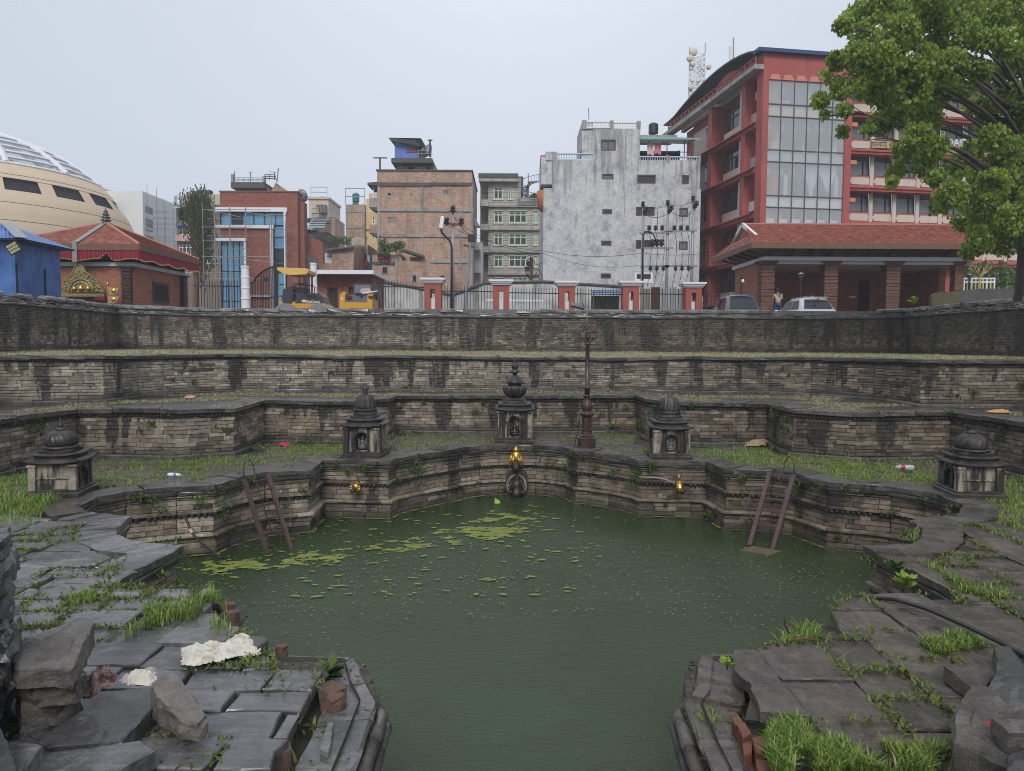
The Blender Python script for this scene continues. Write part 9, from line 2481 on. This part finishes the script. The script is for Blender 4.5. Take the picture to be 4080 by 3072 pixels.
for pl, n, a0, a1 in (([(1000, 790), (1150, 700), (1300, 640), (1400, 600), (1310, 720), (1280, 810), (1050, 840)], 1600, .04, .10), ([(940, 1420), (1160, 1330), (1230, 1420), (1300, 1520), (1500, 1500), (1620, 1560), (1720, 1700), (1000, 1700), (960, 1560)], 5200, .04, .12), ([(460, 1260), (560, 1250), (620, 1340), (600, 1440), (470, 1440)], 700, .03, .07), ([(650, 1090), (730, 1000), (740, 1160), (640, 1250)], 350, .03, .07)): zone(pl, zq, n, a0, a1, -.2 if a0 == .03 else -.02)
for pl, n in (([(780, 790), (1000, 730), (1200, 760), (1250, 800), (1050, 850), (900, 870)], 1500), ([(0, 1500), (400, 1450), (700, 1520), (1200, 1500), (1250, 1680), (0, 1680)], 4200), ([(770, 240), (900, 260), (1050, 350), (1180, 400), (1400, 450), (1500, 500), (1300, 490), (1080, 440), (950, 320)], 1300), ([(690, 10), (800, 20), (760, 100), (690, 60)], 350), ([(560, 200), (620, 240), (560, 300), (540, 260)], 100)): zone(pl, zr, n, .03, .09)
zone([(300, 1690), (500, 1600), (640, 1580), (700, 1690), (600, 1760), (350, 1790)], Q(0, 1150, .5877), 0, .1, .2)
# shaggy fringe hanging over the left pool coping, tuft by the right bell shrine
for i in range(520):
 t = rg.random(); x, y = -6.1 + 1.6 * t, 11.75 + .55 * t ** .6; pts.append((x + rg.gauss(0, .05), y - .02 + rg.gauss(0, .05), -.03)); hs.append(rg.uniform(.08, .2))
for i in range(420): pts.append((2.85 + rg.gauss(0, .1), 15.55 + rg.gauss(0, .15), 0)); hs.append(rg.uniform(.12, .3))
for i in range(2600): pts.append((-7.4 + rg.gauss(0, .75), 10.75 + rg.gauss(0, .33), -.02)); hs.append(rg.uniform(.06, .2))
for (p, q_, L) in seg_list(offset_open(WALL1, .14)):
 for i in range(int(L * 26)):
  t = rg.random(); x, y = p[0] + (q_[0] - p[0]) * t, p[1] + (q_[1] - p[1]) * t
  if nz(x, y, .8, 4) > -.05: pts.append((x + rg.gauss(0, .05), y + rg.gauss(0, .05), 0)); hs.append(rg.uniform(.05, .17))
ok = [i for i, p in enumerate(pts) if p[1] < 9.5 or not inside((p[0], p[1]), VOID)]
blades('grass', np.array([pts[i] for i in ok]), np.array([hs[i] for i in ok]), .0058, M_GRASS, 'bright green wet grass growing from the joints of the pool terrace', .8)
blades('creeping_weeds', np.array(mp), np.array(mh), .011, M_MOSS, 'low creeping weeds in the joints of the foreground paving', 1.6, 'weeds')
hp, hh_ = [], []
W3P = WALL3 + [WALL3[0]]; W2P = WALL2 + [WALL2[0]]
while len(hp) < 62000:
 x, y = rg.uniform(-16, 16), rg.uniform(16, 32)
 if not inside((x, y), WALL3) or inside((x, y), WALL2): continue
 hp.append((x, y, Z3 - .045 + (z2top(x, y) if y < 24 else 0))); hh_.append(rg.uniform(.015, .07) * (1.6 if nz(x, y, .7, 3) > .2 else 1))
while len(hp) < 86000:
 x, y = rg.uniform(-11, 11), rg.uniform(13, 21.6)
 if inside((x, y), WALL1) or not inside((x, y), WALL2) or nz(x, y * 1.5, .6, 5) < (.05 if y < 19 else -.2): continue
 hp.append((x, y, Z2 - .02)); hh_.append(rg.uniform(.012, .04))
hp, hh_ = np.array(hp), np.array(hh_)
blades('mown_hay', hp, hh_, .007, M_HAY, 'pale cut grass strewn over the two upper terraces', 2.2, 'hay')
# weeds rooted in the walls
wp, wh = [], []
for path, z0, z1, n in ((WALL1, .1, .98, 100), (WALL2, 1.1, 2.0, 60), (POOL_A, -1.1, -.05, 110)):
 sg = seg_list(offset_open(path, .03)); tot = sum(s[2] for s in sg)
 for i in range(n):
  u = rg.random() * tot
  for a, c, L in sg:
   if u < L: break
   u -= L
  x, y = a[0] + (c[0] - a[0]) * u / L, a[1] + (c[1] - a[1]) * u / L
  if y < 8: continue
  z = z1 - (z1 - z0) * rg.random() ** 2; s = rg.uniform(.02, .08); nn = ((c[1] - a[1]) / L, -(c[0] - a[0]) / L)
  for j in range(int(60 * s / .07)): wp.append((x + rg.gauss(0, s), y + rg.gauss(0, s * .4) + nn[1] * .02, z + rg.gauss(0, s * .7) - .02)); wh.append(rg.uniform(.02, .06))
blades('wall_weeds', np.array(wp), np.array(wh), .012, M_SHRUB, 'small leafy weeds sprouting from joints of the stone walls', 1.2, 'weeds')
def weed(label, px, py, z, n, s, mat=None):
 x, y = U(px, py, z); t = thing('weed', label, 'plant', (x, y, z), 'leafy weeds'); b = MB()
 for i in range(n):
  a = rg.uniform(0, 6.28); l = s * rg.uniform(.6, 1.2); e = Vector((math.cos(a), math.sin(a), rg.uniform(.2, .9))).normalized(); f = e.cross(Vector((0, 0, 1))).normalized(); o = Vector((x, y, z + rg.uniform(0, s * .8)))
  b.add([tuple(o), tuple(o + e * l * .55 + f * l * .28), tuple(o + e * l), tuple(o + e * l * .55 - f * l * .28)], [(0, 1, 2, 3)], 0, rg.random())
 b.build('leaf_rosette', mat or M_SHRUB, t); MB().tube([(x, y, z - .02), (x, y, z + s * .8)], s * .05 + .002, 5).build('stem', M_SHRUB, t)
weed('bright broad leaved weed on the right pool corner', *zr(700, 420), -.1, 40, .13, leaf_mat('lime_leaf', (.12, .22, .02), (.30, .42, .05)))
weed('dark ivy like weed under the right coping corner', *zr(640, 300), -.05, 40, .11)
weed('leafy weed under the broken right slab', *zq(1050, 1300), -.18, 16, .09)
weed('rosette weed in the hollow below the right slab', *zq(1130, 1370), -.2, 14, .09)
weed('lime green weed on the right shelf top', *zq(680, 960), -.05, 14, .09, bpy.data.materials['lime_leaf'])
weed('pale leafy weed on the left coping corner', *zl(860, 455), -.02, 12, .07)
weed('flat grey green weed on the left paving', *zl(240, 540), .01, 14, .1, M_MOSS)
weed('weed clump at the foot of the left stone stack', *zl(280, 1400), 0, 30, .09)
weed('weed bush on the left earth shelf', *zm_(1060, 1040), -.2, 70, .12)
weed('tuft on the upper wall coping at right', 3638, 1212, 3.6, 30, .2, bpy.data.materials['lime_leaf'])
# ---- big peepal tree at the right edge
TX, TY = 19.05, 27.0
tree = thing('peepal_tree', 'big leafy peepal tree filling the upper right corner', 'tree', (TX, TY, ZG))
CL = [(300,170,70),(420,110,110),(600,80,120),(800,60,120),(1000,90,130),(1200,60,120),(1400,90,110),(1550,180,110),(480,260,130),(700,250,150),(950,260,150),(1150,230,140),(1350,300,110),(1550,420,110),(250,440,75),(400,420,120),(600,450,140),(850,470,160),(1080,480,130),(1300,500,90),(160,560,60),(130,730,65),(165,830,45),(280,640,85),(300,800,55),(290,960,50),(420,620,105),(600,640,140),(800,650,150),(1000,640,130),(1150,620,110),(560,900,95),(480,980,65),(700,820,125),(900,850,135),(850,1000,115),(960,1060,105),(740,1100,85),(680,1250,65),(660,1330,45),(900,1200,95),(980,1300,75),(1380,880,110),(1400,1000,100),(1300,760,100),(1250,1100,80),(1150,1200,90),(1200,1330,100),(1100,1420,110),(1000,1500,85),(1280,1480,120),(1400,1350,120),(1450,1200,110),(1550,1100,110),(1560,1350,130),(1450,1550,130),(1200,1600,105),(1350,1640,130),(1560,1600,130),(1300,1760,110),(1500,1760,120),(1220,1850,60),(1500,300,110),(1450,520,115),(1560,700,110),(1440,740,95),(1600,900,110),(650,-60,150),(950,-80,160),(1250,-80,160),(1550,-60,160),(1750,150,160),(1750,450,170),(1800,750,170),(1780,1050,160),(1780,1400,160),(1780,1700,150)]
cen, wts = [], []
for (x, y, r) in CL:
 dy = G.uniform(-2.6, 2.2); c = D(*q7(x, y), TY - 1 + dy); cen.append((*c, r * .5402 * (TY - 1 + dy) / FOC)); wts.append(r * r)
cen = np.array(cen); wts = np.array(wts, float); wts /= wts.sum()
N = 84000
ci = G.choice(len(cen), N, p=wts); dirs = G.normal(size=(N, 3)); dirs /= np.linalg.norm(dirs, axis=1)[:, None]
P_ = cen[ci, :3] + dirs * (cen[ci, 3] * G.random(N) ** .38 * 1.02)[:, None]
tw = np.floor(P_ / .42); hsh = np.abs(np.sin(tw @ np.array([12.9, 78.2, 37.7])) * 43758.5) % 1     # twigs: drop whole cells so gaps open
keep = hsh > .24; P_ = P_[keep]; N = len(P_)
a = G.uniform(0, 6.28, N); tip = np.stack([np.cos(a) * .55, np.sin(a) * .55, -G.uniform(.4, 1.2, N)], 1); tip /= np.linalg.norm(tip, axis=1)[:, None]
sd = np.cross(tip, G.normal(size=(N, 3))); sd /= np.linalg.norm(sd, axis=1)[:, None]; ln = G.uniform(.07, .17, N)[:, None]
nrm = np.cross(tip, sd)
v = np.stack([P_, P_ + tip * ln * .42 + sd * ln * .46 - nrm * ln * .1, P_ + tip * ln * 1.1, P_ + tip * ln * .42 - sd * ln * .46 - nrm * ln * .1], 1).reshape(-1, 3); i = np.arange(N) * 4
np_mesh('crown', v, np.concatenate([np.stack([i, i + 1, i + 2], 1), np.stack([i, i + 2, i + 3], 1)]), np.tile(G.random(N) * .75 + .25 * hsh[keep], 2), M_LEAF, None, None, None, tree)
k = NT('fluted_bark'); k.set(col=k.mix(k.noise(3, 6, .7, k.pos((1, 1, .25))), (.035, .028, .022), (.13, .105, .08)), rough=.85); k.bump(k.noise(8, 6, .7, k.pos((1, 1, .2))), .8, .08); M_BARK = k.mat
b = MB(); tz = D(4000, 620, TY)[2]
nn_ = 20; vs = []
for j, (zz, r) in enumerate(((ZG - .3, 1.05), (ZG + .5, .74), (ZG + 1.4, .58), (ZG + 3.0, .5), (tz - 1, .42), (tz + 1.5, .3))):
 for q_ in range(nn_): t = 2 * math.pi * q_ / nn_; rr = r * (1 + .16 * math.cos(5 * t + j * .2) + .06 * math.cos(11 * t)); vs.append((TX - .05 * j + rr * math.cos(t), TY + rr * math.sin(t), zz))
b.add(vs, [(j * nn_ + q_, j * nn_ + (q_ + 1) % nn_, (j + 1) * nn_ + (q_ + 1) % nn_, (j + 1) * nn_ + q_) for j in range(5) for q_ in range(nn_)]); b.build('trunk', M_BARK, tree, True)
b = MB()
for i_, c in enumerate(cen):
 if i_ % 2 and c[3] < .9: continue
 s = Vector((TX - .3, TY, min(max(ZG + 3, c[2] - 2.2), tz + 1.2))); e = Vector(c[:3]); m1 = s.lerp(e, .4) + Vector((0, 0, .5)); m2_ = s.lerp(e, .75) + Vector((0, 0, .35)); r0 = .03 + .010 * (e - s).length
 b.tube([s, m1, m2_, e], [r0, r0 * .62, r0 * .34, .012], 6)
 for q_ in range(5): d_ = Vector(G.normal(size=3)).normalized() * c[3] * .9; b.tube([m2_.lerp(e, .6), e.lerp(m2_, .2) + d_ * .5, e + d_], [.02, .014, .006], 4)
b.build('branches', M_BARK, tree, True)
# ---- rain haze in the air
hb_ = MB().box(-606, 606, -606, 606, -3.6, 34)
k = NT('rain_haze'); k.t.nodes.remove(k.b); vp = k.n('ShaderNodeVolumePrincipled'); vp.inputs['Color'].default_value = (.86, .90, .96, 1); vp.inputs['Density'].default_value = .0011
k.t.links.new(vp.outputs[0], k.t.nodes['Material Output'].inputs['Volume'])
tag(hb_.build('haze', k.mat), 'thin grey rain haze over the whole place', 'haze', kind='stuff')
